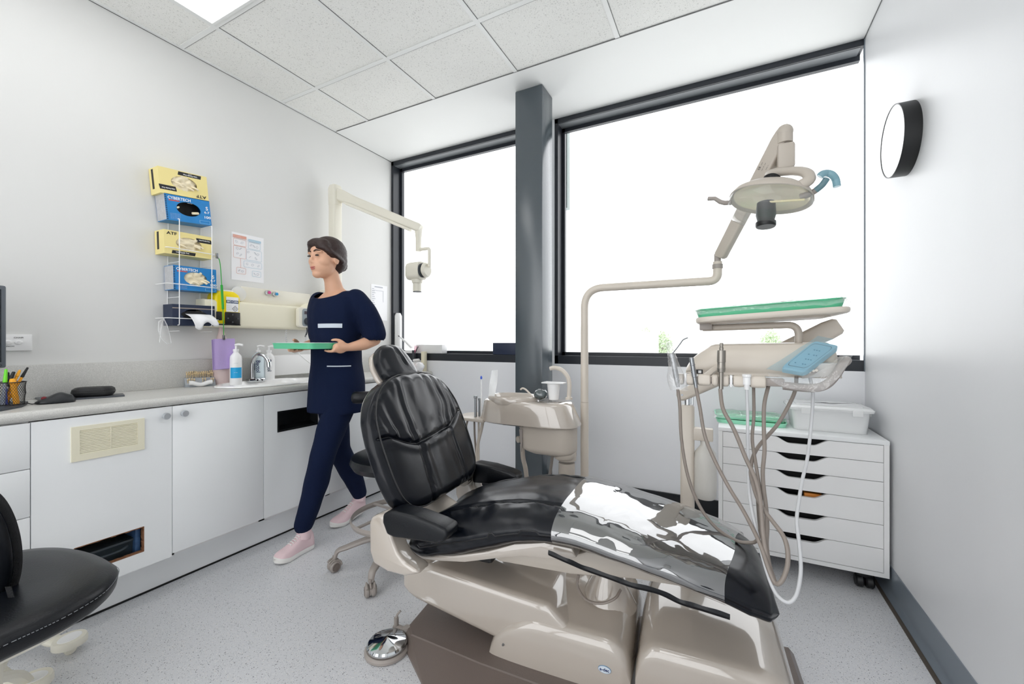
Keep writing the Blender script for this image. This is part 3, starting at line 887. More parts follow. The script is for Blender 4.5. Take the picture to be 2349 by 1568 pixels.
# grab handle knob behind the head
# ---- armrests
def arm(sgn):
    pr = [(-.545, .548), (-.505, .566), (-.42, .562), (-.335, .548), (-.300, .538), (-.292, .520), (-.305, .500), (-.34, .488), (-.50, .478), (-.528, .482), (-.546, .52)]
    m = MB(); m.prism(pr, 'y', sgn * .325, sgn * .247, r=.010, seg=3)
    return m
for sgn in (-1, 1):
    obj('armrest', arm(sgn), M['leather2'], chair, local=True)
# ---- side brackets and pivots
prb = [(-.606, .505), (-.596, .528), (-.57, .541), (-.54, .545), (-.527, .52), (-.510, .468), (-.487, .425), (-.460, .402), (-.42, .390), (-.40, .377), (-.46, .356), (-.53, .356), (-.588, .372), (-.604, .41)]
for sgn in (-1, 1):
    obj('side_bracket', MB().prism(prb, 'y', sgn * .32, sgn * .252, r=.014, seg=3), M['beige'], chair, local=True)
    obj('pivot', MB().cyl((-.535, sgn * .318, .50), (-.535, sgn * .20, .50), .026).box(-.545, -.505, sgn * .245 - .01, sgn * .245 + .01, .47, .58, r=.004), M['steeld'], chair, local=True)
obj('back_yoke', MB().tube([back_pt(.22, 0, -.075), back_pt(.08, 0, -.085), back_pt(-.03, 0, -.07), (-.46, 0, .40)], .05, 14, smooth=5, flat=1.6), M['beige2'], chair, local=True)
# ---- under-seat frame
und = [(-.56, .38), (-.47, .372), (-.35, .392), (-.22, .432), (-.12, .475), (-.02, .498), (.07, .497), (.085, .47), (.04, .452), (-.10, .438), (-.17, .418), (-.30, .378), (-.40, .362), (-.50, .352)]
obj('seat_frame', MB().prism(und, 'y', -.205, .205, r=.008, seg=2), M['beige'], chair, local=True)
low = [(-.24, .40), (-.10, .415), (.06, .45), (.10, .468), (.30, .458), (.42, .435), (.40, .42), (.24, .412), (.05, .385), (-.20, .375)]
obj('toe_frame', MB().prism(low, 'y', -.15, .15, r=.012, seg=2), M['beige2'], chair, local=True)
obj('tension_spring_cover', MB().box(-.36, -.24, -.12, .15, .34, .385, r=.012), M['black'], chair, local=True)
# loose zip hanging from the cushion
zp = [(1259, 1266), (1300, 1284), (1340, 1301), (1400, 1322), (1450, 1340), (1510, 1355), (1560, 1378), (1610, 1393), (1674, 1413)]
CM = Matrix.Translation(CO) @ Matrix.Rotation(CA, 4, 'Z'); CI = CM.inverted()
def cl(px, py, yl):
    o = CI @ Vector((0, 0, EYE)); d = CI.to_3x3() @ ray(px, py)
    return o + d * ((yl - o.y) / d.y)
def clz(px, py, z): return CI @ on_z(px, py, z)
zz = spline([cl(x, y, -.235 - .012 * math.sin(i * 1.9)) for i, (x, y) in enumerate(zp)], 6)
mb = MB(); grid = [[p + Vector((0, 0, .0065 + .001 * math.sin(i))), p + Vector((0, -.003, 0)), p - Vector((0, 0, .0065))] for i, p in enumerate(zz)]
mb.sheet(grid, thick=.003)
obj('zip_strip', mb, M['leather2'], chair, local=True)
mb = MB(); mb.tube([p + Vector((0, -.0045, 0)) for p in zz], .0012, 5)
obj('zip_teeth', mb, mat('zip_grey', '5a5c60', .6), chair, local=True)
tip = cl(1772, 1392, -.02)
obj('pull_tab', MB().prism([(tip.x - .018, tip.z + .03), (tip.x + .004, tip.z + .02), (tip.x + .002, tip.z - .012), (tip.x - .012, tip.z + .004)], 'y', tip.y - .004, tip.y), M['black'], chair, local=True)
# ---- lift arm
mb = MB(); rings = []
for i in range(25):
    q = i / 24; X = lerp(-.612, .05, q)
    z0 = interp(X, [-.612, -.56, -.20, .05], [.165, .142, .080, .06]); z1 = interp(X, [-.612, -.585, -.50, -.03, .05], [.250, .272, .286, .252, .19])
    e = math.sqrt(max(0, 1 - (max(0, -.57 - X) / .045) ** 2)) * .5 + .5
    w = .146 * (.85 + .15 * e)
    cy = .02
    rg = [(X, cy + a, (z0 + z1) / 2 + b) for a, b in rrect(2 * w, (z1 - z0), .028, 6)]
    rings.append(rg)
mb.loft(rings)
obj('lift_arm', mb, M['beige'], chair, local=True)
obj('warning_label', MB().cyl((-.10, .10, .2555), (-.10, .10, .2595), .008), M['chrome'], chair, local=True)
# ---- base covers
def cover(x0, x1, prof_l, prof_r, ztop, zback, yN, yF, rad, name):
    m = MB(); rings = []
    n = 30
    for i in range(n + 1):
        q = i / n; X = lerp(x0, x1, q)
        el = prof_l(X - x0); er = prof_r(x1 - X)
        zt = ztop(X) * min(el, er)
        e = min(el, er)
        rr_ = rad
        pts = []
        yn = yN(X) + (1 - e) * .012; yf = yF(X) - (1 - e) * .012
        pts.append((yn - .006, .006))
        for k in range(8):
            a = PI / 2 * k / 7
            pts.append((yn + rr_ - rr_ * math.cos(a), max(.01, zt - rr_ + rr_ * math.sin(a))))
        for k in range(1, 8):
            a = k / 8; pts.append((lerp(yn + rr_, yf - rr_, a), zt + (zback(X) * min(el, er) - zt) * math.sin(a * PI / 2)))
        zb = zback(X) * min(el, er)
        for k in range(8):
            a = PI / 2 * k / 7
            pts.append((yf - rr_ + rr_ * math.sin(a), max(.01, zb - rr_ + rr_ * math.cos(a))))
        pts.append((yf, .006))
        rings.append([(X, y, z) for y, z in pts])
    m.loft(rings)
    return m
def rnd_end(r0, k0):
    return lambda d: (k0 + (1 - k0) * math.sqrt(max(0, 1 - (max(0, r0 - d) / r0) ** 2)))
yN1 = lambda X: -.140; yF1 = lambda X: .235
m = cover(-.255, .232, rnd_end(.21, .10), rnd_end(.08, .62), lambda X: .205, lambda X: .258, yN1, yF1, .045, 'motor_cover')
obj('motor_cover', m, M['beige'], chair, local=True, sharp=50)
m = cover(.246, .680, rnd_end(.07, .66), rnd_end(.10, .50), lambda X: .222 - .03 * max(0, X - .45), lambda X: .262 - .09 * max(0, X - .40), yN1, yF1, .045, 'toe_cover')
obj('valve_cover', m, M['beige'], chair, local=True, sharp=50)
# neck of the lift between the cover and the seat frame
mb = MB().lathe([(.10, .20), (.075, .25), (.048, .30), (.04, .33), (.040, .37), (.052, .372), (.052, .42)], c=(.13, .06, 0), seg=32)
obj('neck', mb, M['beige'], chair, local=True)
lp = [cl(1327, 1318, -.02), cl(1325, 1345, -.03), cl(1345, 1375, -.05), cl(1380, 1383, -.06), cl(1410, 1372, -.05), cl(1424, 1352, -.02)]
obj('cable', MB().tube(lp, .0045, 8, smooth=8), M['hose'], chair, local=True)
# ---- floor plate: flat top with a sloping skirt
top = [(-.55, -.165), (-.585, -.13), (-.60, .06), (-.57, .24), (.72, .30), (.72, -.20), (.10, -.20), (-.25, -.19)]
botp = [(-.40, -.30), (-.60, -.155), (-.612, .07), (-.58, .26), (.74, .32), (.74, -.36), (.10, -.36), (-.30, -.34)]
mb = MB()
mb.loft([[(x, y, .0) for x, y in botp], [(x, y, .010) for x, y in botp], [(x, y, .042) for x, y in top], [(x * .985, y * .98, .045) for x, y in top]])
obj('floor_plate', mb, M['taupe'], chair, local=True, sharp=20)
# maker's badge on the cover and a screw
bp = cl(1387, 1534, -.1412); bp.z = max(bp.z, .03)
Mb = frame((bp.x, -.1425, bp.z), (1, 0, 0), (0, 0, 1))
mb = MB(); mb.loft([[(bp.x + a, -.141 + e, bp.z + b) for a, b in superell(.020, .0115, 2, 32)] for e in (-.0028, 0.004)])
bd = obj('badge', mb, mat('badge_blue', '7d9cb8', 0.3), chair, local=True)
mb = MB(); mb.loft([[(bp.x + a, -.141 + e, bp.z + b) for a, b in superell(.0185, .0102, 2, 32)] for e in (-.0034, 0.004)])
obj('badge_face', mb, mat('badge_pale', 'd9e2ea', 0.3), bd, local=True)
obj('badge_lettering', text_mb('a-dec', .0135, Matrix.Translation((0, -.0023, 0)) @ Mb, bold=True), mat('badge_navy', '1c2f66', 0.4), bd, local=True)
sp = cl(1154, 1478, -.141)
obj('screw', MB().cyl((sp.x, -.1435, sp.z), (sp.x, -.135, sp.z), .0038), M['steel'], chair, local=True)

# ============================================================ foot control
fp = on_z(888, 1484, .012); fp.z = 0
ft = thing('foot_control', 'round chrome foot control on a taupe ring on the floor beside the chair base', 'foot pedal', fp)
obj('base', MB().lathe([(.074, 0), (.079, .004), (.079, .012), (.072, .018), (0, .018)], c=fp, seg=48), M['taupe2'], ft)
obj('disc', MB().lathe([(.060, .018), (.070, .022), (.0715, .030), (.066, .036), (.004, .054), (0, .054)], c=fp, seg=48), M['chrome'], ft, sharp=25)
vb = fp + Vector((-.010, .082, 0))
obj('valve', MB().box(vb.x - .035, vb.x + .045, vb.y - .010, vb.y + .012, .006, .034, r=.006).cyl((vb.x - .022, vb.y, .03), (vb.x - .022, vb.y, .062), .009).tube([(vb.x - .022, vb.y, .058), (vb.x - .018, vb.y, .074), (vb.x - .008, vb.y + .008, .088)], .0042, 8).cyl((vb.x + .03, vb.y, .028), (vb.x + .03, vb.y, .044), .012), M['taupe2'], ft)
obj('hose', MB().tube([vb + Vector((.03, .0, .03)), vb + Vector((.035, .05, .032)), vb + Vector((.055, .12, .03)), vb + Vector((.10, .20, .022)), vb + Vector((.17, .265, .018)), vb + Vector((.25, .30, .03))], .0085, 10, smooth=8), M['taupe'], ft)
# ============================================================ assistant's stool behind the chair
def caster(par, p, r, ang, m, hub, name='castor'):
    d = Vector((math.cos(ang), math.sin(ang), 0)); a = Vector((-d.y, d.x, 0))
    c = Vector((p.x, p.y, r)) 
    cs = obj(name, MB().cyl(c - a * .024, c - a * .003, r, bev=.006).cyl(c + a * .003, c + a * .024, r, bev=.006).cyl(c - a * .005, c + a * .005, r * .8), m, par)
    hd = MB(); ring = []
    hd.cyl(c + Vector((0, 0, r * .2)), c + Vector((0, 0, r + .022)), .008)
    arcp = [c + a * 0 + Vector((d.x * math.cos(t), d.y * math.cos(t), math.sin(t))) * (r + .004) for t in [PI * k / 10 for k in range(2, 11)]]
    for o_ in (-.016, 0, .016): hd.tube([q + a * o_ for q in arcp], .0045, 6)
    obj('hood', hd, M['taupe2'], cs)
    for s_ in (-1, 1): 
        obj('hub_cap', MB().lathe([(r * .72, 0), (r * .66, .002), (0, .003)], c=c + a * s_ * .024, axis=a * s_), hub, cs)
    return cs
SCx, SCy = -1.50, 1.62
st = thing('assistant_stool', 'black round-seated stool with a taupe foot ring and castors behind the chair back', 'stool', (SCx, SCy, 0))
bm_ = MB()
bm_.cyl((SCx, SCy, .10), (SCx, SCy, .48), .025).lathe([(.05, .09), (.055, .12), (.045, .17), (.026, .20)], c=(SCx, SCy, 0))
obj('column', bm_, M['taupe2'], st)
for a in (225, 291, 156, 83, 10):
    d = Vector((math.cos(R(a)), math.sin(R(a)), 0)); c = Vector((SCx, SCy, 0))
    pts = [c + d * .03 + Vector((0, 0, .148)), c + d * .14 + Vector((0, 0, .133)), c + d * .235 + Vector((0, 0, .108)), c + d * .275 + Vector((0, 0, .096)), c + d * .288 + Vector((0, 0, .062))]
    lg = obj('leg', MB().tube(pts, lambda q: lerp(.027, .014, q), 10, smooth=4, flat=.62), M['taupe2'], st)
    caster(st, c + d * .292, .027, R(a + 30), M['taupe2'], M['taupe'])
rg = MB(); rr_ = .215; rz = .235
rg.loft([[(SCx + (rr_ + q) * math.cos(2 * PI * k / 64), SCy + (rr_ + q) * math.sin(2 * PI * k / 64), rz + h) for k in range(64)] for q, h in ((0, -.014), (.006, 0), (0, .014), (-.006, 0), (0, -.014))], cap=False)
fr_ = obj('foot_ring', rg, M['taupe2'], st)
for a in (255, 345, 75, 165):
    d = Vector((math.cos(R(a)), math.sin(R(a)), 0)); c = Vector((SCx, SCy, 0))
    obj('spoke', MB().tube([c + d * .02 + Vector((0, 0, .26)), c + d * .212 + Vector((0, 0, rz + .004))], .010, 8, flat=.6), M['taupe2'], fr_)
obj('seat', MB().lathe([(0, .475), (.16, .478), (.205, .492), (.222, .520), (.214, .548), (.18, .562), (.10, .568), (0, .566)], c=(SCx, SCy, 0), seg=48), M['leather2'], st)
pb = on_y(822, 912, SCy - .05)
obj('body_support', MB().tube([pb + Vector((-.025, 0, 0)), pb + Vector((.0, .01, 0)), pb + Vector((.07, .09, 0)), pb + Vector((.10, .2, 0))], .032, 12, smooth=5, flat=1.0).tube([pb + Vector((.09, .16, 0)), pb + Vector((.10, .15, -.25)), (SCx + .05, SCy + .02, .47)], .011, 8, smooth=4), M['leather2'], st)

# ============================================================ operator's stool in the left foreground
hub = Vector((-2.02, .34, 0))
os_ = thing('operator_stool', 'black padded stool with a mesh-edged back in the left foreground by the drawers', 'stool', hub)
tip = on_z(272, 1295, .425)
sc_ = Vector((-1.815, .295, 0))
outline = [on_z(40, 1262, .43), on_z(130, 1253, .43), on_z(205, 1262, .43), on_z(258, 1285, .43), on_z(272, 1308, .425), on_z(240, 1352, .425), on_z(150, 1408, .425), on_z(0, 1478, .425), on_z(-120, 1540, .425)]
oc = [p.copy() for p in outline]
# close the seat outline out of view
cen = Vector((-1.77, .28, 0))
oc += [Vector((-1.50, .10, .42)), Vector((-1.66, .0, .42)), Vector((-1.9, .02, .42)), Vector((-2.06, .16, .42)), Vector((-2.13, .34, .42))]
oc = spline(oc, 8, closed=True)
cen = sum(oc, Vector()) / len(oc)
mb = MB(); lay = []
for q, h in ((.80, -.052), (.93, -.050), (.985, -.036), (1.0, -.012), (.985, .0), (.93, .012), (.80, .020), (.55, .022), (.25, .018), (.02, .016)):
    lay.append([(cen.x + (p.x - cen.x) * q, cen.y + (p.y - cen.y) * q, .425 + h) for p in oc])
mb.loft(lay)
ss = obj('seat', mb, M['leather2'], os_, sharp=0)
M['thread'] = mat('grey_thread', '8a8d92', .7)
mb = MB()
for i in range(0, len(oc)):
    p, q = oc[i], oc[(i + 1) % len(oc)]
    n_ = max(1, int((q - p).length / .007))
    for k in range(n_):
        a = p.lerp(q, k / n_); b = p.lerp(q, (k + .6) / n_)
        f = 1.002
        mb.tube([(cen.x + (v.x - cen.x) * f, cen.y + (v.y - cen.y) * f, .4185) for v in (a, b)], .0009, 4)
obj('stitching', mb, M['thread'], ss)
obj('seat_pan', MB().loft([[(cen.x + (p.x - cen.x) * q, cen.y + (p.y - cen.y) * q, z) for p in oc[::2]] for q, z in ((.55, .335), (.80, .352), (.83, .372))]), M['ivory'], os_)
obj('column', MB().cyl((cen.x, cen.y, .19), (cen.x, cen.y, .352), .026), M['ivory'], os_)
for (px, py) in ((160, 1463), (75, 1556)):
    pc = on_z(px, py, .055); d = (pc - hub); d.z = 0; L_ = d.length; d.normalize(); n = Vector((-d.y, d.x, 0))
    out = []
    for k in range(21):
        a = R(360 * k / 21); out.append((pc + d * (.047 * math.cos(a)) + n * (.047 * math.sin(a))))
    lf_ = Vector((-CS, -SN, 0))
    m = MB(); m.loft([[(p.x, p.y, z) for p in out] for z in (.034, .037, .050)] + [[(lerp(p.x, pc.x, .06), lerp(p.y, pc.y, .06), .058) for p in out]])
    pth = [pc + lf_ * .02 - Vector((0, 0, .013)), pc + lf_ * .07 - Vector((0, 0, .006)), pc + lf_ * .115 + Vector((0, 0, .025)), pc + lf_ * .12 + Vector((.02, -.01, .09)), Vector((cen.x - .06, cen.y + .03, .21)), Vector((cen.x, cen.y, .215))]
    m.tube(pth, [.024] * 40, 12, smooth=6, flat=.55) if False else m.tube(spline(pth, 6), .024, 12, flat=.6)
    lg = obj('leg', m, M['ivory'], os_, sharp=50)
    m = MB(); m.loft([[(pc.x + d.x * u_ * q + n.x * v_ * q, pc.y + d.y * u_ * q + n.y * v_ * q, z) for u_, v_ in superell(.034, .028, 2, 28)] for q, z in ((1, .0575), (.95, .0595), (.85, .0588))])
    obj('foot_pad', m, M['plastic_white'], lg)
    obj('castor', MB().cyl((pc.x - .014, pc.y, .017), (pc.x + .014, pc.y, .017), .017, bev=.004), M['ivory'], os_)
for a in (150, 222, 294):
    d = Vector((math.cos(R(a)), math.sin(R(a)), 0))
    obj('leg', MB().tube([Vector((cen.x, cen.y, .215)), Vector((cen.x, cen.y, .12)) + d * .16, Vector((cen.x, cen.y, .022)) + d * .26], .02, 8, smooth=4, flat=.7), M['ivory'], os_)
# back pad with knitted edge and a hanging strap
bk = [at_d(-90, 1120, 1.10), at_d(-25, 1140, 1.10), at_d(12, 1190, 1.12), at_d(30, 1260, 1.14), at_d(26, 1330, 1.15), at_d(-4, 1385, 1.15), at_d(-90, 1420, 1.12)]
bc = sum(bk, Vector()) / len(bk)
bo = spline(bk, 6, closed=True)
nv = (Vector((0, 0, EYE)) - bc); nv.z = 0; nv.normalize(); tv = Vector((-nv.y, nv.x, 0))
mb = MB(); lay = []
for q, h in ((.55, -.034), (.86, -.028), (.97, -.012), (.985, .004), (.93, .020), (.7, .030), (.3, .034), (.02, .034)):
    lay.append([bc + (p - bc) * q + nv * h for p in bo])
mb.loft(lay)
bp_ = obj('backrest', mb, M['leather2'], os_, sharp=0)
mb = MB(); mb.tube([bc + (p - bc) * 1.0 - nv * .012 for p in bo], .017, 10, closed=True)
obj('knit_edge', mb, M['mesh'], bp_)
s0 = at_d(18, 1345, 1.11)
mb = MB(); sp_ = spline([s0, at_d(28, 1385, 1.10), at_d(24, 1420, 1.09), at_d(20, 1450, 1.09) + Vector((0, 0, .01)), at_d(34, 1456, 1.08) + Vector((0, 0, .012))], 6)
mb.sheet([[p - Vector((.006, .004, 0)), p + Vector((.006, .004, 0))] for p in sp_], thick=.002)
obj('strap', mb, M['mesh'], os_)

# ============================================================ cuspidor (spittoon) unit
UY = 1.95
cu = thing('cuspidor', 'glossy beige spittoon unit with a bowl, in front of the grey column', 'spittoon', on_y(1300, 1000, UY))
cu.location.z = 0
def U(px, py, y=UY): return on_y(px, py, y)
# body shape: plan outline, long axis along x; measured edges
xl, xr = U(1112, 940).x, U(1329, 940).x
zt, zb = U(1200, 915).z, U(1200, 968).z
cyl_w = .115
def plan(e=0.0, x0=xl, x1=xr, w=cyl_w):
    out = []
    L_ = x1 - x0
    for x, y in superell(L_ / 2 - e, w - e, 3.2, 56):
        out.append(((x0 + x1) / 2 + x, UY + y + .0))
    return out
mb = MB(); rings = []
zrim = zt
xt0, xt1 = U(1119, 912).x, U(1311, 912).x
for e, z, q in ((.014, zb - .002, 0), (.0, zb + .006, 0), (.0, zb + .016, 0), (.002, lerp(zb, zt, .5), .45), (.003, zt - .014, .92), (.008, zt - .004, 1), (.018, zt, 1), (.05, zt + .0005, 1)):
    rings.append([(x, y, z) for x, y in plan(e, lerp(xl, xt0, q), lerp(xr, xt1, q), cyl_w)])
mb.loft(rings)
obj('body', mb, M['beige'], cu)
bx, bw = U(1178, 910).x, (U(1226, 910).x - U(1118, 910).x) / 2
mb = MB().lathe([(bw - .004, -.02), (bw, -.004), (bw - .002, .010), (bw - .010, .016), (bw - .020, .012), (bw - .034, -.012), (bw * .5, -.018), (0, -.02)], c=(bx, UY, zt + .002), seg=48, sy=.84)
obj('bowl', mb, M['beige'], cu, sharp=60)
# side wing tray
wl = U(1060, 955).x
wy = zb + .012
wing = [(wl, UY - .06), (wl + .012, UY - .09), (xl + .05, UY - .105), (xl + .06, UY + .09), (wl + .03, UY + .09), (wl, UY + .05)]
obj('side_tray', MB().prism(wing, 'z', wy - .014, wy + .002, r=.004), M['beige2'], cu)
# lower body
x0_, x1_ = U(1197, 985).x, U(1320, 985).x
zl0 = U(1240, 1035).z; zl1 = zb
side = [(x0_, zl1), (x1_, zl1), (x1_ - .004, U(1300, 1048).z), (U(1278, 1050).x, U(1278, 1050).z), (U(1268, 1040).x, U(1268, 1040).z), (U(1211, 1030).x, U(1211, 1030).z), (U(1203, 1020).x, U(1203, 1020).z)]
lb2 = MB(); rings = []
for i in range(15):
    z = lerp(U(1211, 1030).z, zl1, i / 14); xa = interp(z, [U(1211, 1030).z, U(1203, 1020).z, zl1], [U(1215, 1030).x, U(1204, 1020).x, x0_]); e_ = .014 if i == 0 else (.004 if i == 1 else 0)
    rings.append([((xa + x1_) / 2 + x, UY + y, z) for x, y in rrect(x1_ - xa - 2 * e_, .15 - 2 * e_, .055, 7)])
lb2.loft(rings)
zc2 = U(1300, 1049).z; xk = U(1274, 1045).x
lb2.loft([[((xk + x1_) / 2 + x, UY + y, z) for x, y in rrect((x1_ - xk) * q, .13 * q, .05 * q, 7)] for z, q in ((zc2, .90), (zc2 + .006, .97), (U(1211, 1028).z, .97), (U(1211, 1015).z, .95))])
obj('lower_body', lb2, M['beige2'], cu, sharp=45)
obj('access_panel', MB().prism([(U(1206, 978).x, U(1206, 978).z), (U(1214, 978).x, U(1214, 978).z), (U(1211, 1028).x, U(1211, 1028).z), (U(1210, 1020).x, U(1210, 1020).z)], 'y', UY - .0765, UY - .07), M['taupe2'], cu)
cxp = U(1300, 1060).x
obj('support_post', MB().cyl((cxp, UY, .04), (cxp, UY, U(1300, 1060).z), .040).cyl((cxp, UY, U(1300, 1052).z - .004), (cxp, UY, U(1300, 1052).z + .03), .046), M['beige2'], cu)
# cup filler spout and rinse nozzle
sp_ = [U(1305, 914), U(1306, 880), U(1301, 862), U(1288, 848), U(1272, 843), U(1262, 845)]
obj('cup_filler', MB().tube(sp_, .0105, 14, smooth=8).cyl(U(1305, 916), U(1305, 911), .017), M['beigem'], cu)
rp = [U(1222, 910), U(1214, 901), U(1206, 893), U(1199, 890), U(1194, 893)]
obj('rinse_spout', MB().tube(rp, .0045, 10, smooth=6), M['beigem'], cu)
bb = U(1240, 908)
M['wrapdark'] = mat('wrapped_valve', '3d4a4c', 0.12, bump=1.0, bscale=40, var=.5, vscale=60, coat=.8)
mb = MB().ball(bb + Vector((0, 0, .010)), .036, .03, .026, 24)
mb.deform(lambda c: c + Vector((0, 0, .008 * nz3(c.x * 60, c.y * 60, c.z * 60))) + (c - bb) * .15 * nz3(c.x * 40, 3, c.z * 40))
obj('valve_knob', mb, M['wrapdark'], cu, sharp=25)
# a white cup stands under the filler
cb = U(1270, 916); 
cup = thing('paper_cup', 'white plastic cup under the spout of the spittoon', 'cup', cb)
mb = MB().lathe([(.0225, 0), (.024, .001), (.0325, .078), (.034, .079), (.034, .081), (.0315, .081), (.0215, .003), (0, .003)], c=cb, seg=32)
obj('cup', mb, M['plastic_white'], cup)
lid = MB()
lid.prism([(cb.x - .056, cb.y - .02), (cb.x - .053, cb.y - .034), (cb.x + .0, cb.y - .036), (cb.x + .058, cb.y - .02), (cb.x + .06, cb.y + .02), (cb.x, cb.y + .036), (cb.x - .05, cb.y + .03)], 'z', cb.z + .0815, cb.z + .0875, r=.002)
obj('bib_cover', lid, M['plastic_white'], cup)
# suction holders on the wing: two steel handpieces, clear pouch, blue-tipped suction tube
def suction(px, py0, py1, dy, label, m, tipm=None, r=.0065, lean=(0, 0)):
    a = U(px, py0, UY + dy); b = U(px, py1, UY + dy)
    t = thing('suction_tube', label, 'suction tube', a, group='suction tubes standing in the spittoon side tray')
    obj('tube', MB().cyl(a, b, r, r * .85, seg=16), m, t)
    top = obj('tip', MB().cyl(b, b + Vector((0, 0, .014)), r * 1.25, seg=16, bev=.002) if tipm is None else MB().ball(b, r * 1.2, r * 1.2, r * 2.2, 14), tipm or m, t)
    return t
suction(1091, 955, 913, -.045, 'short steel suction tube nearest the chair back in the spittoon side tray', M['steel'], r=.008)
suction(1100, 955, 918, -.02, 'steel suction tube beside the blue-tipped saliva ejector in the side tray', M['steel'], r=.007)
suction(1104, 955, 866, -.05, 'clear saliva ejector with a blue tip in the spittoon side tray', M['milky'], mat('blue_tip', '3a5fd0', .4), r=.0048)
pz = U(1118, 925, UY - .07)
mb = MB(); ln = Vector((.018, .0, .13)); wv = Vector((.036, .01, .004))
mb.sheet([[pz + ln * (i / 6) + wv * (j / 3) + Vector((0, .004 * math.sin(i + j), 0)) for j in range(4)] for i in range(9)], thick=.001)
single('sleeve', mb, M['milky'], 'clear plastic pouch standing tilted beside the spittoon bowl', 'pouch', origin=tuple(pz))
# hoses below the wing and drain
def hose(name, pts, r, m, par): obj(name, MB().tube(pts, r, 10, smooth=8), m, par)
hose('hose', [U(1073, 962), U(1070, 985), U(1082, 1040), U(1095, 1085), U(1110, 1150)], .0055, M['hose'], cu)
hose('hose', [U(1088, 962), U(1089, 1000), U(1094, 1060), U(1100, 1110), U(1112, 1170)], .0055, M['hose'], cu)
hose('hose', [U(1098, 962), U(1098, 1010), U(1099, 1070), U(1108, 1150)], .0055, M['beigem'], cu)
hose('hose', [U(1108, 962), U(1104, 985), U(1096, 1020), U(1094, 1060), U(1100, 1120)], .009, M['beigem'], cu)
hose('hose', [U(1198, 1018), U(1200, 1050), U(1206, 1078), U(1212, 1140)], .012, M['beige2'], cu)
hose('hose', [U(1268, 1040, UY + .05), U(1264, 1070, UY + .05), U(1258, 1110, UY + .05)], .008, M['taupe2'], cu)
pv = U(1193, 1006)
obj('drain_valve', MB().cyl(pv + Vector((-.004, -.02, 0)), pv + Vector((.02, .02, 0)), .017).cyl(pv, pv + Vector((.035, .01, -.006)), .012), M['beige2'], cu)

# ============================================================ operating light on its pole
OY = 2.06
def O(px, py, y=OY): return on_y(px, py, y)
px_ = O(1341, 800).x
lt = thing('operating_light', 'beige dental operating light on a bent pole and sprung arm before the window', 'operating light', (px_, OY, 0))
zh = O(1420, 657).z
pole = MB().cyl((px_, OY, .04), (px_, OY, O(1341, 922).z), .0205).cyl((px_, OY, O(1341, 922).z + .001), (px_, OY, 1.2), .0195)
obj('lower_pole', pole, M['beigem'], lt)
ex = O(1646, 645).x
zj = O(1646, 600).z
bend = arc_bend([(px_, OY, 1.19), (px_, OY, zh), (ex, OY, zh), (ex, OY, zj)], .115, 10)
b1 = arc_bend([(px_, OY, 1.19), (px_, OY, zh), (ex - .1, OY, zh)], .12, 12)
b2 = arc_bend([(ex - .1, OY, zh), (ex, OY, zh), (ex, OY, zj)], .035, 8)
obj('bent_pole', MB().tube(b1 + b2[1:], .019, 16), M['beigem'], lt)
J = Vector((ex, OY, zj))
obj('swivel', MB().cyl(J + Vector((0, 0, -.03)), J + Vector((0, 0, -.012)), .022).cyl(J + Vector((0, 0, -.012)), J + Vector((0, 0, .035)), .014), M['taupe2'], lt)
T = O(1800, 303, 1.93)
dA = (T - J).normalized(); LA = (T - J).length
sideA = Vector((0, 0, 1)).cross(dA).normalized(); upA = dA.cross(sideA)
FA = Matrix(((dA.x, sideA.x, upA.x, J.x), (dA.y, sideA.y, upA.y, J.y), (dA.z, sideA.z, upA.z, J.z), (0, 0, 0, 1)))
mb = MB(); rings = []
for s_, w, h in ((.02, .016, .018), (.03, .019, .025), (.12, .019, .026), (.30, .020, .028), (.31, .022, .030), (LA - .03, .023, .029), (LA, .021, .026)):
    rings.append([(s_, y, z) for y, z in rrect(2 * w, 2 * h, .009, 4)])
mb.loft(rings, M=FA)
ar = obj('spring_arm', mb, M['beige2'], lt)
mb = MB(); mb.sheet([[FA @ Vector((s_, .0236, z)) for z in (-.024, .016)] for s_ in (LA - .19, LA - .08)], thick=.0006)
lb = obj('label', mb, mat('grey_label', 'c9c8c6', .4), ar)
for k, (txt, sz) in enumerate((('CE  ---', .011), ('--- ~ ---', .010), ('---- -', .010))):
    # printed along the arm on the camera-facing side
    side_n = -sideA if (-sideA).dot(ray(1780, 380)) < 0 else sideA
    px3 = FA @ Vector((LA - .135, 0, .012 - .014 * k)) + side_n * .0246
    xx = -dA if side_n.cross(-dA).dot(Vector((0, 0, 1))) > 0 else dA
    yy = side_n.cross(xx)
    obj('print', text_mb(txt, sz, frame(px3, xx, yy)), M['ink'], ar)
obj('elbow', MB().ball(T, .029, .029, .029, 24).cyl(T + Vector((0, 0, -.045)), T, .028), M['beige2'], lt)
Hd = O(1762, 425, 1.86)
tube_b = Vector((T.x + .004, T.y, O(1800, 385, 1.93).z))
obj('drop_tube', MB().cyl(T + Vector((.002, 0, -.03)), Vector((T.x + .003, T.y, T.z - .12)), .0155), M['taupe2'], lt)
obj('yoke_block', MB().box(T.x - .026, T.x + .032, T.y - .028, T.y + .028, O(1800, 390, 1.93).z, O(1800, 332, 1.93).z, r=.010), M['beige2'], lt)
yk = [O(1800, 388, 1.93), O(1768, 398, 1.90), O(1778, 396, 1.85), O(1822, 392, 1.80), O(1850, 397, 1.76), O(1856, 412, 1.74), O(1838, 424, 1.74)]
obj('yoke', MB().tube(yk, .019, 14, smooth=8, flat=.8), M['beige2'], lt)
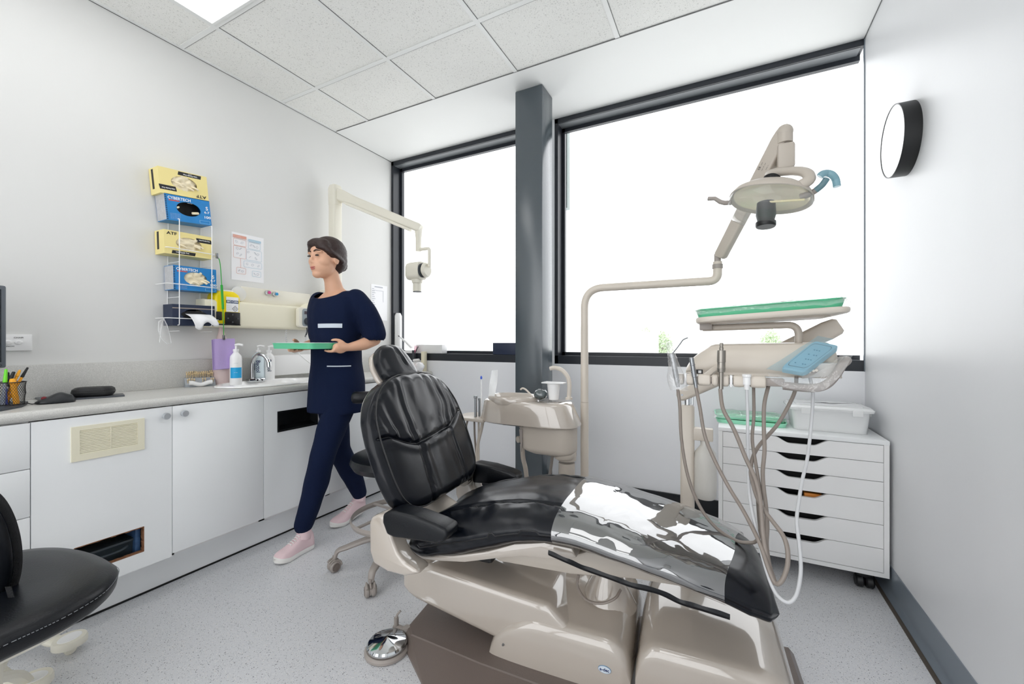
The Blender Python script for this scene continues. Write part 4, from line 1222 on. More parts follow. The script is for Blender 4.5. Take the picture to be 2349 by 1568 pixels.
# head: reflector dish facing down to the chair, clear shield below
HC = on_y(1763, 468, 1.80)
fwd = (Vector((-.25, -.30, -1))).normalized()      # beam direction
rx_ = Vector((1, 0, 0)) - fwd * fwd.x; 
rx_ = Vector((.985, -.10, .10)); rx_ = (rx_ - fwd * rx_.dot(fwd)).normalized(); ry_ = fwd.cross(rx_)
def HP(a, b, c): return HC + rx_ * a + ry_ * b + fwd * c
def dish(rings_): return [[HP(x, y, c) for x, y in superell(a * .88, b * .95, 2.3, 48)] for a, b, c in rings_]
mb = MB().loft(dish(((.150, .100, -.020), (.152, .102, -.024), (.142, .096, -.042), (.108, .078, -.062), (.04, .03, -.070), (.001, .001, -.071))), cap=False)
mb.loft(dish(((.150, .100, -.020), (.145, .095, -.022), (.132, .086, -.038), (.10, .070, -.054), (.04, .03, -.060), (.001, .001, -.061))), cap=False)
obj('head_shell', mb, M['beige2'], lt, sharp=50)
M['reflector'] = mat('dichroic_reflector', 'f6ead0', 0.22, metal=.25, var=.1)
obj('reflector', MB().loft(dish(((.140, .090, -.026), (.118, .078, -.040), (.06, .045, -.052), (.001, .001, -.055))), cap=False), M['reflector'], lt, sharp=0)
obj('shield', MB().loft(dish(((.152, .102, -.022), (.154, .104, .0), (.152, .103, .022), (.138, .094, .046), (.105, .072, .064), (.05, .036, .074), (.001, .001, .077))), cap=False), M['clear'], lt, sharp=0)
obj('shield_rim', MB().tube([HP(x, y, -.020) for x, y in superell(.152 * .88, .102 * .95, 2.3, 48)], .0028, 8, closed=True), M['beige2'], lt)
obj('lamp_housing', MB().lathe([(.016, 0), (.03, .004), (.033, .05), (.028, .07), (.028, .076), (.033, .078), (.033, .092), (.03, .096), (0, .096)], c=HP(-.01, .0, -.01), axis=Vector((-.02, -.1, -1))), M['black'], lt)
obj('bulb_bar', MB().cyl(HP(.0, .02, .004), HP(.112, .03, .004), .004), mat('ceramic_bar', 'e8dcae', .4), lt)
obj('cap', MB().cyl(HP(-.01, .01, -.064), HP(-.01, .01, -.108), .029, bev=.006), M['matblack'], lt)
hL = obj('handle', MB().tube([HP(-.128, .0, -.01), HP(-.150, -.0, -.008), HP(-.172, -.01, -.020), HP(-.196, -.01, -.036), HP(-.222, -.01, -.036)], [.010, .009, .009, .008, .008, .008][:5], 12), M['taupe2'], lt)
hp_ = [O(1836, 452, 1.78), O(1856, 445, 1.77), O(1872, 436, 1.76), O(1886, 424, 1.75), O(1896, 410, 1.75)]
hR = obj('handle', MB().tube(hp_, lambda q: lerp(.012, .008, q), 12, smooth=5), M['taupe2'], lt)
gp_ = [O(1880, 405, 1.74), O(1886, 399, 1.74), O(1897, 397, 1.75), O(1909, 401, 1.75), O(1917, 412, 1.76), O(1920, 428, 1.76)]
obj('grip_film', MB().tube(gp_, .0115, 14, smooth=6).tube([p + Vector((0, -.001, 0)) for p in hp_[2:]], .0105, 12, smooth=4), M['gripfilm'], hR)
# ============================================================ delivery unit over the patient's feet
DYB, DYH = 1.50, 1.58                              # handpiece bar, front of the head
def D(px, py, y=DYB): return on_y(px, py, y)
P0 = on_y(1577, 1000, 1.95)
du = thing('delivery_unit', 'beige dental delivery unit with hanging hoses on a slim post beside the white drawers', 'dental unit', (P0.x, 1.95, 0))
pw = .0275
zpt = on_y(1577, 928, 1.95).z
mb = MB().loft([[(P0.x + x, 1.95 + y, z) for x, y in rrect(2 * pw, 2 * pw, .014, 5)] for z in (.0, zpt - .01)] + [[(P0.x + x * .8, 1.95 + y * .8, zpt) for x, y in rrect(2 * pw, 2 * pw, .014, 5)]])
obj('post', mb, M['beigem'], du)
obj('piston', MB().cyl((P0.x, 1.95, zpt - .01), (P0.x, 1.95, zpt + .06), .012).cyl((P0.x + .02, 1.95, zpt - .01), (P0.x + .02, 1.95, zpt + .05), .004), M['chrome'], du)
bt_ = on_y(1613, 1070, 1.95)
obj('bottle_bracket', MB().box(P0.x + .02, on_y(1636, 1000, 1.95).x, 1.93, 1.97, on_y(1600, 1008, 1.95).z, on_y(1600, 980, 1.95).z, r=.004), M['beigem'], du)
b0, b1 = on_y(1616, 1142, 1.95).z, on_y(1616, 1020, 1.95).z
obj('water_bottle', MB().lathe([(.0, b0), (.036, b0 + .002), (.044, b0 + .012), (.045, b0 + .05), (.045, b1 - .06), (.040, b1 - .03), (.024, b1 - .008), (.018, b1), (.018, b1 + .02), (0, b1 + .02)], c=(on_y(1615, 1070, 1.95).x + .004, 1.95, 0), seg=32), M['milkbottle'] if 'milkbottle' in M else mat('milky_bottle', 'ece9e2', .35, trans=.25), du)
# straight balance arm from the post to the elbow behind the head
A0 = on_y(1567, 905, 1.95); A1 = on_y(1912, 752, 1.84)
da = (A1 - A0).normalized(); sa_ = Vector((0, 0, 1)).cross(da).normalized(); ua = da.cross(sa_)
FD = Matrix(((da.x, sa_.x, ua.x, A0.x), (da.y, sa_.y, ua.y, A0.y), (da.z, sa_.z, ua.z, A0.z), (0, 0, 0, 1)))
La = (A1 - A0).length
mb = MB(); mb.loft([[(s_, y, z) for y, z in rrect(.056 * q, .050 * w, .012, 5)] for s_, q, w in ((-.022, .7, .5), (-.015, .95, .8), (0, 1, 1), (La * .55, 1, 1.1), (La - .02, 1.08, 1.35), (La + .012, 1.0, 1.2), (La + .022, .8, .9))], M=FD)
arm_ = obj('balance_arm', mb, M['beigem'], du)
obj('pivot_screw', MB().cyl(FD @ Vector((.005, .0275, 0)), FD @ Vector((.005, .0295, 0)), .005).cyl(FD @ Vector((.005, -.0275, 0)), FD @ Vector((.005, -.0295, 0)), .005), M['steel'], arm_)
# head: wedge-shaped case
x0 = D(1572, 850, DYH).x; x1 = D(1936, 820, DYH).x
zt_ = 1.119; zb_ = D(1700, 862, DYH).z
mb = MB(); rings = []
for i in range(29):
    q = i / 28; X = lerp(x0, x1, q)
    e = math.sqrt(max(.0, 1 - ((max(0, .03 - (X - x0)) / .03) ** 2))) * .8 + .2
    e2 = math.sqrt(max(.0, 1 - ((max(0, .035 - (x1 - X)) / .035) ** 2))) * .7 + .3
    top = interp(X, [x0, x0 + .025, x0 + .085, x1], [1.050, 1.068, 1.112, zt_])
    top = lerp(zb_ + .02, top, min(e, e2)) if e2 < 1 or e < 1 else top
    yf = DYH + (1 - min(e, e2)) * .03; yb_ = 1.80 - (1 - min(e, e2)) * .03
    h = (top - zb_)
    pts = [(yf + .014, zb_), (yf + .004, zb_ + .008), (yf, zb_ + h * .35), (yf + .006, zb_ + h * .62), (yf + .026, zb_ + h * .88), (yf + .055, top), (yb_ - .02, top), (yb_ - .004, top - .012), (yb_, zb_ + h * .4), (yb_ - .02, zb_)]
    # rounded outline
    rp_ = spline([Vector((0, a, b)) for a, b in pts], 4, closed=True)
    rings.append([(X, p.y, p.z) for p in rp_])
mb.loft(rings)
hd = obj('head', mb, M['beigem'], du, sharp=60)
obj('port', MB().box(D(1597, 852, DYH).x, D(1612, 852, DYH).x, DYH - .002, DYH + .01, D(1600, 857, DYH).z, D(1600, 847, DYH).z), M['black'], hd)
obj('port_cover', MB().box(D(1602, 852, DYH).x, D(1609, 852, DYH).x, DYH - .004, DYH, D(1600, 855, DYH).z, D(1600, 849, DYH).z), M['plastic_white'], hd)
# lower right switch panel
obj('switch_panel', MB().prism([(D(1836, 862, 1.55).x, D(1836, 868, 1.55).z), (D(1912, 862, 1.55).x, D(1912, 862, 1.55).z), (D(1922, 835, 1.55).x, D(1922, 832, 1.55).z), (D(1850, 840, 1.55).x, D(1850, 832, 1.55).z)], 'y', 1.545, 1.60, r=.006), mat('pale_grey_panel', 'd8d4cf', .3), du)
for (a, b) in ((1866, 850), (1873, 849), (1857, 853)):
    obj('switch', MB().cyl(D(a, b, 1.548), D(a, b, 1.53), .004), M['steeld'], du)
# hold bar with holders
bL, bR = D(1548, 872), D(1757, 878)
zc_ = (bL.z + bR.z) / 2
BZ = .996
obj('bar_core', MB().cyl((bL.x + .004, DYB + .008, BZ), (D(1790, 880).x, DYB + .012, BZ - .002), .011).box(D(1752, 880).x, D(1800, 880).x, DYB, DYB + .03, BZ - .012, BZ + .012, r=.003), M['taupe2'], du)
obj('bar_bracket', MB().tube([D(1612, 868, DYB + .01), D(1628, 855, DYB + .03), D(1650, 838, DYB + .09)], .012, 10, flat=.8), M['beigem'], du)
for (a, b) in ((1548, 1568), (1573, 1592), (1600, 1630), (1633, 1648), (1652, 1672), (1682, 1708), (1720, 1757)):
    xa, xb = D(a, 875).x, D(b, 875).x
    obj('holder', MB().loft([[(X, DYB + .006 + y, BZ + z) for y, z in rrect(.036 * q, .036 * q, .010 * q, 5)] for X, q in ((xa, .8), (xa + .003, .98), ((xa + xb) / 2, 1.04), (xb - .003, .98), (xb, .8))]), M['beigem'], du)
for a in (1573, 1677, 1713):
    xa = D(a, 875).x
    obj('clip', MB().box(xa - .004, xa + .004, DYB - .014, DYB + .02, BZ - .020, BZ + .019, r=.003), M['plastic_white'], du)
# handpieces
def hp(label, name, segs, m, group='handpieces in the holder bar'):
    """segs: list of (point, radius)"""
    t = thing(name, label, 'handpiece', segs[0][0], group=group)
    mb = MB()
    a0, axis = segs[0][0], (segs[-1][0] - segs[0][0]).normalized()
    mb.lathe([(1e-4, 0)] + [(r, (p - a0).length) for p, r in segs] + [(1e-4, (segs[-1][0] - a0).length)], c=a0, axis=axis, seg=24)
    obj('body', mb, m, t, sharp=30); return t
def seg2(a, b, lst): return [(a.lerp(b, q), r) for q, r in lst]
yF = DYB - .016
s_a, s_b = D(1556, 888, yF), D(1541, 812, yF)
t = hp('steel air and water syringe in a clear sleeve, leftmost on the holder bar', 'syringe', seg2(s_a, s_b, [(0, .005), (.1, .0075), (.3, .009), (.75, .0085), (.92, .011), (1, .010)]), M['steel'])
obj('nozzle', MB().tube([s_b, D(1549, 803, yF), D(1561, 787, yF), D(1567, 779, yF), D(1578, 774, yF)], .0022, 8, smooth=4), M['steel'], t)
mb = MB(); grid = []
for i in range(15):
    q = i / 14; c = s_a.lerp(s_b, -.08 + q * 1.45); w = (.021 + .008 * math.sin(q * 5 + 1)) * (1 if q < .75 else 1 - (q - .75) * 2.2)
    grid.append([c + Vector((math.cos(a) * w * (1 + .25 * nz3(q * 9, a, 1)), math.sin(a) * .016 * (1 + .3 * nz3(q * 8, a, 5)), .002 * math.sin(a * 3))) for a in [2 * PI * k / 20 for k in range(21)]])
mb.sheet(grid); obj('sleeve', mb, M['wrap'], t, sharp=0)
s_a, s_b = D(1597, 889, yF), D(1586, 820, yF)
hp('slim steel handpiece coupling tilted beside the wrapped syringe', 'handpiece', seg2(s_a, s_b, [(0, .0055), (.35, .0062), (.36, .0075), (.55, .0080), (.56, .0072), (.74, .0072), (.75, .0082), (.78, .0082), (.79, .0074), (.97, .0074), (1, .0065)]), M['steel'])
s_a, s_b = D(1654, 892, yF), D(1655, 786, yF)
hp('thick dark steel handpiece motor standing upright in the middle of the bar', 'handpiece', seg2(s_a, s_b, [(0, .0065), (.36, .0068), (.37, .0112), (.45, .0125), (.46, .0118), (.58, .0118), (.585, .0128), (.82, .0128), (.84, .0120), (.845, .0062), (.90, .0062), (.905, .0052), (.93, .0052), (.935, .0062), (.98, .0058), (1, .004)]), M['steeld'])
s_a, s_b = D(1713, 893, yF), D(1713, 858, yF)
hp('white plastic suction handle at the right of the bar', 'handpiece', seg2(s_a, s_b, [(0, .007), (.3, .008), (.31, .011), (.8, .011), (.85, .0125), (1, .0125)]), M['plastic_white'])
# hoses: down from the bar, a slack loop by the chair toe, then up below the head
OX, OY_, KK = 1480, 840, 2.703
def hs(pts, y0, ylow, y1, r, m, label):
    pp = [(OX + a / KK, OY_ + b / KK) for a, b in pts]
    k = max(range(len(pp)), key=lambda i: pp[i][1]); n = len(pp) - 1
    out = []
    for i, (a, b) in enumerate(pp):
        y = sinterp(i, [0, k, n], [y0, ylow, y1]) if 0 < k < n else lerp(y0, ylow, i / n)
        out.append(on_y(a, b, y))
    o = obj('hose', MB().tube(spline(out, 6), r, 10), m, du)
    return o
hs([(202, 140), (215, 250), (225, 450), (265, 680), (340, 870), (440, 1000), (560, 1078), (650, 1092), (690, 1080), (712, 1030), (706, 940), (700, 850), (692, 720)], yF, 1.47, 1.42, .0052, M['hose'], '')
hs([(315, 130), (340, 260), (370, 430), (430, 580), (520, 750), (600, 880), (670, 1010), (720, 1120), (760, 1240), (800, 1335), (830, 1345), (860, 1305), (884, 1220), (880, 1120), (850, 1040), (790, 960), (730, 880), (690, 800), (662, 700), (655, 640), (665, 570), (700, 500), (760, 430), (820, 360), (880, 260), (930, 150), (938, 60)], yF, 1.255, 1.56, .0056, M['hose'], '')
hs([(465, 140), (475, 230), (492, 285), (540, 370), (580, 460), (620, 560), (660, 645), (690, 720), (712, 820), (722, 920), (732, 1040), (752, 1170), (785, 1300), (800, 1345)], yF, 1.265, 1.265, .0060, M['hose'], '')
hs([(630, 140), (635, 300), (635, 450), (640, 640), (645, 760), (660, 880), (690, 1020), (720, 1150), (760, 1290), (800, 1390), (840, 1440), (890, 1463), (930, 1430), (955, 1350), (965, 1240), (955, 1100), (940, 950), (955, 820), (975, 700), (1000, 600), (1015, 500), (1030, 350), (1040, 170), (1020, 60)], yF, 1.23, 1.56, .0046, M['hosew'], '')
hs([(672, 130), (674, 300), (664, 450), (682, 580), (700, 690), (716, 800), (718, 920), (724, 1040), (744, 1150), (772, 1260), (800, 1335)], DYB + .03, 1.28, 1.28, .0048, M['hose'], '')
hs([(764, 120), (738, 240), (736, 400), (740, 520), (729, 650), (735, 760), (750, 880), (756, 1000), (752, 1110), (770, 1230), (805, 1340)], DYB + .03, 1.29, 1.29, .0058, M['hose'], '')
# handle rail
hr = [D(1796, 884, 1.50), D(1835, 888, 1.50), D(1872, 889, 1.50), D(1898, 880, 1.505), D(1918, 858, 1.52), D(1932, 836, 1.535), D(1942, 826, 1.56), D(1925, 828, 1.62)]
obj('handle', MB().tube(hr, .0125, 14, smooth=7), M['taupe2'], du)
mb = MB(); grid = []
a_ = [D(1768, 872, 1.475), D(1800, 888, 1.475), D(1850, 897, 1.475), D(1880, 897, 1.475), D(1910, 880, 1.475), D(1935, 850, 1.48), D(1958, 812, 1.49)]
b_ = [D(1760, 852, 1.50), D(1800, 862, 1.50), D(1845, 868, 1.50), D(1880, 850, 1.51), D(1905, 835, 1.52), D(1930, 812, 1.54), D(1962, 790, 1.55)]
a_ = spline(a_, 5); b_ = spline(b_, 5)
grid = [[p.lerp(q, k / 6) + Vector((0, -.012 * math.sin(PI * k / 6) + .004 * nz3(i * .4, k * .7, 2), .003 * nz3(i * .5, k, 8))) for k in range(7)] for i, (p, q) in enumerate(zip(a_, b_))]
mb.sheet(grid); obj('handle_wrap', mb, M['wrap'], du, sharp=0)
# touch pad under a blue barrier film
c0, c1, c2, c3 = D(1790, 846, 1.515), D(1846, 856, 1.50), D(1926, 795, 1.60), D(1868, 783, 1.62)
nrm = (c1 - c0).cross(c3 - c0).normalized()
if nrm.dot(Vector((0, 0, EYE)) - c0) < 0: nrm = -nrm
def quad_pt(a, b): return (c0.lerp(c1, a)).lerp(c3.lerp(c2, a), b)
def pad_ring(e, off, n=1.0): return [quad_pt(.5 + x, .5 + y) + nrm * off for x, y in rrect(1 - e, 1 - e, .12, 5)]
M['padblue'] = mat('grey_blue_pad', 'a6c8d4', .4)
pd = obj('touch_pad', MB().loft([pad_ring(.0, -.012), pad_ring(0, .002), pad_ring(.05, .006)]), M['padblue'], du, sharp=30)
mb = MB(); mb.loft([pad_ring(.20, .0068), pad_ring(.22, .0068)], cap=False)
obj('pad_outline', mb, M['ink'], pd)
mb = MB(); rr = random.Random(5)
for i in range(5):
    for j in range(4):
        a, b = .30 + .4 * i / 4, .22 + .16 * j
        c = quad_pt(a, b) + nrm * .0064
        if rr.random() < .65: mb.cyl(c, c + nrm * .0004, .0022, seg=10)
obj('pad_marks', mb, mat('teal_marks', '4c7f93', .5), pd)
e0, e1, e2, e3 = D(1757, 852, 1.51), D(1850, 866, 1.485), D(1945, 790, 1.585), D(1876, 776, 1.61)
grid = []
for i in range(13):
    row = []
    for j in range(13):
        p = (e0.lerp(e1, j / 12)).lerp(e3.lerp(e2, j / 12), i / 12)
        row.append(p + nrm * (.010 + .003 * nz3(i * .45, j * .45, 3)))
    grid.append(row)
mb = MB(); mb.sheet(grid); obj('barrier_film', mb, M['bluefilm'], pd, sharp=0)

# ---- tray table above the head
TT = []
tzL, tzR = 1.184, 1.212
def ttz(x): return lerp(tzL, tzR, (x + .13) / .50)
tl, tr_ = D(1594, 738, 1.60).x, D(1958, 716, 1.60).x
mb = MB(); cxm = (tl + tr_) / 2; wd = tr_ - tl
ol = rrect(wd, .30, .05, 7)
def tring(q, dz): return [(cxm + x * q, 1.735 + y * (q if q > .9 else q), ttz(cxm + x * q) + dz) for x, y in ol]
mb.loft([tring(.965, -.0), tring(.99, .003), tring(1.0, .010), tring(.995, .017), tring(.98, .020), tring(.965, .0175), tring(.95, .014)])
tt = obj('tray_table', mb, M['beigem'], du, sharp=40)
obj('rib', MB().loft([[(cxm + x, 1.735 + y, ttz(cxm + x) - d) for x, y in rrect(wd * .8, .20, .03, 5)] for d in (.006, -.002)]), M['beige2'], tt)
kb = D(1620, 748, 1.66)
obj('tray_bracket', MB().box(kb.x - .022, kb.x + .020, 1.655, 1.70, kb.z - .014, kb.z + .022, r=.003), M['taupe2'], tt)
ta = arc_bend([D(1612, 752, 1.68), D(1625, 752, 1.68), D(1832, 744, 1.68), D(1832, 800, 1.68)], .035, 8)
obj('tray_arm', MB().tube(ta, .0115, 14), M['beige2'], du)

# ---- mint instrument tray in cling film, on the tray table
def mint_tray(name, label, ctr, L_, W_, h, rz, m, tilt=None, cells=((-.5, -.1, -.5, .1), (-.1, .5, -.5, -.05), (-.1, .2, -.05, .5), (.2, .5, -.05, .5), (-.5, -.1, .1, .5)), group=None, film_=True):
    t = thing(name, label, 'tray', ctr, 0, group)
    c = Vector(ctr); cr, sr = math.cos(rz), math.sin(rz)
    zz = tilt or (lambda x: 0)
    def X(x, y, z): 
        wx, wy = c.x + x * cr - y * sr, c.y + x * sr + y * cr
        return (wx, wy, c.z + z + zz(wx) - zz(c.x))
    mb = MB()
    o1 = rrect(L_ * .95, W_ * .93, .03, 5); o2 = rrect(L_ * .985, W_ * .97, .034, 5); o3 = rrect(L_, W_, .036, 5); o4 = rrect(L_ * .965, W_ * .95, .032, 5); o5 = rrect(L_ * .93, W_ * .91, .028, 5)
    mb.loft([[X(x, y, z) for x, y in o_] for o_, z in ((o1, 0), (o2, h - .003), (o3, h - .002), (o3, h), (o4, h), (o5, .003))])
    b = obj('tray_body', mb, m, t, sharp=35)
    mb = MB()
    for (a0, a1, b0, b1) in cells:
        x0, x1, y0, y1 = a0 * L_ * .92, a1 * L_ * .92, b0 * W_ * .9, b1 * W_ * .9
        for (p, q) in (((x0, y1), (x1, y1)), ((x1, y0), (x1, y1))):
            if abs(p[1]) > W_ * .44 and p[1] == q[1]: continue
            if abs(p[0]) > L_ * .45 and p[0] == q[0]: continue
            w = .003
            if p[1] == q[1]: poly = [(p[0], p[1] - w), (q[0], q[1] - w), (q[0], q[1] + w), (p[0], p[1] + w)]
            else: poly = [(p[0] - w, p[1]), (p[0] + w, p[1]), (q[0] + w, q[1]), (q[0] - w, q[1])]
            mb.loft([[X(x, y, .002) for x, y in poly], [X(x, y, h * .8) for x, y in poly]])
    obj('dividers', mb, m, t)
    if film_:
        mb = MB(); grid = []
        for i in range(33):
            row = []
            for j in range(17):
                x, y = (i / 32 - .5) * L_ * 1.05, (j / 16 - .5) * W_ * 1.06
                e = max(abs(i / 32 - .5), abs(j / 16 - .5)) * 2
                z = h + .004 + .006 * nz3(x * 22, y * 22, 1) + .006 * max(0, nz3(x * 9, y * 9, 6)) - (max(0, e - .9) * h * 7.5)
                row.append(X(x, y, z))
            grid.append(row)
        mb.sheet(grid); obj('cling_film', mb, M['wrap'], t, sharp=0)
    return t
mint_tray('instrument_tray', 'mint green instrument tray in cling film on the beige tray table', (cxm - .005, 1.735, ttz(cxm) + .0185), .435, .255, .030, 0.0, M['green'], tilt=ttz)
# ---- trays and tub on the chest
tz_ = CZ1 + .0005
mint_tray('instrument_tray', 'mint green tray lying flat, lower of two on the white drawers', (.115, 2.60, tz_), .33, .20, .020, R(-4), M['green2'], film_=False)
mint_tray('instrument_tray', 'mint green tray under film, upper of two on the white drawers', (.10, 2.615, tz_ + .0215), .32, .20, .022, R(3), M['green2'])
bx_ = thing('storage_box', 'clear plastic box with a lid on the white drawers in the corner', 'box', (.445, 2.60, tz_))
def BR(L_, W_, r): return [(.445 + x, 2.60 + y) for x, y in rrect(L_, W_, r, 5)]
mb = MB(); mb.loft([[(x, y, z) for x, y in BR(l, w, .03)] for l, w, z in ((.29, .22, tz_), (.31, .235, tz_ + .10), (.305, .23, tz_ + .10), (.285, .215, tz_ + .003))])
obj('body', mb, M['milky'], bx_)
mb = MB(); mb.loft([[(x, y, z) for x, y in BR(l, w, .03)] for l, w, z in ((.335, .262, tz_ + .102), (.34, .267, tz_ + .112), (.325, .25, tz_ + .120), (.27, .20, tz_ + .121), (.265, .195, tz_ + .126), (.05, .03, tz_ + .126))])
obj('lid', mb, M['milky'], bx_)
for x in (.445 - .10, .445 + .10):
    obj('clip', MB().box(x - .02, x + .02, 2.60 - .1385, 2.60 - .1335, tz_ + .085, tz_ + .116, r=.002), M['milky'], bx_)
obj('clip', MB().box(.445 + .1690, .445 + .174, 2.57, 2.63, tz_ + .075, tz_ + .116, r=.002), M['milky'], bx_)
single('towel', MB().loft([[(.445 + x, 2.60 + y, z) for x, y in rrect(l, .16, .02, 4)] for l, z in ((.20, tz_ + .004), (.205, tz_ + .03), (.20, tz_ + .06))]), mat('white_towel', 'eef2f5', .8), 'folded white towelling inside the clear lidded box', 'towel', origin=(.445, 2.60, tz_ + .004))
# ============================================================ the person walking along the bench with a tray
PC = Vector((-1.995, 1.675, 0))
person = thing('person', 'person in navy scrubs and pale pink trainers walking along the bench with a green tray', 'person', PC)
def PL(f, l, z): return Vector((PC.x + l, PC.y - f, z))
HF, HZ = .078, 1.581
HK = 1.04
def ell(mb, f, l, z, rf, rl, rz, seg=24):
    if z > 1.47: f, l, z, rf, rl, rz = HF + (f - HF) * HK, l * HK, 1.50 + (z - 1.50) * HK, rf * HK, rl * HK, rz * HK
    return mb.ball(PL(f, l, z), rl, rf, rz, seg)
def ringe(f, l, z, rf, rl, n=32, p=2.3): return [PL(f, l, z) + Vector((x, y, 0)) for x, y in superell(rl, rf, p, n)]
def limb(mb, pts, rad, seg=16, smooth=6):
    if min(q[2] for q in pts) > 1.53:
        pts = [(HF + (f - HF) * HK, l * HK, 1.50 + (z - 1.50) * HK) for f, l, z in pts]; rad = [r * HK for r in rad]
    p = [PL(*q) for q in pts]
    sp = spline(p, smooth); n = len(sp)
    rs = []
    for i in range(n):
        t = i / (n - 1) * (len(rad) - 1); k = min(int(t), len(rad) - 2); rs.append(lerp(rad[k], rad[k + 1], t - k))
    mb.tube(sp, rs, seg); mb.ball(p[0], rs[0], seg=16); mb.ball(p[-1], rs[-1], seg=16)
b = MB()
# skull, jaw, face
ell(b, HF - .012, 0, HZ + .022, .094, .074, .092); ell(b, HF + .018, 0, HZ - .040, .066, .058, .066)
ell(b, HF + .050, 0, HZ - .088, .026, .028, .022)                       # chin
ell(b, HF + .086, 0, HZ - .020, .013, .010, .017, 14); ell(b, HF + .079, 0, HZ + .004, .010, .008, .024, 14)   # nose
for s_ in (-1, 1):
    ell(b, HF + .066, s_ * .031, HZ + .022, .014, .024, .008, 14)        # brow
    ell(b, HF + .034, s_ * .032, HZ - .020, .040, .034, .036, 18)        # cheek
    ell(b, HF - .008, s_ * .075, HZ - .008, .018, .007, .030, 14)        # ear
    ell(b, HF + .083, s_ * .010, HZ - .030, .007, .007, .006, 10)
ell(b, HF + .074, 0, HZ - .054, .011, .022, .0055, 14); ell(b, HF + .072, 0, HZ - .064, .011, .019, .006, 14)   # lips
# neck and trunk
limb(b, [(HF - .02, 0, HZ - .05), (.035, 0, 1.47), (.015, 0, 1.40)], [.046, .043, .054])
b.loft([ringe(.005, 0, z, rf, rl) for z, rf, rl in ((.78, .06, .08), (.84, .095, .135), (.92, .105, .145), (1.02, .090, .122), (1.12, .092, .125), (1.22, .105, .142), (1.31, .105, .155), (1.37, .075, .120), (1.405, .052, .075), (1.43, .03, .04))])
for s_ in (-1, 1):
    # arm, forearm, wrist
    limb(b, [(.0, s_ * .160, 1.350), (-.045, s_ * .20, 1.25), (-.075, s_ * .215, 1.135)], [.036, .038, .036])
    limb(b, [(-.075, s_ * .215, 1.135), (.0, s_ * .208, 1.108), (.085, s_ * .194, 1.092)], [.036, .034, .022])
    # palm
    limb(b, [(.085, s_ * .194, 1.092), (.12, s_ * .186, 1.092), (.155, s_ * .181, 1.092)], [.021, .024, .022], 14)
    ell(b, .135, s_ * .186, 1.088, .040, .014, .030, 16)
    # four fingers under the tray, thumb on the rim
    for k, (f0, ln, dz) in enumerate(((.108, .050, 0), (.129, .060, -.001), (.150, .064, -.001), (.171, .058, 0))):
        limb(b, [(f0, s_ * .186, 1.082 + dz), (f0 + .004, s_ * .176, 1.072), (f0 + .010, s_ * (.186 - ln * .55), 1.0715), (f0 + .013, s_ * (.186 - ln), 1.0755)], [.0088, .0083, .0078, .0066], 10, 4)
    limb(b, [(.108, s_ * .188, 1.104), (.128, s_ * .180, 1.124), (.150, s_ * .168, 1.1315), (.164, s_ * .156, 1.1295)], [.012, .0098, .0090, .0072], 10, 4)
# legs and ankles
LEGS = {1: dict(hip=(.0, .078, .88), knee=(.125, .040, .515), ank=(.200, -.022, .125), heel=(.145, -.022), toe=(.365, -.016), lift=0.0),
        -1: dict(hip=(-.01, -.078, .88), knee=(-.085, -.088, .47), ank=(-.262, -.108, .135), heel=(-.300, -.108), toe=(-.045, -.110), lift=.030)}
for s_, g_ in LEGS.items():
    hp_, kn, an = g_['hip'], g_['knee'], g_['ank']
    mid = tuple(lerp(kn[i], an[i], .4) + (0, 0, 0)[i] - (.012 if i == 0 else 0) for i in range(3))
    limb(b, [hp_, tuple(lerp(hp_[i], kn[i], .5) for i in range(3)), kn], [.078, .066, .047])
    limb(b, [kn, mid, an], [.046, .047, .030])
    limb(b, [an, (an[0] - .005, an[1], .075 + g_['lift']), (lerp(g_['heel'][0], g_['toe'][0], .5), g_['toe'][1], .048 + g_['lift'] * .4), (g_['toe'][0] - .04, g_['toe'][1], .034)], [.028, .026, .020, .010])
bm2 = remeshed(b, .0046, 5)
body = obj('body', bm2, M['skin'], person, sharp=0)
# eyes, lips, brows
M['eye'] = mat('eye_dark', '2a1d18', .15); M['lip'] = mat('lip', 'b96d64', .45)
for s_ in (-1, 1):
    m = MB(); ell(m, HF + .0775, s_ * .030, HZ + .004, .0075, .0125, .0045, 14); obj('eye', m, M['eye'], body)
    m = MB(); limb(m, [(HF + .083, s_ * .014, HZ + .026), (HF + .082, s_ * .030, HZ + .031), (HF + .070, s_ * .046, HZ + .027)], [.003, .0035, .002], 8, 4); obj('eyebrow', m, M['hair'], body)
m = MB(); ell(m, HF + .0805, 0, HZ - .056, .006, .019, .0042, 14); ell(m, HF + .0785, 0, HZ - .064, .006, .016, .0048, 14); obj('lips', m, M['lip'], body)
# hair drawn back into a low knot, fringe over the brow
h = MB()
ell(h, HF - .024, 0, HZ + .034, .098, .082, .092); ell(h, HF - .052, 0, HZ + .002, .068, .074, .080)
ell(h, HF + .034, -.016, HZ + .070, .052, .060, .036); ell(h, HF + .040, .030, HZ + .060, .042, .040, .036)
ell(h, HF - .105, 0, HZ - .022, .030, .034, .032)
for s_ in (-1, 1): limb(h, [(HF + .058, s_ * .034, HZ + .062), (HF + .040, s_ * .066, HZ + .036), (HF + .006, s_ * .077, HZ + .012), (HF - .05, s_ * .068, HZ - .012)], [.016, .016, .014, .014])
h2 = remeshed(h, .006, 4)
h2.deform(lambda c: c + Vector((.002 * nz3(c.x * 30, c.z * 160, 1), .002 * nz3(c.y * 20, c.z * 160, 4), 0)))
obj('hair', h2, M['hair'], person, sharp=0)
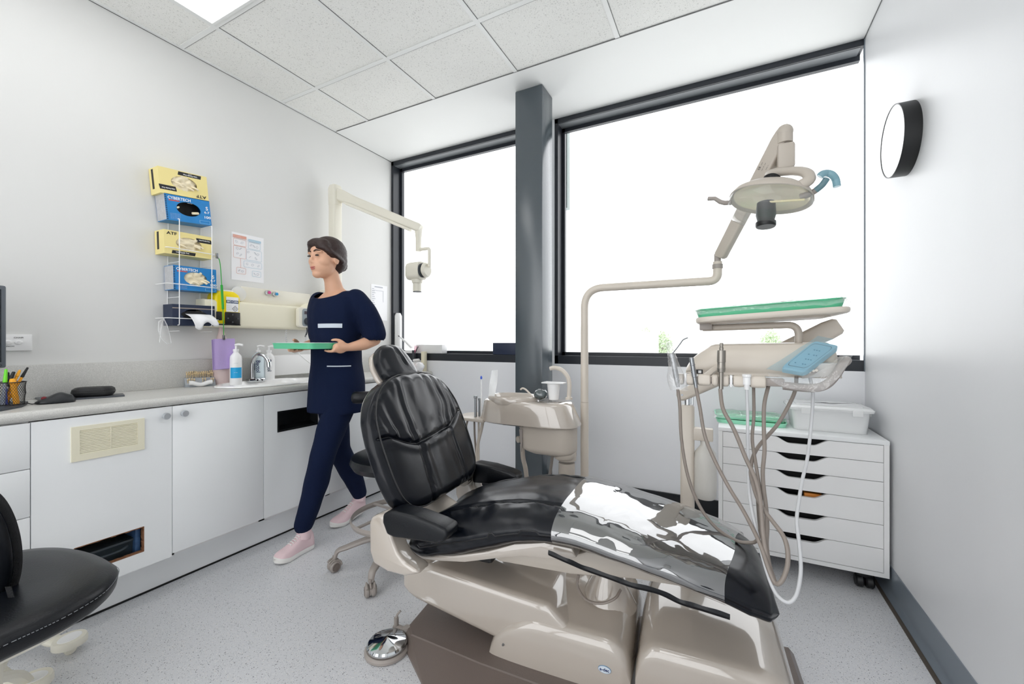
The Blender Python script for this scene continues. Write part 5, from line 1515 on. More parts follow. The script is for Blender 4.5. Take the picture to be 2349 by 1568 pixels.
# tunic: trunk and wide half sleeves in one cloth
t = MB()
t.loft([ringe(.004, 0, z, rf, rl, 40, 2.5) for z, rf, rl in ((.715, .128, .165), (.72, .132, .168), (.80, .128, .165), (.90, .124, .160), (1.00, .112, .146), (1.10, .110, .145), (1.20, .122, .158), (1.30, .124, .172), (1.36, .108, .172), (1.395, .082, .135), (1.415, .066, .094))])
for s_ in (-1, 1):
    limb(t, [(.0, s_ * .150, 1.360), (-.020, s_ * .190, 1.30), (-.045, s_ * .212, 1.23), (-.060, s_ * .226, 1.165)], [.058, .062, .066, .066], 20)
t2 = remeshed(t, .0085, 5)
def creases(c):
    f = .0045 * nz3(c.x * 9, c.y * 9, c.z * 5) + .0025 * nz3(c.x * 22, c.y * 22, c.z * 9)
    d = Vector((c.x - PC.x, c.y - PC.y, 0)); d = d.normalized() if d.length > 1e-4 else d
    # open scoop of the neck
    return c + d * f
t2.deform(creases)
# cut the neckline: drop the cloth above a slanted scoop
kill = [f for f in t2.bm.faces if (lambda q: q.z > 1.392 - .030 * max(0, (PC.y - q.y) / .10) + .10 * abs(q.x - PC.x) * 1.2 and abs(q.x - PC.x) < .105)(f.calc_center_median())]
bmesh.ops.delete(t2.bm, geom=kill, context='FACES')
kill = [f for f in t2.bm.faces if f.calc_center_median().z < .724 or (abs(f.calc_center_median().x - PC.x) > .165 and f.normal.z < -.55 and f.calc_center_median().z < 1.20 and abs(f.calc_center_median().x - PC.x) > .178)]
bmesh.ops.delete(t2.bm, geom=kill, context='FACES')
def tidy_edges(bm, it=14):
    bv = [v for v in bm.verts if v.is_boundary]
    for _ in range(it):
        new = {}
        for v in bv:
            nb = [e.other_vert(v).co for e in v.link_edges if e.is_boundary]
            if len(nb) == 2: new[v] = v.co * .4 + (nb[0] + nb[1]) * .3
        for v, c in new.items(): v.co = c
    for _ in range(3):
        ring = {w for v in bv for e in v.link_edges for w in (e.other_vert(v),)} - set(bv)
        for v in ring:
            v.co = sum((e.other_vert(v).co for e in v.link_edges), Vector()) / len(v.link_edges)
def drop_crumbs(bm):
    loose = [v for v in bm.verts if not v.link_faces]
    bmesh.ops.delete(bm, geom=loose, context='VERTS')
drop_crumbs(t2.bm); tidy_edges(t2.bm)
tn = obj('tunic', t2, M['navy'], person, sharp=0)
sm = tn.modifiers.new('cloth', 'SOLIDIFY'); sm.thickness = .003; sm.offset = -1
M['trim'] = mat('pale_trim', 'c9d2dc', .6)
def tunic_rf(z): return interp(z, [.72, .80, .90, 1.0, 1.1, 1.2, 1.3, 1.36], [.132, .128, .124, .112, .110, .122, .124, .108])
def tunic_rl(z): return interp(z, [.72, .80, .90, 1.0, 1.1, 1.2, 1.3, 1.36], [.168, .165, .160, .146, .145, .158, .172, .172])
def band(z0, z1, a0, a1, off):
    g_ = []
    for k in range(25):
        a = R(lerp(a0, a1, k / 24)); row = []
        for z in (z0, (z0 + z1) / 2, z1):
            rl, rf = tunic_rl(z) + off, tunic_rf(z) + off
            c, s_ = math.cos(a), math.sin(a)
            q = (abs(c / rl) ** 2.5 + abs(s_ / rf) ** 2.5) ** (-1 / 2.5)
            row.append(PL(.004 + s_ * q, c * q, z))
        g_.append(row)
    return MB().sheet(g_, thick=.002)
obj('pocket_trim', band(1.197, 1.220, 30, 88, .004), M['trim'], tn)
obj('pocket_trim', band(.985, .991, 12, 62, .005), M['trim'], tn)
# trousers
tr = MB()
tr.loft([ringe(.0, 0, z, rf, rl, 36, 2.4) for z, rf, rl in ((.70, .05, .06), (.76, .10, .135), (.84, .115, .152), (.95, .110, .146), (1.0, .10, .132))])
for s_, g_ in LEGS.items():
    hp_, kn, an = g_['hip'], g_['knee'], g_['ank']
    up = (hp_[0], hp_[1] * .95, hp_[2] - .04)
    limb(tr, [up, tuple(lerp(hp_[i], kn[i], .5) for i in range(3)), kn], [.090, .080, .066], 20)
    e = (an[0], an[1], an[2] + .015)
    limb(tr, [kn, tuple(lerp(kn[i], e[i], .5) - (.008 if i == 0 else 0) for i in range(3)), e], [.066, .062, .047], 20)
tr2 = remeshed(tr, .0085, 5)
tr2.deform(lambda c: c + Vector((.004 * nz3(c.x * 14, c.y * 14, c.z * 10), .005 * nz3(c.x * 14 + 5, c.y * 14, c.z * 10), 0)))
obj('trousers', tr2, M['navy'], person, sharp=0)
# trainers
for s_, g_ in LEGS.items():
    (hf, hl), (tf, tl_) = g_['heel'], g_['toe']; L_ = tf - hf; lf = g_['lift']
    def foot(q, w, z, kk=1.0):
        # q along the foot 0..1, w half width, z height
        return PL(hf + L_ * q, lerp(hl, tl_, q) + w, z + lf * max(0, 1 - q * 1.5))
    plan_ = [(0, .0), (.02, .022), (.10, .031), (.30, .030), (.55, .036), (.72, .042), (.86, .038), (.95, .026), (1.0, .0)]
    qs = [i / 28 for i in range(29)]
    def hw(q): return cinterp(q, [p[0] for p in plan_], [p[1] for p in plan_])
    so = MB(); outl = [(q, hw(q)) for q in qs] + [(q, -hw(q)) for q in qs[-2:0:-1]]
    so.loft([[foot(q, w * k, z + (.012 * max(0, q - .75) / .25)) for q, w in outl] for k, z in ((.93, .001), (1.03, .006), (1.06, .018), (1.03, .026), (.95, .027))])
    up = MB(); rings = []
    for q in [i / 30 for i in range(31)]:
        w = hw(q) * 1.02 + .0005
        top = cinterp(q, [0, .06, .2, .34, .5, .7, .88, 1.0], [.075, .098, .105, .100, .082, .062, .052, .028])
        base = .020 + (.012 * max(0, q - .75) / .25)
        ring = []
        for k in range(24):
            a = PI * k / 23; 
            ring.append(foot(q, w * math.copysign(abs(math.cos(a)) ** .75, math.cos(a)), base + (top - base) * math.sin(a) ** .8))
        rings.append(ring)
    up.loft(rings)
    sh = obj('shoe', up, M['pink'], person, sharp=0)
    obj('sole', so, M['sole'], sh, sharp=50)
    lc = MB()
    for k in range(5):
        q = .40 + .055 * k; zt2 = cinterp(q, [.34, .5, .7], [.101, .084, .064]) + .003
        lc.tube([foot(q, -.016, zt2 - .005), foot(q + .01, 0, zt2 + .001), foot(q, .016, zt2 - .005)], .0025, 6, smooth=3)
    obj('laces', lc, M['sole'], sh)
    an = g_['ank']
    obj('sock', MB().tube([PL(an[0], an[1], an[2] + .03), PL(an[0] - .004, an[1], .095 + lf), PL(an[0] + .004, an[1], .07 + lf)], [.035, .037, .040], 16), M['pink'], sh)
# the tray in the hands
mint_tray('instrument_tray', 'mint green tray held level in front of the walking person', tuple(PL(.185, 0, 1.0845)), .325, .23, .030, 0.0, M['green'], film_=False)
single('tray_liner', MB().loft([[PL(.185, 0, 1.1135) + Vector((x, y, z)) for x, y in rrect(.29, .20, .025, 5)] for z in (-.008, .0035)]), M['paper'], 'white paper liner in the tray held by the walking person', 'liner', origin=tuple(PL(.185, 0, 1.1055)))
# ============================================================ left wall: glove rack and its boxes
FX = -2.548
def W(px, py, x=XL): return on_x(px, py, x)
def card(name, label, cat, px, colour, print_fn, group=None, tilt=0.0, hole=True, fill=None, x1=FX, x0=XL + .006, dark=False):
    """px: front face corners tl, tr, br, bl in the photo"""
    tl, tr, br, bl = [W(a, b, x1) for a, b in px]
    y0, y1 = (tl.y + bl.y) / 2, (tr.y + br.y) / 2
    zl, zr = bl.z, br.z
    h = ((tl.z - bl.z) + (tr.z - br.z)) / 2; L_ = math.hypot(y1 - y0, zr - zl); an = math.atan2(zr - zl, y1 - y0)
    t = thing(name, label, cat, (x1, (y0 + y1) / 2, (zl + zr) / 2), group=group)
    t.rotation_euler = (an, 0, 0)
    # local: x out of the wall, y along, z up, origin at bottom centre of the front face
    b = MB(); dpt = x0 - x1
    if hole:
        t_ = bmesh.new(); n = 40; hw, hh, hc = L_ * .27, h * .27, h * .52
        ring = [(0, hw * math.cos(2 * PI * k / n), hc + hh * math.sin(2 * PI * k / n)) for k in range(n)]
        sq = []
        for k in range(n):
            a = 2 * PI * k / n; c, s_ = math.cos(a), math.sin(a)
            tx = L_ / 2 / max(abs(c), 1e-6); tz = (h - hc if s_ > 0 else hc) / max(abs(s_), 1e-6); q = min(tx, tz)
            sq.append((0, c * q, hc + s_ * q))
        for k in range(n):
            j = (k + 1) % n
            b.quad(sq[k], sq[j], ring[j], ring[k]); 
            b.quad(ring[k], ring[j], (-.004, ring[j][1], ring[j][2]), (-.004, ring[k][1], ring[k][2]))
        for cy in (-1, 1):
            for cz in (0, h):
                # corner wedges of the front face
                pass
        Y = L_ / 2
        # corner fill triangles
        cs_ = [(0, Y, h), (0, -Y, h), (0, -Y, 0), (0, Y, 0)]
        for c_ in cs_:
            best = sorted(range(n), key=lambda k: (sq[k][1] - c_[1]) ** 2 + (sq[k][2] - c_[2]) ** 2)
            ed = [k for k in range(n)]
            for k in range(n):
                j = (k + 1) % n
                if abs(sq[k][1] - sq[j][1]) > 1e-5 and abs(sq[k][2] - sq[j][2]) > 1e-5 and (c_[1] > 0) == (sq[k][1] + sq[j][1] > 0) and (c_[2] > hc) == (sq[k][2] + sq[j][2] > 2 * hc):
                    b.poly([sq[k], c_, sq[j]])
        b.quad((0, -Y, 0), (dpt, -Y, 0), (dpt, -Y, h), (0, -Y, h)); b.quad((0, Y, 0), (0, Y, h), (dpt, Y, h), (dpt, Y, 0))
        b.quad((0, -Y, h), (dpt, -Y, h), (dpt, Y, h), (0, Y, h)); b.quad((0, -Y, 0), (0, Y, 0), (dpt, Y, 0), (dpt, -Y, 0)); b.quad((dpt, -Y, 0), (dpt, Y, 0), (dpt, Y, h), (dpt, -Y, h))
        bmesh.ops.recalc_face_normals(b.bm, faces=b.bm.faces) if False else None
    else:
        b.box(dpt, 0, -L_ / 2, L_ / 2, 0, h, r=.003)
    body = obj('carton', b, colour, t, local=True, sharp=20)
    print_fn(body, L_, h, dpt)
    if fill:
        f = MB(); rr = random.Random(int(px[0][0]))
        if fill == 'gloves':
            g = []
            for i in range(17):
                row = []
                for j in range(13):
                    u, v = i / 16 - .5, j / 12 - .5
                    row.append((-.012 + .014 * nz3(u * 7, v * 6, px[0][1]) + .01 * (1 - 4 * u * u) , u * L_ * .56, h * .52 + v * h * .6))
                g.append(row)
            f.sheet(g)
            for k in range(4):
                y = rr.uniform(-.2, .2) * L_; z = h * .52 + rr.uniform(-.16, .02) * h
                f.tube([(-.01, y, z), (.006, y + .012, z - .006), (.010, y + .026, z - .016)], .0045, 8, smooth=4)
        else:
            f.tube([(-.01, -.05, h * .56), (-.002, -.045, h * .55), (.006, -.055, h * .50)], .004, 8, smooth=3)
            f.tube([(-.012, .02, h * .40), (-.002, .03, h * .40), (-.004, .045, h * .42)], .007, 8, smooth=3)
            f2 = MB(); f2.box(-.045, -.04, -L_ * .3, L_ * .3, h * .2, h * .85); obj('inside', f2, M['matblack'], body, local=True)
        obj('gloves', f, M['latex'], t, local=True, sharp=0)
    return t
FM = lambda y, z, fl=1: frame((.0006, y, z), (0, fl, 0), (0, 0, fl))   # lettering on a front face
def patch(par, y0, y1, z0, z1, m, name='print', skew=0.0, x=.0004):
    obj(name, MB().prism([(y0, z0), (y1, z0), (y1 - skew, z1), (y0 - skew, z1)], 'x', x - .0003, x), m, par, local=True, smooth=False)
def txt(par, s, size, y, z, m, fl=1, align='CENTER', bold=True, sx=1.0, x=.0008):
    obj('lettering', text_mb(s, size, frame((x, y, z), (0, fl, 0), (0, 0, fl)), align=align, bold=bold, sx=sx, extrude=.0002), m, par, local=True, smooth=False)
def yellow(fl):
    def fn(b, L_, h, d):
        s = fl
        txt(b, 'ATF', h * .17, -s * (L_ * .5 - .012), h * (.5 + s * .37), M['ink'], s, 'LEFT', True, 1.25)
        y0, y1 = sorted((s * L_ * .17, s * L_ * .5)); patch(b, y0, y1, h * (.5 + s * .26) - h * .09, h * (.5 + s * .26) + h * .09, M['ink'], skew=.004)
        txt(b, 'Latex Powder Free', h * .07, s * L_ * .335, h * (.5 + s * .28), M['whiteink'], s, sx=.8)
        y0, y1 = sorted((-s * L_ * .36, s * L_ * .12)); patch(b, y0, y1, h * (.5 - s * .40) - h * .07, h * (.5 - s * .40) + h * .07, M['ink'], skew=-.004)
        txt(b, 'Latex Powder Free', h * .075, -s * L_ * .14, h * (.5 - s * .385), M['whiteink'], s, sx=.85)
        txt(b, '--------', h * .06, -s * L_ * .14, h * (.5 - s * .435), M['whiteink'], s, sx=.85)
        obj('side_print', MB().box(d * .75, d * .55, -L_ / 2 - .0006, -L_ / 2, h * .2, h * .95), M['ink'], b, local=True)
    return fn
def blue(b, L_, h, d):
    obj('side_print', MB().box(d * .97, -.002, -L_ / 2 - .0006, -L_ / 2 + .0002, h * .02, h * .98), M['greybox'], b, local=True)
    for k in range(14):
        z = h * (.03 + .068 * k)
        patch(b, -L_ / 2, -L_ / 2 + .007, z, z + h * .03, M['ink'], 'hazard_stripe')
    txt(b, 'CYBERTECH', h * .15, -L_ * .44, h * .86, M['whiteink'], 1, 'LEFT', True, .95)
    patch(b, -L_ * .42, -L_ * .19, h * .75, h * .79, mat('red_ink', 'd0584a', .5))
    txt(b, '----------', h * .06, -L_ * .02, h * .76, M['whiteink'], 1, 'LEFT', True, .9)
    txt(b, 'S', h * .20, L_ * .42, h * .66, M['whiteink'], 1); txt(b, '6-7', h * .12, L_ * .41, h * .50, M['whiteink'], 1, sx=1.2); txt(b, '100', h * .14, L_ * .41, h * .30, M['whiteink'], 1, sx=1.25)
    for k in range(5):
        txt(b, '------ ---- -------- ----- ---', h * .045, -L_ * .42, h * (.27 - .048 * k), M['whiteink'], 1, 'LEFT', False, .8)
    fr = MB()
    for a in ((.22, .47, .04, .05), (.22, .47, .15, .16), (.22, .23, .04, .16), (.46, .47, .04, .16)): fr.box(.0001, .0005, a[0] * L_, a[1] * L_, a[2] * h, a[3] * h)
    obj('print', fr, mat('pale_blue_ink', '86bfe6', .5), b, local=True)
card('glove_box', 'pale yellow glove box upside down at the top of the wall stack', 'glove box', ((368, 383), (479, 406), (479, 462), (368, 441)), M['yellowbox'], yellow(-1), 'glove boxes on the wall', fill='gloves')
card('glove_box', 'blue glove box with a dark nearly empty opening, second from the top of the stack', 'glove box', ((385, 441), (485.6, 465), (485.6, 517.5), (381, 502.7)), M['bluebox'], blue, 'glove boxes on the wall', fill='empty')
card('glove_box', 'pale yellow glove box upright in the wire rack', 'glove box', ((379.7, 524.3), (487.7, 546), (486, 594.5), (374.6, 579.2)), M['yellowbox'], yellow(1), 'glove boxes on the wall', fill='gloves')
card('glove_box', 'blue glove box stuffed with cream gloves, lower in the wire rack', 'glove box', ((400, 607.2), (497, 618.7), (497, 671), (397.6, 663.4)), M['bluebox'], blue, 'glove boxes on the wall', fill='gloves')
def tissue_print(b, L_, h, d):
    patch(b, -L_ / 2, L_ / 2, h * .80, h * .85, mat('gold_band', '9a8f84', .5), 'band')
tb_ = card('tissue_box', 'navy tissue box with a white tissue hanging out at the bottom of the wire rack', 'tissue box', ((396, 697), (493, 701.6), (493.5, 747.5), (396, 746)), M['navybox'], tissue_print, None, fill=None)
ti = MB(); g = []
for i in range(15):
    row = []
    for j in range(9):
        u, v = i / 14, j / 8
        row.append((.004 + .055 * math.sin(v * 1.8) + .008 * nz3(u * 5, v * 4, 2), -.045 + .115 * u + .02 * v, .062 - .055 * v ** 1.6 - .012 * math.sin(u * 9) * v + .018 * (u < .3) * -v))
    g.append(row)
ti.sheet(g, thick=.0008); obj('tissue', ti, M['paper'], tb_, local=True, sharp=0)
sl_ = MB().loft([[(x, y, .06 + z) for y, z in superell(.062, .018, 2.2, 32)] for x in (.0004, .0012)]); obj('opening', sl_, M['matblack'], tb_, local=True)
# wire rack
RX = -2.532
rk = thing('wire_rack', 'white wire glove-box rack on the wall above the bench', 'rack', (XL, 1.2, 1.5))
def wire(name, pts, r=.0022, x=None): obj(name, MB().tube(pts, r, 8), M['wire'], rk)
yl, yr = W(411.5, 620, RX).y, W(486, 620, RX).y
ztl, zbl = W(411, 501, RX).z, W(413.5, 745, RX).z
zs_ = [W(420, 572, RX).z, W(420, 652.5, RX).z, W(420, 730, RX).z]
zst = W(411, 501, RX).z
for y in (yl, yr):
    lpz = arc_bend([(XL + .003, y - .004, zbl + .02), (XL + .003, y, zst), (RX, y, zst), (RX, y, zbl), (XL + .003, y, zbl)], .008, 4)
    wire('upright', lpz)
for z in zs_:
    yy0, yy1 = yl - .055, yr + .038
    lpz = arc_bend([(XL + .003, yy0, z), (RX + .003, yy0, z), (RX + .003, yy1, z), (XL + .003, yy1, z)], .02, 5)
    wire('hoop', lpz)
for z in zs_:
    for y in (yl, yr): wire('shelf_bracket', [(XL + .004, y, z - .066), (RX, y, z - .066)], .0018)
# bib chain hanging from the rack and the folded bib
GX = RX + .008
g0, g1, g2, g3 = W(498, 582, GX), W(508.5, 653, GX), W(511.5, 709, GX), W(513.5, 772, GX)
bc_ = thing('bib_chain', 'green cord bib clip hanging from the wire rack', 'bib clip', g0)
obj('cord', MB().tube([g0 + Vector((0, .003, -.01)), W(505, 605, GX), g1, g2, g3], .0022, 8, smooth=6), M['brightgreen'], bc_)
obj('slider', MB().cyl(g1, g2, .0062, bev=.002), M['brightgreen'], bc_)
obj('clip', MB().box(g0.x - .004, g0.x + .004, g0.y - .007, g0.y + .007, g0.z - .026, g0.z + .004, r=.002), M['steel'], bc_)
obj('clip', MB().box(g3.x - .004, g3.x + .005, g3.y - .006, g3.y + .006, g3.z - .018, g3.z + .01, r=.002), M['steel'], bc_)
q = [W(491, 777, GX), W(538, 776, GX), W(541, 843, GX), W(494, 847, GX)]
bb_ = MB()
for k, dx in enumerate((.0, -.006, -.012)):
    g = [[(q[0].lerp(q[1], j / 8)).lerp(q[3].lerp(q[2], j / 8), i / 10) + Vector((dx + .003 * math.sin(j * .9 + k), -.004 * k, -.002 * k)) for j in range(9)] for i in range(11)]
    bb_.sheet(g, thick=.0008)
single('patient_bib', bb_, M['lilac'], 'folded lilac paper bib hanging from the green cord clip', 'bib', origin=tuple(q[0]))
# protective glasses hung on the rack
sg = thing('safety_glasses', 'clear safety glasses hanging from the left end of the wire rack', 'glasses', W(372, 735, GX))
gl = [W(a, b_, GX + .006) for a, b_ in ((364, 737), (376, 731), (383, 745), (390, 770), (393, 786), (384, 788), (372, 778), (363, 757))]
obj('lens', MB().sheet([[ (sum(gl, Vector()) / 8).lerp(p, t_) + Vector((.012 * (1 - t_ * t_), 0, 0)) for t_ in (0, .35, .7, 1)] for p in spline(gl, 4, closed=True) + [gl[0]]]), M['clear'], sg, sharp=0)
obj('rim', MB().tube(gl, .0016, 6, closed=True), M['clearplastic'] if 'clearplastic' in M else M['milky'], sg)
obj('temple', MB().tube([W(376, 731, GX), W(371, 745, XL + .05), W(368, 770, XL + .03), W(366, 785, XL + .03)], .0022, 6, smooth=4), M['milky'], sg)
# spray bottle behind the bib
sb = W(508, 850, -2.585); sb.z = CTZ
sp = thing('spray_bottle', 'translucent spray bottle with a white trigger behind the lilac bib', 'spray bottle', sb)
sz = lambda py: W(508, py, -2.585).z
obj('body', MB().lathe([(.0, CTZ), (.040, CTZ + .001), (.042, CTZ + .01), (.042, sz(810)), (.034, sz(790)), (.018, sz(766)), (.013, sz(755)), (.013, sz(748)), (0, sz(748))], c=(sb.x, sb.y, 0), seg=28), mat('pink_clear_bottle', 'f0d9d6', .3, trans=.3), sp)
zt3 = sz(735)
obj('trigger', MB().prism([(sb.y - .022, zt3 + .022), (sb.y + .0, zt3 + .03), (sb.y + .028, zt3 + .018), (sb.y + .040, zt3 - .002), (sb.y + .034, zt3 - .008), (sb.y + .016, zt3 + .0), (sb.y + .014, zt3 - .026), (sb.y - .010, zt3 - .026), (sb.y - .014, zt3 + .005)], 'x', sb.x - .011, sb.x + .011, r=.003), M['plastic_white'], sp)

# ============================================================ sharps bin, wall console, poster
y0_, y1_ = W(492, 700, -2.56).y, W(550, 700, -2.56).y
zt4, zb4 = W(530, 668, -2.55).z, W(530, 748, -2.55).z
sh = thing('sharps_bin', 'yellow sharps bin with a printed label in a black wall bracket', 'sharps bin', (-2.6, (y0_ + y1_) / 2, zb4))
yc = (y0_ + y1_) / 2; wd2 = (y1_ - y0_)
mb = MB(); mb.loft([[(-2.597 + x, yc + y, z) for y, x in rrect(w, d, .014, 5)] for w, d, z in ((wd2 * .92, .085, zb4), (wd2, .092, zb4 + .02), (wd2, .094, zt4 - .035), (wd2 * .95, .09, zt4 - .02), (wd2 * .7, .07, zt4 - .004), (wd2 * .62, .06, zt4))])
sbd = obj('bin', mb, M['yellow'], sh)
obj('lid', MB().loft([[(-2.597 + x, yc + y, z) for y, x in rrect(w, d, .014, 5)] for w, d, z in ((wd2 * .62, .058, zt4), (wd2 * .62, .058, zt4 + .006), (wd2 * .5, .05, zt4 + .009))]), M['plastic_white'], sh)
xf_ = -2.5495
la, lb_ = W(519, 680, xf_), W(547, 716, xf_)
obj('label', MB().box(xf_ - .0006, xf_ + .0008, la.y, lb_.y, lb_.z, la.z), M['paper'], sbd)
lw = lb_.y - la.y; lh = la.z - lb_.z
obj('label_band', MB().box(xf_, xf_ + .0012, la.y, lb_.y, la.z - lh * .42, la.z - lh * .22), mat('navy_print', '23406b', .5), sbd)
obj('lettering', text_mb('BIO-CAN', lh * .17, frame((xf_ + .0016, (la.y + lb_.y) / 2, la.z - lh * .32), (0, 1, 0), (0, 0, 1)), bold=True), M['whiteink'], sbd)
dm_ = MB(); cc = (xf_ + .0012, lerp(la.y, lb_.y, .72), lerp(la.z, lb_.z, .78)); s0 = lh * .19
for a in range(4):
    p = [Vector((0, s0 * math.cos(PI / 2 * k), s0 * math.sin(PI / 2 * k))) + Vector(cc) for k in (a, a + 1)]
    dm_.tube(p, .0009, 4)
dm_.tube([Vector(cc) + Vector((0, .006 * math.cos(t), .006 * math.sin(t))) for t in [2 * PI * k / 12 for k in range(12)]], .0008, 4, closed=True)
obj('hazard_mark', dm_, M['ink'], sbd)
for k in range(3): obj('lettering', text_mb('--- ------ ---', lh * .07, frame((xf_ + .0016, lerp(la.y, lb_.y, .05), lerp(la.z, lb_.z, .60 + .12 * k)), (0, 1, 0), (0, 0, 1)), align='LEFT'), M['ink'], sbd)
ba, bb2 = W(516, 715, -2.545), W(551, 744, -2.545)
br_ = MB().box(XL + .002, -2.545, ba.y - .03, bb2.y + .002, bb2.z - .006, bb2.z).box(-2.5475, -2.5445, ba.y, bb2.y, bb2.z, ba.z, r=.002).box(-2.5475, -2.545, ba.y - .045, ba.y - .015, bb2.z + .02, ba.z, r=.001)
bk_ = obj('bracket', br_, M['black'], sh)
for (u_, v_) in ((.5, .2), (.2, .52), (.84, .5), (.5, .82)):
    p = Vector((-2.5445, lerp(ba.y, bb2.y, u_), lerp(ba.z, bb2.z, v_))); obj('rivet', MB().cyl(p, p + Vector((.0012, 0, 0)), .0045, seg=14), M['steel'], bk_)
# console: long cream box with a paler service strip on top
cx_ = -2.552
ya, yb = W(470, 720, cx_).y, W(735, 720, cx_).y
za, zb_ = W(560, 692, cx_).z, W(560, 752, cx_).z
cn = thing('wall_console', 'long cream service console on the wall beside the yellow sharps bin', 'wall unit', (XL, (ya + yb) / 2, zb_))
mb = MB().loft([[(XL + .004 + (cx_ - XL - .004) * q, y, z) for q, z in [(0, zb_)] + [(1 - .16 + .16 * math.sin(a), zb_ + .016 - .016 * math.cos(a)) for a in [PI / 2 * k / 5 for k in range(6)]] + [(1, (za + zb_) / 2 + .002), (.985, (za + zb_) / 2), (1, (za + zb_) / 2 - .002 + .004)] + [(1 - .16 + .16 * math.cos(a), za - .016 + .016 * math.sin(a)) for a in [PI / 2 * k / 5 for k in range(6)]] + [(0, za)]] for y in (ya, yb)])
obj('body', mb, M['cream'], cn, sharp=50)
yc0, yc1 = W(552, 675, XL + .05).y, W(712, 680, XL + .05).y
zc0, zc1 = za + .001, W(570, 658, XL + .05).z
obj('service_strip', MB().box(XL + .002, XL + .052, yc0, yc1, zc0, zc1, r=.006), M['ivory'], cn)
ov = W(706, 725, cx_)
obj('end_disc', MB().loft([[(cx_ + x, ov.y + y, ov.z + z) for y, z in superell(.075, .088, 2, 40)] for x in (-.004, .004)] + [[(cx_ + .006, ov.y + y, ov.z + z) for y, z in superell(.07, .083, 2, 40)]]), M['cream'], cn)
ds = W(547, 674, XL + .045)
obj('cover_disc', MB().lathe([(0, 0), (.042, 0), (.045, .006), (.042, .012), (0, .013)], c=(XL + .04, ds.y, ds.z), axis=(1, 0, 0), seg=36), M['milky'], cn)
for (a, b_, col, nm) in ((613, 671, 'd8478f', 'pink'), (630, 674.5, '2a93c9', 'blue')):
    p = W(a, b_, XL + .055)
    kb_ = obj('outlet', MB().lathe([(.016, 0), (.016, .012), (.011, .016), (.011, .026), (0, .026)], c=(XL + .050, p.y, p.z), axis=(1, 0, 0), seg=8), M['chrome'], cn, sharp=25)
    obj('outlet_cap', MB().cyl((XL + .0765, p.y, p.z), (XL + .0800, p.y, p.z), .0095), mat(nm + '_cap', col, .4), kb_)
# scaler controller at the end of the console
cp = W(700, 728, cx_ + .03)
ct = thing('scaler_control', 'grey dial control box at the right end of the cream console', 'control box', (cx_ + .007, cp.y, cp.z))
cw = .105; chh = .135
obj('body', MB().loft([[(x, cp.y + y * q, cp.z + z * q) for y, z in rrect(cw, chh, .02, 5)] for x, q in ((cx_ + .006, .97), (cx_ + .03, 1.0), (cx_ + .038, .96))]), M['ivory'], ct)
obj('face', MB().loft([[(x, cp.y + .012 + y, cp.z + z) for y, z in rrect(.078, .118, .016, 5)] for x in (cx_ + .037, cx_ + .040)]), mat('slate_face', '8f989c', .4), ct)
obj('display', MB().box(cx_ + .040, cx_ + .0415, cp.y - .012, cp.y + .036, cp.z + .022, cp.z + .042), mat('display_dark', '43363c', .2), ct)
obj('dial', MB().lathe([(.026, 0), (.026, .006), (.018, .010), (.017, .018), (0, .018)], c=(cx_ + .040, cp.y + .012, cp.z - .026), axis=(1, 0, 0), seg=32), M['darkgrey'], ct)
obj('cable', MB().tube([(cx_ + .02, cp.y + .02, cp.z - chh / 2), (cx_ + .02, cp.y + .022, cp.z - chh / 2 - .03), (cx_ - .01, cp.y + .03, cp.z - chh / 2 - .06)], .004, 8, smooth=5), M['darkgrey'], ct)
# coiled lead hanging under the console
cl0 = W(658, 757, cx_ - .01)
co = thing('coiled_lead', 'pale coiled lead looping under the cream console', 'cable', cl0)
pts = []
path = spline([W(657, 757, cx_), W(657, 780, cx_), W(664, 798, cx_), W(678, 808, cx_), W(694, 800, cx_), W(700, 788, cx_), W(702, 770, cx_), W(703, 757, cx_)], 22)
for i, p in enumerate(path):
    a = i * 1.25; pts.append(p + Vector((.006 * math.cos(a), .006 * math.sin(a) * .6, .006 * math.sin(a))))
obj('coil', MB().tube(pts, .0018, 6, smooth=2), M['hosew'], co)
obj('lead', MB().tube([W(676, 800, cx_), W(690, 815, cx_), W(712, 833, cx_), W(724, 842, cx_)], .004, 8, smooth=5), M['plastic_white'], co)
# white wall box behind the taps
a_, b_ = W(632, 818, XL + .05), W(712, 858, XL + .05)
single('wall_panel', MB().box(XL + .017, XL + .05, W(628, 820, XL + .05).y, W(738, 820, XL + .05).y, .90, 1.035, r=.008), M['plastic_white'], 'white panel standing on the upstand to the right of the tap', 'panel', origin=(XL + .03, a_.y, .90))
# poster
pa, pb2 = W(529, 533), W(604, 650)
def poster(name, label, tl, tr, br, bl):
    P = [W(*tl), W(*tr), W(*br), W(*bl)]
    y0, y1 = (P[0].y + P[3].y) / 2, (P[1].y + P[2].y) / 2; z1, z0 = (P[0].z + P[1].z) / 2, (P[2].z + P[3].z) / 2
    t = thing(name, label, 'poster', (XL + .001, (y0 + y1) / 2, (z0 + z1) / 2))
    g = [[(XL + .0015 + .002 * max(0, nz3(i, j, 2)), lerp(y0, y1, j / 6), lerp(z1, z0, i / 8)) for j in range(7)] for i in range(9)]
    obj('sheet', MB().sheet(g, thick=.0006), M['paper'], t)
    return t, y0, y1, z0, z1
t, y0, y1, z0, z1 = poster('poster', 'white instruction poster with orange and blue headings above the cream console', (529, 533), (604, 544), (605, 650), (532, 640))
def pb(u0, u1, v0, v1, m, x=.0048, nm='print'): obj(nm, MB().box(XL + x - .0004, XL + x, lerp(y0, y1, u0), lerp(y0, y1, u1), lerp(z1, z0, v1), lerp(z1, z0, v0)), m, t, smooth=False)
M['orange_ink'] = mat('orange_ink', 'e0a594', .6); M['sky_ink'] = mat('sky_ink', 'b0cbdb', .6); M['grey_ink'] = mat('grey_ink', 'b3b6c0', .6)
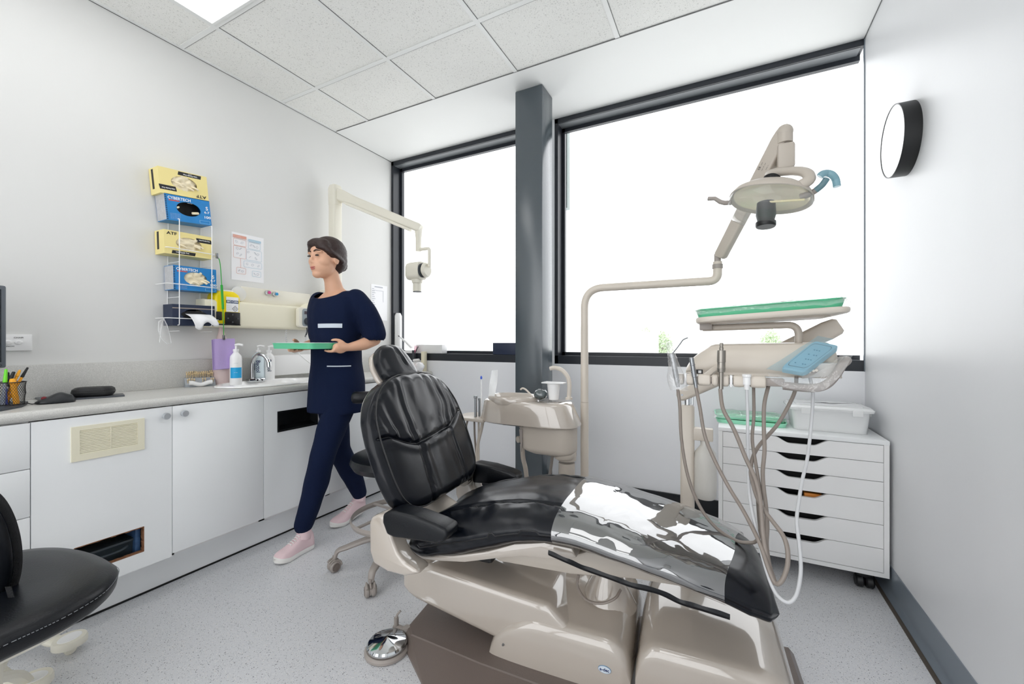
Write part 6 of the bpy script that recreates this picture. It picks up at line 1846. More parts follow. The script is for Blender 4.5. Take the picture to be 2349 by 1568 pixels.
pb(.04, .44, .05, .11, M['orange_ink']); pb(.50, .90, .085, .135, M['sky_ink'])
def frame_box(u0, u1, v0, v1, m):
    f = MB(); w = .0016
    ya_, yb_2, za_, zb2 = lerp(y0, y1, u0), lerp(y0, y1, u1), lerp(z1, z0, v1), lerp(z1, z0, v0)
    f.tube([(XL + .0046, ya_ + y, za_ + z) for y, z in [( (yb_2 - ya_) / 2 + a, (zb2 - za_) / 2 + b) for a, b in rrect(yb_2 - ya_, zb2 - za_, .006, 4)]], .0008, 4, closed=True)
    obj('print', f, m, t)
for a in ((.05, .43, .13, .27), (.05, .43, .28, .53), (.14, .42, .73, .86)): frame_box(*a, M['orange_ink'])
for a in ((.50, .88, .15, .29), (.44, .92, .31, .54), (.36, .93, .57, .70), (.62, .90, .76, .88)): frame_box(*a, M['sky_ink'])
rr = random.Random(11)
for (u, v) in ((.14, .19), (.30, .20), (.16, .33), (.26, .33), (.17, .44), (.27, .46), (.58, .21), (.68, .22), (.78, .23), (.50, .37), (.55, .47), (.72, .37), (.80, .39), (.74, .48), (.46, .63), (.63, .635), (.82, .64), (.22, .79), (.32, .80), (.70, .82), (.80, .82)):
    c = (XL + .0046, lerp(y0, y1, u), lerp(z1, z0, v))
    sk = MB(); sk.tube([Vector(c) + Vector((0, .009 * math.cos(k * .9 + u * 20) * rr.uniform(.5, 1), .009 * math.sin(k * .9) * rr.uniform(.5, 1))) for k in range(7)], .0007, 4, closed=True)
    obj('drawing', sk, M['grey_ink'], t)
obj('print', MB().tube([(XL + .0046, lerp(y0, y1, .26), lerp(z1, z0, .53)), (XL + .0046, lerp(y0, y1, .27), lerp(z1, z0, .73))], .0009, 4), M['orange_ink'], t)
for s_, u, v, m_ in (('--- -- --------', .06, .08, M['whiteink']), ('--- -- -------', .52, .11, M['whiteink'])):
    obj('lettering', text_mb(s_, .0085, frame((XL + .0052, lerp(y0, y1, u), lerp(z1, z0, v)), (0, 1, 0), (0, 0, 1)), align='LEFT', bold=True), m_, t)
t, y0, y1, z0, z1 = poster('notice', 'white printed notice on the wall next to the window frame', (851, 650), (888, 657), (888, 737), (851, 731))
for k in range(14):
    pb(.05, .16 + .04 * ((k * 7) % 3), .12 + k * .055, .135 + k * .055, M['grey_ink'])
pb(.18, .74, .16, .168, M['grey_ink']); pb(.72, .735, .16, .48, M['grey_ink']); pb(.2, .7, .05, .075, M['grey_ink'])
# double switch plate
a_, b_ = W(8, 766), W(73, 805)
sw = thing('switch_plate', 'white double switch plate labelled CHAIR and BENCH behind the monitor', 'switch', (XL, (a_.y + b_.y) / 2, (a_.z + b_.z) / 2))
cz = (W(60, 767).z + W(60, 804).z) / 2; hz = (W(60, 767).z - W(60, 804).z) / 2; yr2 = W(73, 785).y
obj('plate', MB().box(XL, XL + .009, yr2 - .116, yr2, cz - hz, cz + hz, r=.003), M['plastic_white'], sw)
for (px, py, s_, lx, ly) in ((43, 785, 'CHAIR', 43, 774), (18, 785, 'BENCH', 20, 794)):
    p = W(px, py, XL + .009)
    obj('rocker', MB().loft([[(XL + x, p.y + y * q, p.z + z * q) for y, z in superell(.0115, .0085, 2, 24)] for x, q in ((.008, 1), (.012, 1), (.0135, .8))]), M['plastic_white'], sw)
    p = W(lx, ly, XL + .0095); obj('lettering', text_mb(s_, .0072, frame((XL + .0094, p.y, p.z), (0, 1, 0), (0, 0, 1)), sx=1.3), M['ink'], sw)

# ============================================================ x-ray arm on the left wall
XA = -2.545
x1 = W(769, 440, XA)
xr_ = thing('x_ray_arm', 'cream wall-mounted dental x-ray head on a jointed arm by the window', 'x-ray unit', (XL, x1.y, 1.5))
w_ = .030
obj('wall_bracket', MB().box(XL + .001, XA + .03, x1.y - .06, x1.y + .06, 1.30, 1.50, r=.01), M['ivory'], xr_)
E0 = Vector((XA, x1.y, x1.z - .01))
obj('riser', MB().loft([[(XA + x, x1.y + y, z) for x, y in rrect(.066, .074, .014, 4)] for z in (1.40, E0.z - .02)]), M['ivory'], xr_)
E1 = on_y(960, 522, 2.32)
dx_ = (E1 - E0).normalized(); sx_ = Vector((0, 0, 1)).cross(dx_).normalized(); ux_ = dx_.cross(sx_)
FXm = Matrix(((dx_.x, sx_.x, ux_.x, E0.x), (dx_.y, sx_.y, ux_.y, E0.y), (dx_.z, sx_.z, ux_.z, E0.z), (0, 0, 0, 1)))
Lx = (E1 - E0).length
obj('shoulder', MB().loft([[(E0.x + x * q, E0.y + y * q, z) for x, y in rrect(.074, .080, .016, 4)] for z, q in ((E0.z - .09, .95), (E0.z - .02, 1), (E0.z + .03, 1.0), (E0.z + .055, .8), (E0.z + .060, .4))]), M['ivory'], xr_)
obj('boom', MB().loft([[(s_, y, z) for y, z in rrect(.056, h_, .012, 4)] for s_, h_ in ((-.02, .075), (.06, .085), (.16, .066), (Lx - .06, .058), (Lx, .06), (Lx + .02, .045))], M=FXm).box(.10, Lx - .05, -.022, .022, -.046, -.03, M=FXm), M['ivory'], xr_)
zf = on_y(962, 576, 2.32).z
obj('fore_arm', MB().loft([[(E1.x + x, E1.y + y, z) for x, y in rrect(.040 * q, .044 * q, .010, 4)] for z, q in ((E1.z + .02, 1.0), (E1.z - .03, 1.0), (E1.z - .07, .85), (zf, .80))]), M['ivory'], xr_)
k0 = Vector((E1.x, E1.y, zf)); k1 = on_y(985, 580, 2.30); k2 = on_y(985, 612, 2.30)
obj('fork', MB().tube(arc_bend([k0 + Vector((0, 0, .012)), Vector((k1.x, k1.y, k0.z + .006)), Vector((k1.x, k1.y, k2.z))], .02, 6), .0115, 12), M['ivory'], xr_)
hc = on_y(956, 622, 2.30)
mb = MB().loft([[(hc.x + x, hc.y + y * q, hc.z + z * q) for y, z in rrect(.10, .125, .035, 6)] for x, q in ((-.070, .80), (-.062, .94), (-.04, 1.0), (.045, 1.0), (.05, .99))])
hd_ = obj('tube_head', mb, M['ivory'], xr_)
obj('head_cap', MB().cyl((hc.x + .066, hc.y, hc.z + .002), (hc.x + .098, hc.y, hc.z + .002), .052, bev=.012), M['ivory'], hd_)
obj('scale_ring', MB().cyl((hc.x + .050, hc.y, hc.z + .002), (hc.x + .066, hc.y, hc.z + .002), .050), M['darkgrey'], hd_)
obj('cone', MB().cyl((hc.x + .004, hc.y, hc.z - .058), (hc.x + .004, hc.y, hc.z - .083), .040, .036).cyl((hc.x + .004, hc.y, hc.z - .08), (hc.x + .004, hc.y, hc.z - .142), .030), M['ivory'], hd_)
obj('cone_rim', MB().cyl((hc.x + .004, hc.y, hc.z - .142), (hc.x + .004, hc.y, hc.z - .147), .030), M['darkgrey'], hd_)

# ============================================================ wall mirror on the right wall
mc = on_x(2084, 319, XR); mr = .140
mi = thing('wall_mirror', 'round mirror with a deep black rim on the right wall', 'mirror', (XR, mc.y, mc.z))
obj('rim', MB().lathe([(mr, 0), (mr, .052), (mr - .004, .052), (mr - .004, .050), (0, .050)], c=(XR, mc.y, mc.z), axis=(-1, 0, 0), seg=64), M['black'], mi)
obj('glass', MB().lathe([(mr - .0042, .0505), (0, .0507)], c=(XR, mc.y, mc.z), axis=(-1, 0, 0), seg=64), mat('mirror_glass', 'f4f6f6', .02, metal=1.0, var=.0), mi, smooth=False)
# ============================================================ things on the worktop
def BZ_(px, py): return on_z(px, py, CTZ)
# monitor at the near end
mo = thing('monitor', 'dark framed monitor at the left edge of the photo on the bench', 'monitor', (-2.42, .40, CTZ))
ma = on_x(12, 655, -2.40); mb_ = on_x(17, 843, -2.40)
y1 = (ma.y + mb_.y) / 2; zt5, zb5 = ma.z, mb_.z
def mon(x, y): return x
sc = MB()
yy0 = y1 - .50
obj('case', MB().box(-2.425, -2.398, yy0, y1, zb5, zt5, r=.006), mat('monitor_grey', '565c63', .4), mo)
obj('screen', MB().box(-2.399, -2.3965, yy0 + .012, y1 - .013, zb5 + .022, zt5 - .015), mat('screen_black', '141a20', .12), mo)
obj('power_mark', MB().tube([(-2.3965, y1 - .016 + .004 * math.cos(t), zb5 + .010 + .004 * math.sin(t)) for t in [2 * PI * k / 10 for k in range(10)]], .0006, 4, closed=True), M['ink'], mo)
obj('stand', MB().box(-2.46, -2.43, y1 - .30, y1 - .20, CTZ + .012, zb5 + .12, r=.005), M['black'], mo)
fo = [Vector((-2.28, .30, 0)), Vector((-2.28, BZ_(0, 942).y, 0)), BZ_(50, 934), BZ_(62, 928), Vector((-2.50, BZ_(62, 928).y + .02, 0)), Vector((-2.60, .50, 0)), Vector((-2.60, .30, 0))]
mb = MB(); mb.loft([[(p.x, p.y, CTZ + z) for p in fo] for z in (.0005, .008)]); obj('foot', mb, M['darkgrey'], mo)
# mesh pen pot with pens, standing on the monitor foot
pp = BZ_(20, 922); pp = Vector((-2.405, on_x(22, 890, -2.405).y, CTZ + .0085))
po = thing('pen_pot', 'black wire mesh pen pot full of pens below the monitor', 'pen pot', pp)
rt = .042; ht = .085
cage = MB()
for k in range(36):
    a = 2 * PI * k / 36
    for d in (1, -1):
        cage.tube([(pp.x + rt * .92 * math.cos(a), pp.y + rt * .92 * math.sin(a), pp.z + .002), (pp.x + rt * .97 * math.cos(a + d * .6), pp.y + rt * .97 * math.sin(a + d * .6), pp.z + ht * .5), (pp.x + rt * math.cos(a + d * 1.2), pp.y + rt * math.sin(a + d * 1.2), pp.z + ht)], .0005, 4)
obj('mesh', cage, M['black'], po)
obj('rim', MB().tube([(pp.x + rt * math.cos(2 * PI * k / 32), pp.y + rt * math.sin(2 * PI * k / 32), pp.z + ht) for k in range(32)], .0018, 6, closed=True), M['black'], po)
obj('base', MB().cyl((pp.x, pp.y, pp.z), (pp.x, pp.y, pp.z + .002), rt * .93), M['black'], po)
def pen(label, b, tp, body, cap, r=.0045, capq=.55, grp='pens in the mesh pot'):
    b = pp + Vector(b); tp = Vector(tp); t = thing('pen', label, 'pen', b, group=grp)
    c = b.lerp(tp, capq)
    obj('barrel', MB().cyl(b, c, r, bev=.001), body, t)
    obj('cap', MB().cyl(c, tp, r * 1.25, r * .8, bev=.002), cap, t)
    return t
M['orangepen'] = mat('orange_barrel', 'efa51c', .35); M['greencap'] = mat('green_cap', '6fd92c', .35); M['bluepen'] = mat('blue_barrel', '3b4da0', .4); M['greypen'] = mat('grey_barrel', '8c93a0', .4)
XP = pp.x
pen('orange pen with a black cap leaning furthest right in the mesh pot', (.0, -.01, .003), on_x(64, 842, XP - .01), M['orangepen'], M['black'], .0042, .72)
pen('fully orange pen leaning second from the right in the mesh pot', (.01, -.02, .003), on_x(46, 848, XP), M['orangepen'], M['orangepen'], .0044, .8)
pen('grey pen with a thick black cap in the middle of the mesh pot', (.015, -.028, .003), on_x(32, 852, XP + .01), M['greypen'], M['black'], .006, .55)
pen('pen with a bright green cap at the left of the mesh pot', (.02, -.02, .003), on_x(14, 846, XP + .01), M['greypen'], M['greencap'], .005, .62)
pen('slim black pen standing behind the green-capped pen', (-.01, .0, .003), on_x(19, 853, XP - .02), M['black'], M['black'], .0036, .7)
pen('blue pen sunk low in the mesh pot', (.018, -.012, .003), on_x(12, 885, XP + .015), M['bluepen'], M['bluepen'], .0042, .7)
pen('yellow highlighter standing low in the front of the mesh pot', (.024, .012, .003), on_x(28, 868, XP + .022), M['orangepen'], M['orangepen'], .0085, .8)
# mouse
mp = BZ_(128, 921); mp.z = CTZ
ms = thing('computer_mouse', 'black computer mouse on the worktop beside the pen pot', 'mouse', mp)
a0, a1 = BZ_(84, 928), BZ_(172, 921); dv = (a1 - a0); Lm = .112; dv.z = 0; dv.normalize(); nv_ = Vector((-dv.y, dv.x, 0))
mb = MB(); rings = []
cm = (a0 + a1) / 2 + nv_ * .012
for i in range(21):
    q = i / 20; s_ = (q - .5) * Lm; w = .031 * math.sqrt(max(.0, 1 - (2 * q - 1) ** 4)) + .001; hgt = .040 * sinterp(q, [0, .12, .62, .9, 1], [.18, .42, 1.0, .72, .25])
    rings.append([cm + dv * s_ + nv_ * (w * math.copysign(abs(math.cos(a)) ** .8, math.cos(a))) + Vector((0, 0, .002 + hgt * math.sin(a) ** .8)) for a in [PI * k / 15 for k in range(16)]])
mb.loft(rings); obj('shell', mb, M['darkgrey'] if False else mat('mouse_black', '1c1f23', .38), ms, sharp=0)
obj('wheel', MB().cyl(cm - dv * .032 - nv_ * .004 + Vector((0, 0, .021)), cm - dv * .032 + nv_ * .004 + Vector((0, 0, .021)), .008), mat('wheel_red', '8a3238', .5), ms)
obj('lead', MB().tube([cm - dv * .055 + Vector((0, 0, .004)), BZ_(72, 928) + Vector((0, 0, .003)), BZ_(60, 929) + Vector((0, 0, .0105))], .0018, 6, smooth=4), M['black'], ms)
# mat or slate under the black case
sl4 = [BZ_(80, 915), BZ_(150, 908.5), BZ_(282, 905), BZ_(286, 909), BZ_(160, 918), BZ_(96, 922)]
mb = MB(); mb.loft([[(p.x, p.y, CTZ + z) for p in sl4] for z in (.0005, .0075)])
single('tablet', mb, mat('slate_grey', '4b4f55', .35), 'flat dark grey tablet lying under the black case on the bench', 'tablet', origin=(sl4[2].x, sl4[2].y, CTZ))
cp_ = on_z(207, 907, CTZ + .008)
cs = thing('zip_case', 'black zipped oblong case on the flat grey tablet', 'case', cp_)
ca0, ca1 = on_z(158, 912, CTZ + .008), on_z(257, 907, CTZ + .008); dc = (ca1 - ca0); Lc = dc.length; dc.normalize(); nc = Vector((-dc.y, dc.x, 0))
cc_ = (ca0 + ca1) / 2 + nc * .04
mb = MB(); mb.loft([[cc_ + dc * x * q + nc * y * q + Vector((0, 0, z)) for x, y in rrect(Lc, .10, .035, 6)] for q, z in ((.86, .0005), (.97, .008), (1.0, .016), (.985, .0185), (1.0, .021), (.97, .031), (.84, .038), (.4, .0395))])
obj('shell', mb, M['matblack'] if False else mat('case_black', '131316', .55, bump=.3, bscale=250), cs)
obj('zip', MB().tube([cc_ + dc * x + nc * y + Vector((0, 0, .0185)) for x, y in rrect(Lc * .995, .0995, .035, 6)], .0022, 6, closed=True), M['black'], cs)
# shade guide: grey block with rows of tooth tabs and a white handle
sg0, sg1 = BZ_(420, 889), BZ_(500, 884)
ds_ = (sg1 - sg0); ds_.z = 0; Ls = .135; ds_.normalize(); ns = Vector((-ds_.y, ds_.x, 0)); c0_ = (sg0 + sg1) / 2 + ns * .045
gd_ = thing('shade_guide', 'dental shade guide, a grey stand with rows of tooth-coloured tabs on the bench', 'shade guide', c0_)
prf = [(-.040, .0), (-.042, .012), (-.012, .046), (.03, .052), (.034, .0)]
mb = MB(); mb.loft([[c0_ + ds_ * s_ + ns * a + Vector((0, 0, b_ + .0005)) for a, b_ in prf] for s_ in (-Ls / 2, Ls / 2)]); obj('stand', mb, mat('guide_grey', 'a3a8ae', .4), gd_)
M['tooth'] = mat('tooth_shade', 'd8c197', .35, var=.25, vscale=30)
rt_ = random.Random(2)
for row, (a, z, n) in enumerate(((-.030, .030, 13), (-.004, .058, 16), (.014, .066, 13))):
    for k in range(n):
        if row == 0 and k in (4, 5, 6, 9, 10): 
            continue
        s_ = lerp(-Ls * .42, Ls * .44, k / (n - 1)) + rt_.uniform(-.001, .001)
        p = c0_ + ds_ * s_ + ns * (a - .004 * rt_.random()) + Vector((0, 0, z + rt_.uniform(0, .005)))
        m = MB().ball(p + Vector((0, 0, .009)), .0046, .0036, .0066, 10).cyl(p - Vector((0, 0, .012)), p + Vector((0, 0, .006)), .0016, seg=8)
        obj('tooth_tab', m, M['tooth'], gd_)
hw_ = [c0_ + ds_ * lerp(-.052, .05, q) + ns * -.048 + Vector((0, 0, .018 - .006 * math.cos((q - .5) * 7))) for q in [k / 12 for k in range(13)]]
mb = MB(); mb.tube(hw_, lambda q: .011 + .003 * abs(q - .5), 10, flat=1.0); obj('handle', mb, M['plastic_white'], gd_)
# pump bottles
def pump(px, py, x, label, h, r, m, group=None, neck=.012):
    b_ = on_x(px, py, x); b_.z = CTZ + .0
    t = thing('pump_bottle', label, 'pump bottle', b_, group=group)
    z = b_.z
    bd = obj('bottle', MB().lathe([(0, z), (r * .95, z + .001), (r, z + .006), (r, z + h * .62), (r * .92, z + h * .70), (r * .5, z + h * .77), (neck, z + h * .80), (neck, z + h * .83), (0, z + h * .83)], c=(b_.x, b_.y, 0), seg=32), m, t)
    pm = MB().cyl((b_.x, b_.y, z + h * .81), (b_.x, b_.y, z + h * .87), neck * 1.25).cyl((b_.x, b_.y, z + h * .87), (b_.x, b_.y, z + h * .96), .005).tube([(b_.x, b_.y - .006, z + h * .965), (b_.x + .012, b_.y + .008, z + h * .985), (b_.x + .030, b_.y + .022, z + h * .965)], .006, 8, smooth=3)
    obj('pump', pm, M['plastic_white'], t)
    return t, bd, b_, z
t, bd, b_, z = pump(541, 870, -2.50, 'white pump bottle with a bright blue label next to the lilac bib', .235, .030, M['plastic_white'])
def wraplabel(par, c, r, a0, a1, z0, z1, m, nm='label'):
    g = [[(c.x + r * math.cos(R(a)), c.y + r * math.sin(R(a)), zz) for zz in (z0, z1)] for a in [lerp(a0, a1, k / 16) for k in range(17)]]
    obj(nm, MB().sheet(g, thick=.0004), m, par)
def vtext(par, c, r, ang, s_, size, zc, m, rot=True, bold=True, sx=1.0):
    a = R(ang); o = Vector((c.x + (r + .0008) * math.cos(a), c.y + (r + .0008) * math.sin(a), zc)); tx = Vector((-math.sin(a), math.cos(a), 0))
    F_ = frame(o, (0, 0, -1), tx) if rot else frame(o, tx, (0, 0, 1))
    obj('lettering', text_mb(s_, size, F_, bold=bold, sx=sx), m, par)
wraplabel(bd, b_, .0306, -85, 35, z + .040, z + .100, mat('cyan_label', '19a3dc', .45))
vtext(bd, b_, .0308, -28, '-------', .0085, z + .125, M['grey_ink'], False)
vtext(bd, b_, .0312, -30, '--- ----', .007, z + .072, M['whiteink'], False)
M['palebluebottle'] = mat('pale_blue_bottle', 'dfeef4', .3)
t, bd, b_, z = pump(592, 868, -2.585, 'pale blue pump bottle with vertical lettering and a dark bar behind the gooseneck tap', .225, .034, M['palebluebottle'], 'pump bottles behind the tap')
vtext(bd, b_, .034, -32, 'Bactol', .030, z + .095, mat('navy_script', '27305c', .5), True)
vtext(bd, b_, .034, -62, '|||||||||', .012, z + .095, mat('navy_bar', '27305c', .5), True, sx=1.6)
t, bd, b_, z = pump(617, 866, -2.575, 'white pump bottle with vertical grey lettering to the right of the tap', .222, .032, M['plastic_white'], 'pump bottles behind the tap')
vtext(bd, b_, .032, -30, 'Bactol', .030, z + .098, mat('grey_script', '4d5566', .5), True)
vtext(bd, b_, .032, -30, '---- ---', .006, z + .135, M['grey_ink'], False)
# far end of the bench, by the window
def at_bench(px, py, y): 
    p = on_y(px, py, y); p.z = CTZ; return p
p = at_bench(942, 850, 2.62)
t = thing('bottle', 'red bottle with a dark cap at the window end of the bench', 'bottle', p)
obj('body', MB().lathe([(0, p.z), (.021, p.z + .001), (.023, p.z + .006), (.023, p.z + .062), (.015, p.z + .074), (0, p.z + .074)], c=(p.x, p.y, 0), seg=28), mat('red_bottle', 'd8412e', .35), t)
obj('cap', MB().cyl((p.x, p.y, p.z + .072), (p.x, p.y, p.z + .095), .014, bev=.002), mat('navy_cap', '2c2f4a', .4), t)
p = at_bench(930, 850, 2.70)
t = thing('bottle', 'small white spray bottle behind the red bottle on the bench', 'bottle', p)
obj('body', MB().lathe([(0, p.z), (.022, p.z + .001), (.024, p.z + .006), (.024, p.z + .075), (.012, p.z + .095), (.010, p.z + .12), (.006, p.z + .14), (0, p.z + .142)], c=(p.x, p.y, 0), seg=28), M['palebluebottle'], t)
obj('collar', MB().cyl((p.x, p.y, p.z + .074), (p.x, p.y, p.z + .082), .0245), mat('navy_collar', '23386b', .4), t)
p = at_bench(962, 852, 2.66)
mb = MB().ball(p + Vector((0, 0, .042)), .042, .035, .042, 24)
mb.deform(lambda c: c + Vector((.008 * nz3(c.x * 40, c.y * 40, c.z * 40), .008 * nz3(c.x * 40 + 7, c.y * 40, c.z * 40), max(-(c.z - p.z), .010 * nz3(c.x * 40, c.y * 40 + 4, c.z * 40)))))
single('paper_bundle', mb, M['paper'], 'crumpled white paper bundle beside the red bottle on the bench', 'paper', origin=tuple(p), sharp=30)
p = at_bench(950, 838, 2.72)
single('roll', MB().cyl((p.x - .03, p.y + .03, p.z + .089), (p.x + .035, p.y + .02, p.z + .095), .012, bev=.002).box(p.x - .035, p.x + .04, p.y + .005, p.y + .05, p.z, p.z + .077, r=.004), M['plastic_white'], 'white roll resting on a small white carton behind the crumpled paper', 'roll', origin=tuple(p))
p = at_bench(970, 850, 2.755)
single('card_box', MB().box(p.x - .010, p.x + .022, p.y - .012, p.y + .026, p.z, p.z + .165, r=.002), mat('cream_card', 'efe9cf', .6), 'tall narrow cream carton standing at the end of the bench against the window frame', 'carton', origin=tuple(p))
p = at_bench(975, 856, 2.62)
single('dish', MB().lathe([(0, 0), (.030, .001), (.034, .014), (.032, .014), (.028, .003), (0, .003)], c=p, seg=32), M['clear'], 'clear shallow dish at the end of the bench', 'dish', origin=tuple(p))
p = at_bench(949, 830, 2.775)
t = thing('pen_holder', 'dark narrow holder with pink and grey brushes by the window', 'holder', p)
obj('holder', MB().box(p.x - .012, p.x + .012, p.y - .010, p.y + .012, p.z, p.z + .175, r=.003), M['darkgrey'], t)
for k, (dx, dy_, col) in enumerate(((.018, .008, 'e0507e'), (.036, .01, 'e58aa8'), (.05, .0, '50545c'))):
    obj('brush', MB().tube([(p.x + dx * .3, p.y, p.z + .15), (p.x + dx + .0, p.y, p.z + .215 - .004 * k)], .0035, 8), mat('brush_%d' % k, col, .5), t)
# on the window sill
SZ = SILL + .0585
p = on_y(988, 806, 2.835); 
single('white_box', MB().box(on_y(958, 805, 2.83).x, on_y(1018, 805, 2.83).x, 2.805, 2.878, SZ, on_y(980, 790, 2.81).z, r=.004), M['plastic_white'], 'low white box on the sill of the left window', 'box', origin=(on_y(988, 806, 2.83).x, 2.84, SZ))
single('navy_box', MB().box(on_y(1134, 805, 2.83).x, on_y(1188, 805, 2.83).x, 2.805, 2.875, SZ, on_y(1150, 786, 2.81).z, r=.002), M['navybox'], 'navy blue box on the window sill against the grey column', 'box', origin=(on_y(1160, 806, 2.83).x, 2.84, SZ))
p = on_y(911, 800, 2.84)
single('towel_roll', MB().lathe([(0, SZ), (.030, SZ + .001), (.032, SZ + .008), (.032, on_y(911, 722, 2.84).z - .01), (.020, on_y(911, 718, 2.84).z), (0, on_y(911, 718, 2.84).z)], c=(p.x + .012, p.y, 0), seg=28), M['plastic_white'], 'tall white bottle on the sill in the left window corner', 'bottle', origin=(p.x + .012, p.y, SZ))
t = thing('curing_light', 'white curing light pistol with a dark angled tip on the window sill', 'curing light', on_y(930, 803, 2.83))
cb0 = on_y(942, 803, 2.835)
obj('dock', MB().loft([[(cb0.x + x * q, cb0.y + y * q, z) for x, y in rrect(.12, .055, .02, 4)] for z, q in ((SZ, 1.0), (SZ + .018, .96), (SZ + .026, .7))]), M['plastic_white'], t)
obj('wand', MB().tube([on_y(944, 797, 2.82), on_y(930, 783, 2.82), on_y(917, 772, 2.82)], [.011, .010, .006], 12), M['plastic_white'], t)
obj('tip', MB().tube([on_y(918, 773, 2.82), on_y(908, 765, 2.82), on_y(905, 763, 2.815)], .0042, 8), M['black'], t)
# clear pack with teal print against the panel behind the headrest
q_ = [on_x(810, 822, -2.45), on_x(828, 806, -2.45), on_x(838, 812, -2.45), on_x(822, 830, -2.45)]
p = on_x(822, 850, -2.45)
t = thing('toothbrush_cup', 'clear tumbler of teal-handled brushes on the bench behind the person', 'tumbler', (p.x, p.y, CTZ))
obj('tumbler', MB().lathe([(0, CTZ), (.028, CTZ + .001), (.034, CTZ + .095), (.032, CTZ + .095), (.026, CTZ + .004), (0, CTZ + .004)], c=(p.x, p.y, 0), seg=28), M['clear'], t)
for k, col in enumerate(('58b6b8', '9aa3ad', '7fc9c9')):
    obj('brush', MB().tube([(p.x - .01 + .01 * k, p.y, CTZ + .006), (p.x - .02 + .022 * k, p.y + .03 - .03 * k, CTZ + .15)], .004, 8), mat('teal_%d' % k, col, .4), t)

# ============================================================ outdoors, colours painted pale to stand for overexposed glare
M['glare_white'] = mat('washed_out_render', 'fbfbfa', .8); M['glare_roof'] = mat('washed_out_roof', 'f4f5f7', .8)
struct('ground', MB().box(-90, 90, 4, 160, -4.2, -4.0), mat('washed_out_ground', 'f6f6f4', .9))
def house(label, px0, px1, pyt, pyb, y, hip=0.0, win=()):
    a = on_y(px0, pyt, y); b = on_y(px1, pyt, y); zb = -4.0
    t = thing('house', label, 'building', ((a.x + b.x) / 2, y, zb))
    obj('wall', MB().box(a.x, b.x, y, y + 7, zb, a.z), M['glare_white'], t)
    if hip: 
        zr = a.z + hip
        obj('roof', MB().loft([[(a.x - .3, y - .3, a.z), (b.x + .3, y - .3, a.z), (b.x + .3, y + 7.3, a.z), (a.x - .3, y + 7.3, a.z)], [(lerp(a.x, b.x, .3), y + 3.4, zr), (lerp(a.x, b.x, .7), y + 3.4, zr), (lerp(a.x, b.x, .7), y + 3.6, zr), (lerp(a.x, b.x, .3), y + 3.6, zr)]]), M['glare_roof'], t)
    return t
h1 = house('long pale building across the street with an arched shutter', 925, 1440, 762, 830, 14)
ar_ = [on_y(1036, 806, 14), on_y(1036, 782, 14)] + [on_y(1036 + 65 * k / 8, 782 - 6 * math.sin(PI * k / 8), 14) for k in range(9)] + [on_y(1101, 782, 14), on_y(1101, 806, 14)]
obj('arched_shutter', MB().prism([(p.x, p.z) for p in ar_[:1] + ar_[2:11] + ar_[12:]], 'y', 13.9, 14.02), mat('washed_out_green_shutter', 'aebfb9', .7, var=.2, vscale=3), h1)
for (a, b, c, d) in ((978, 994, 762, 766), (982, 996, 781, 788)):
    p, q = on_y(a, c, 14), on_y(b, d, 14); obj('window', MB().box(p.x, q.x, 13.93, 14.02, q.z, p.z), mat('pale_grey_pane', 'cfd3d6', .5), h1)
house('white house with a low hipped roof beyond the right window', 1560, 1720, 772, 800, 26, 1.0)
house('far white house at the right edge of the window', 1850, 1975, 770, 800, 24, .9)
M['leaf'] = mat('washed_out_leaf', 'b5c6a4', .9, var=.35, vscale=1.5)
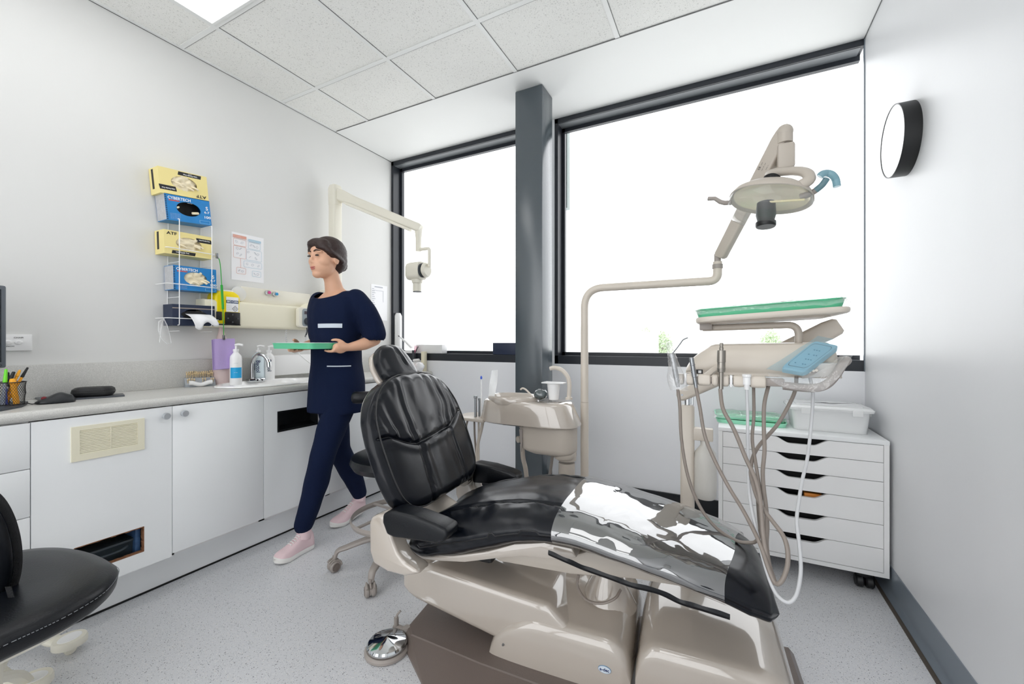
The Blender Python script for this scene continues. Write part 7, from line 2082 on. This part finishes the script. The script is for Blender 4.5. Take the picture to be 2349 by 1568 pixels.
def tree(label, pxa, pxb, pyt, y, seed, group='trees beyond the window'):
    rr = random.Random(seed); a, b = on_y(pxa, pyt, y), on_y(pxb, pyt, y); c = (a + b) / 2
    t = thing('tree', label, 'tree', (c.x, y, -4), group=group)
    w = abs(b.x - a.x) / 2; h = c.z + 4
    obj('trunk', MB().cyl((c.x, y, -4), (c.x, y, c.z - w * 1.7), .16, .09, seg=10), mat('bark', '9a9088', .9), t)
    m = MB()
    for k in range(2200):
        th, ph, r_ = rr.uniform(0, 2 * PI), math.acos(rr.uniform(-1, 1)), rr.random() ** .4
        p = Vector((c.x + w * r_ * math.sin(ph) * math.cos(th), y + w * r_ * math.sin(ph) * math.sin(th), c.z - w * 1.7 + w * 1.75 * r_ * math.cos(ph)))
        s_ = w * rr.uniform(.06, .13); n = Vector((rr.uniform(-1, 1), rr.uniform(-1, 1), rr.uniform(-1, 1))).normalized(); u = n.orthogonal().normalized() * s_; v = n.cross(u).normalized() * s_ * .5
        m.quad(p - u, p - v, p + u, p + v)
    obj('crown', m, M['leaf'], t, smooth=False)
tree('pale green tree, leftmost of the row beyond the bent pole', 1428, 1470, 760, 25, 1)
tree('tallest pale green tree in the row beyond the bent pole', 1458, 1505, 752, 26, 2)
tree('pale green tree at the right of the row beyond the bent pole', 1498, 1545, 758, 25.5, 3)
tree('rounded pale tree seen between the tray arm and the sprung arm', 1738, 1798, 756, 40, 4)
pl = on_y(1398, 700, 12)
wr = thing('utility_pole', 'thin pale utility pole with overhead wires beyond the bent lamp pole', 'pole', (pl.x, 12, -4))
pz_ = on_y(1398, 733, 12).z
obj('pole', MB().cyl((pl.x, 12, -4), (pl.x, 12, pz_), .04, seg=10), mat('pole_grey', 'e2e2e0', .8), wr)
obj('wire', MB().tube([(pl.x, 12, pz_ - .05), on_y(1180, 731, 12), on_y(925, 740, 12)], .006, 5), M['grey_ink'], wr)
obj('wire', MB().tube([(pl.x, 12, pz_ - .02), on_y(1372, 730, 12), on_y(1330, 712, 12), on_y(1270, 701, 12)], .007, 5, smooth=5), M['grey_ink'], wr)
ps = on_y(1296, 380, 2.98)
single('outside_post', MB().box(on_y(1289, 380, 2.97).x, on_y(1302, 380, 2.97).x, 2.96, 3.02, on_y(1296, 478, 2.97).z, 2.74), mat('grey_green_post', '8d9a97', .5), 'grey-green post hanging outside at the left edge of the right window', 'post', origin=(ps.x, 2.97, 2.0))
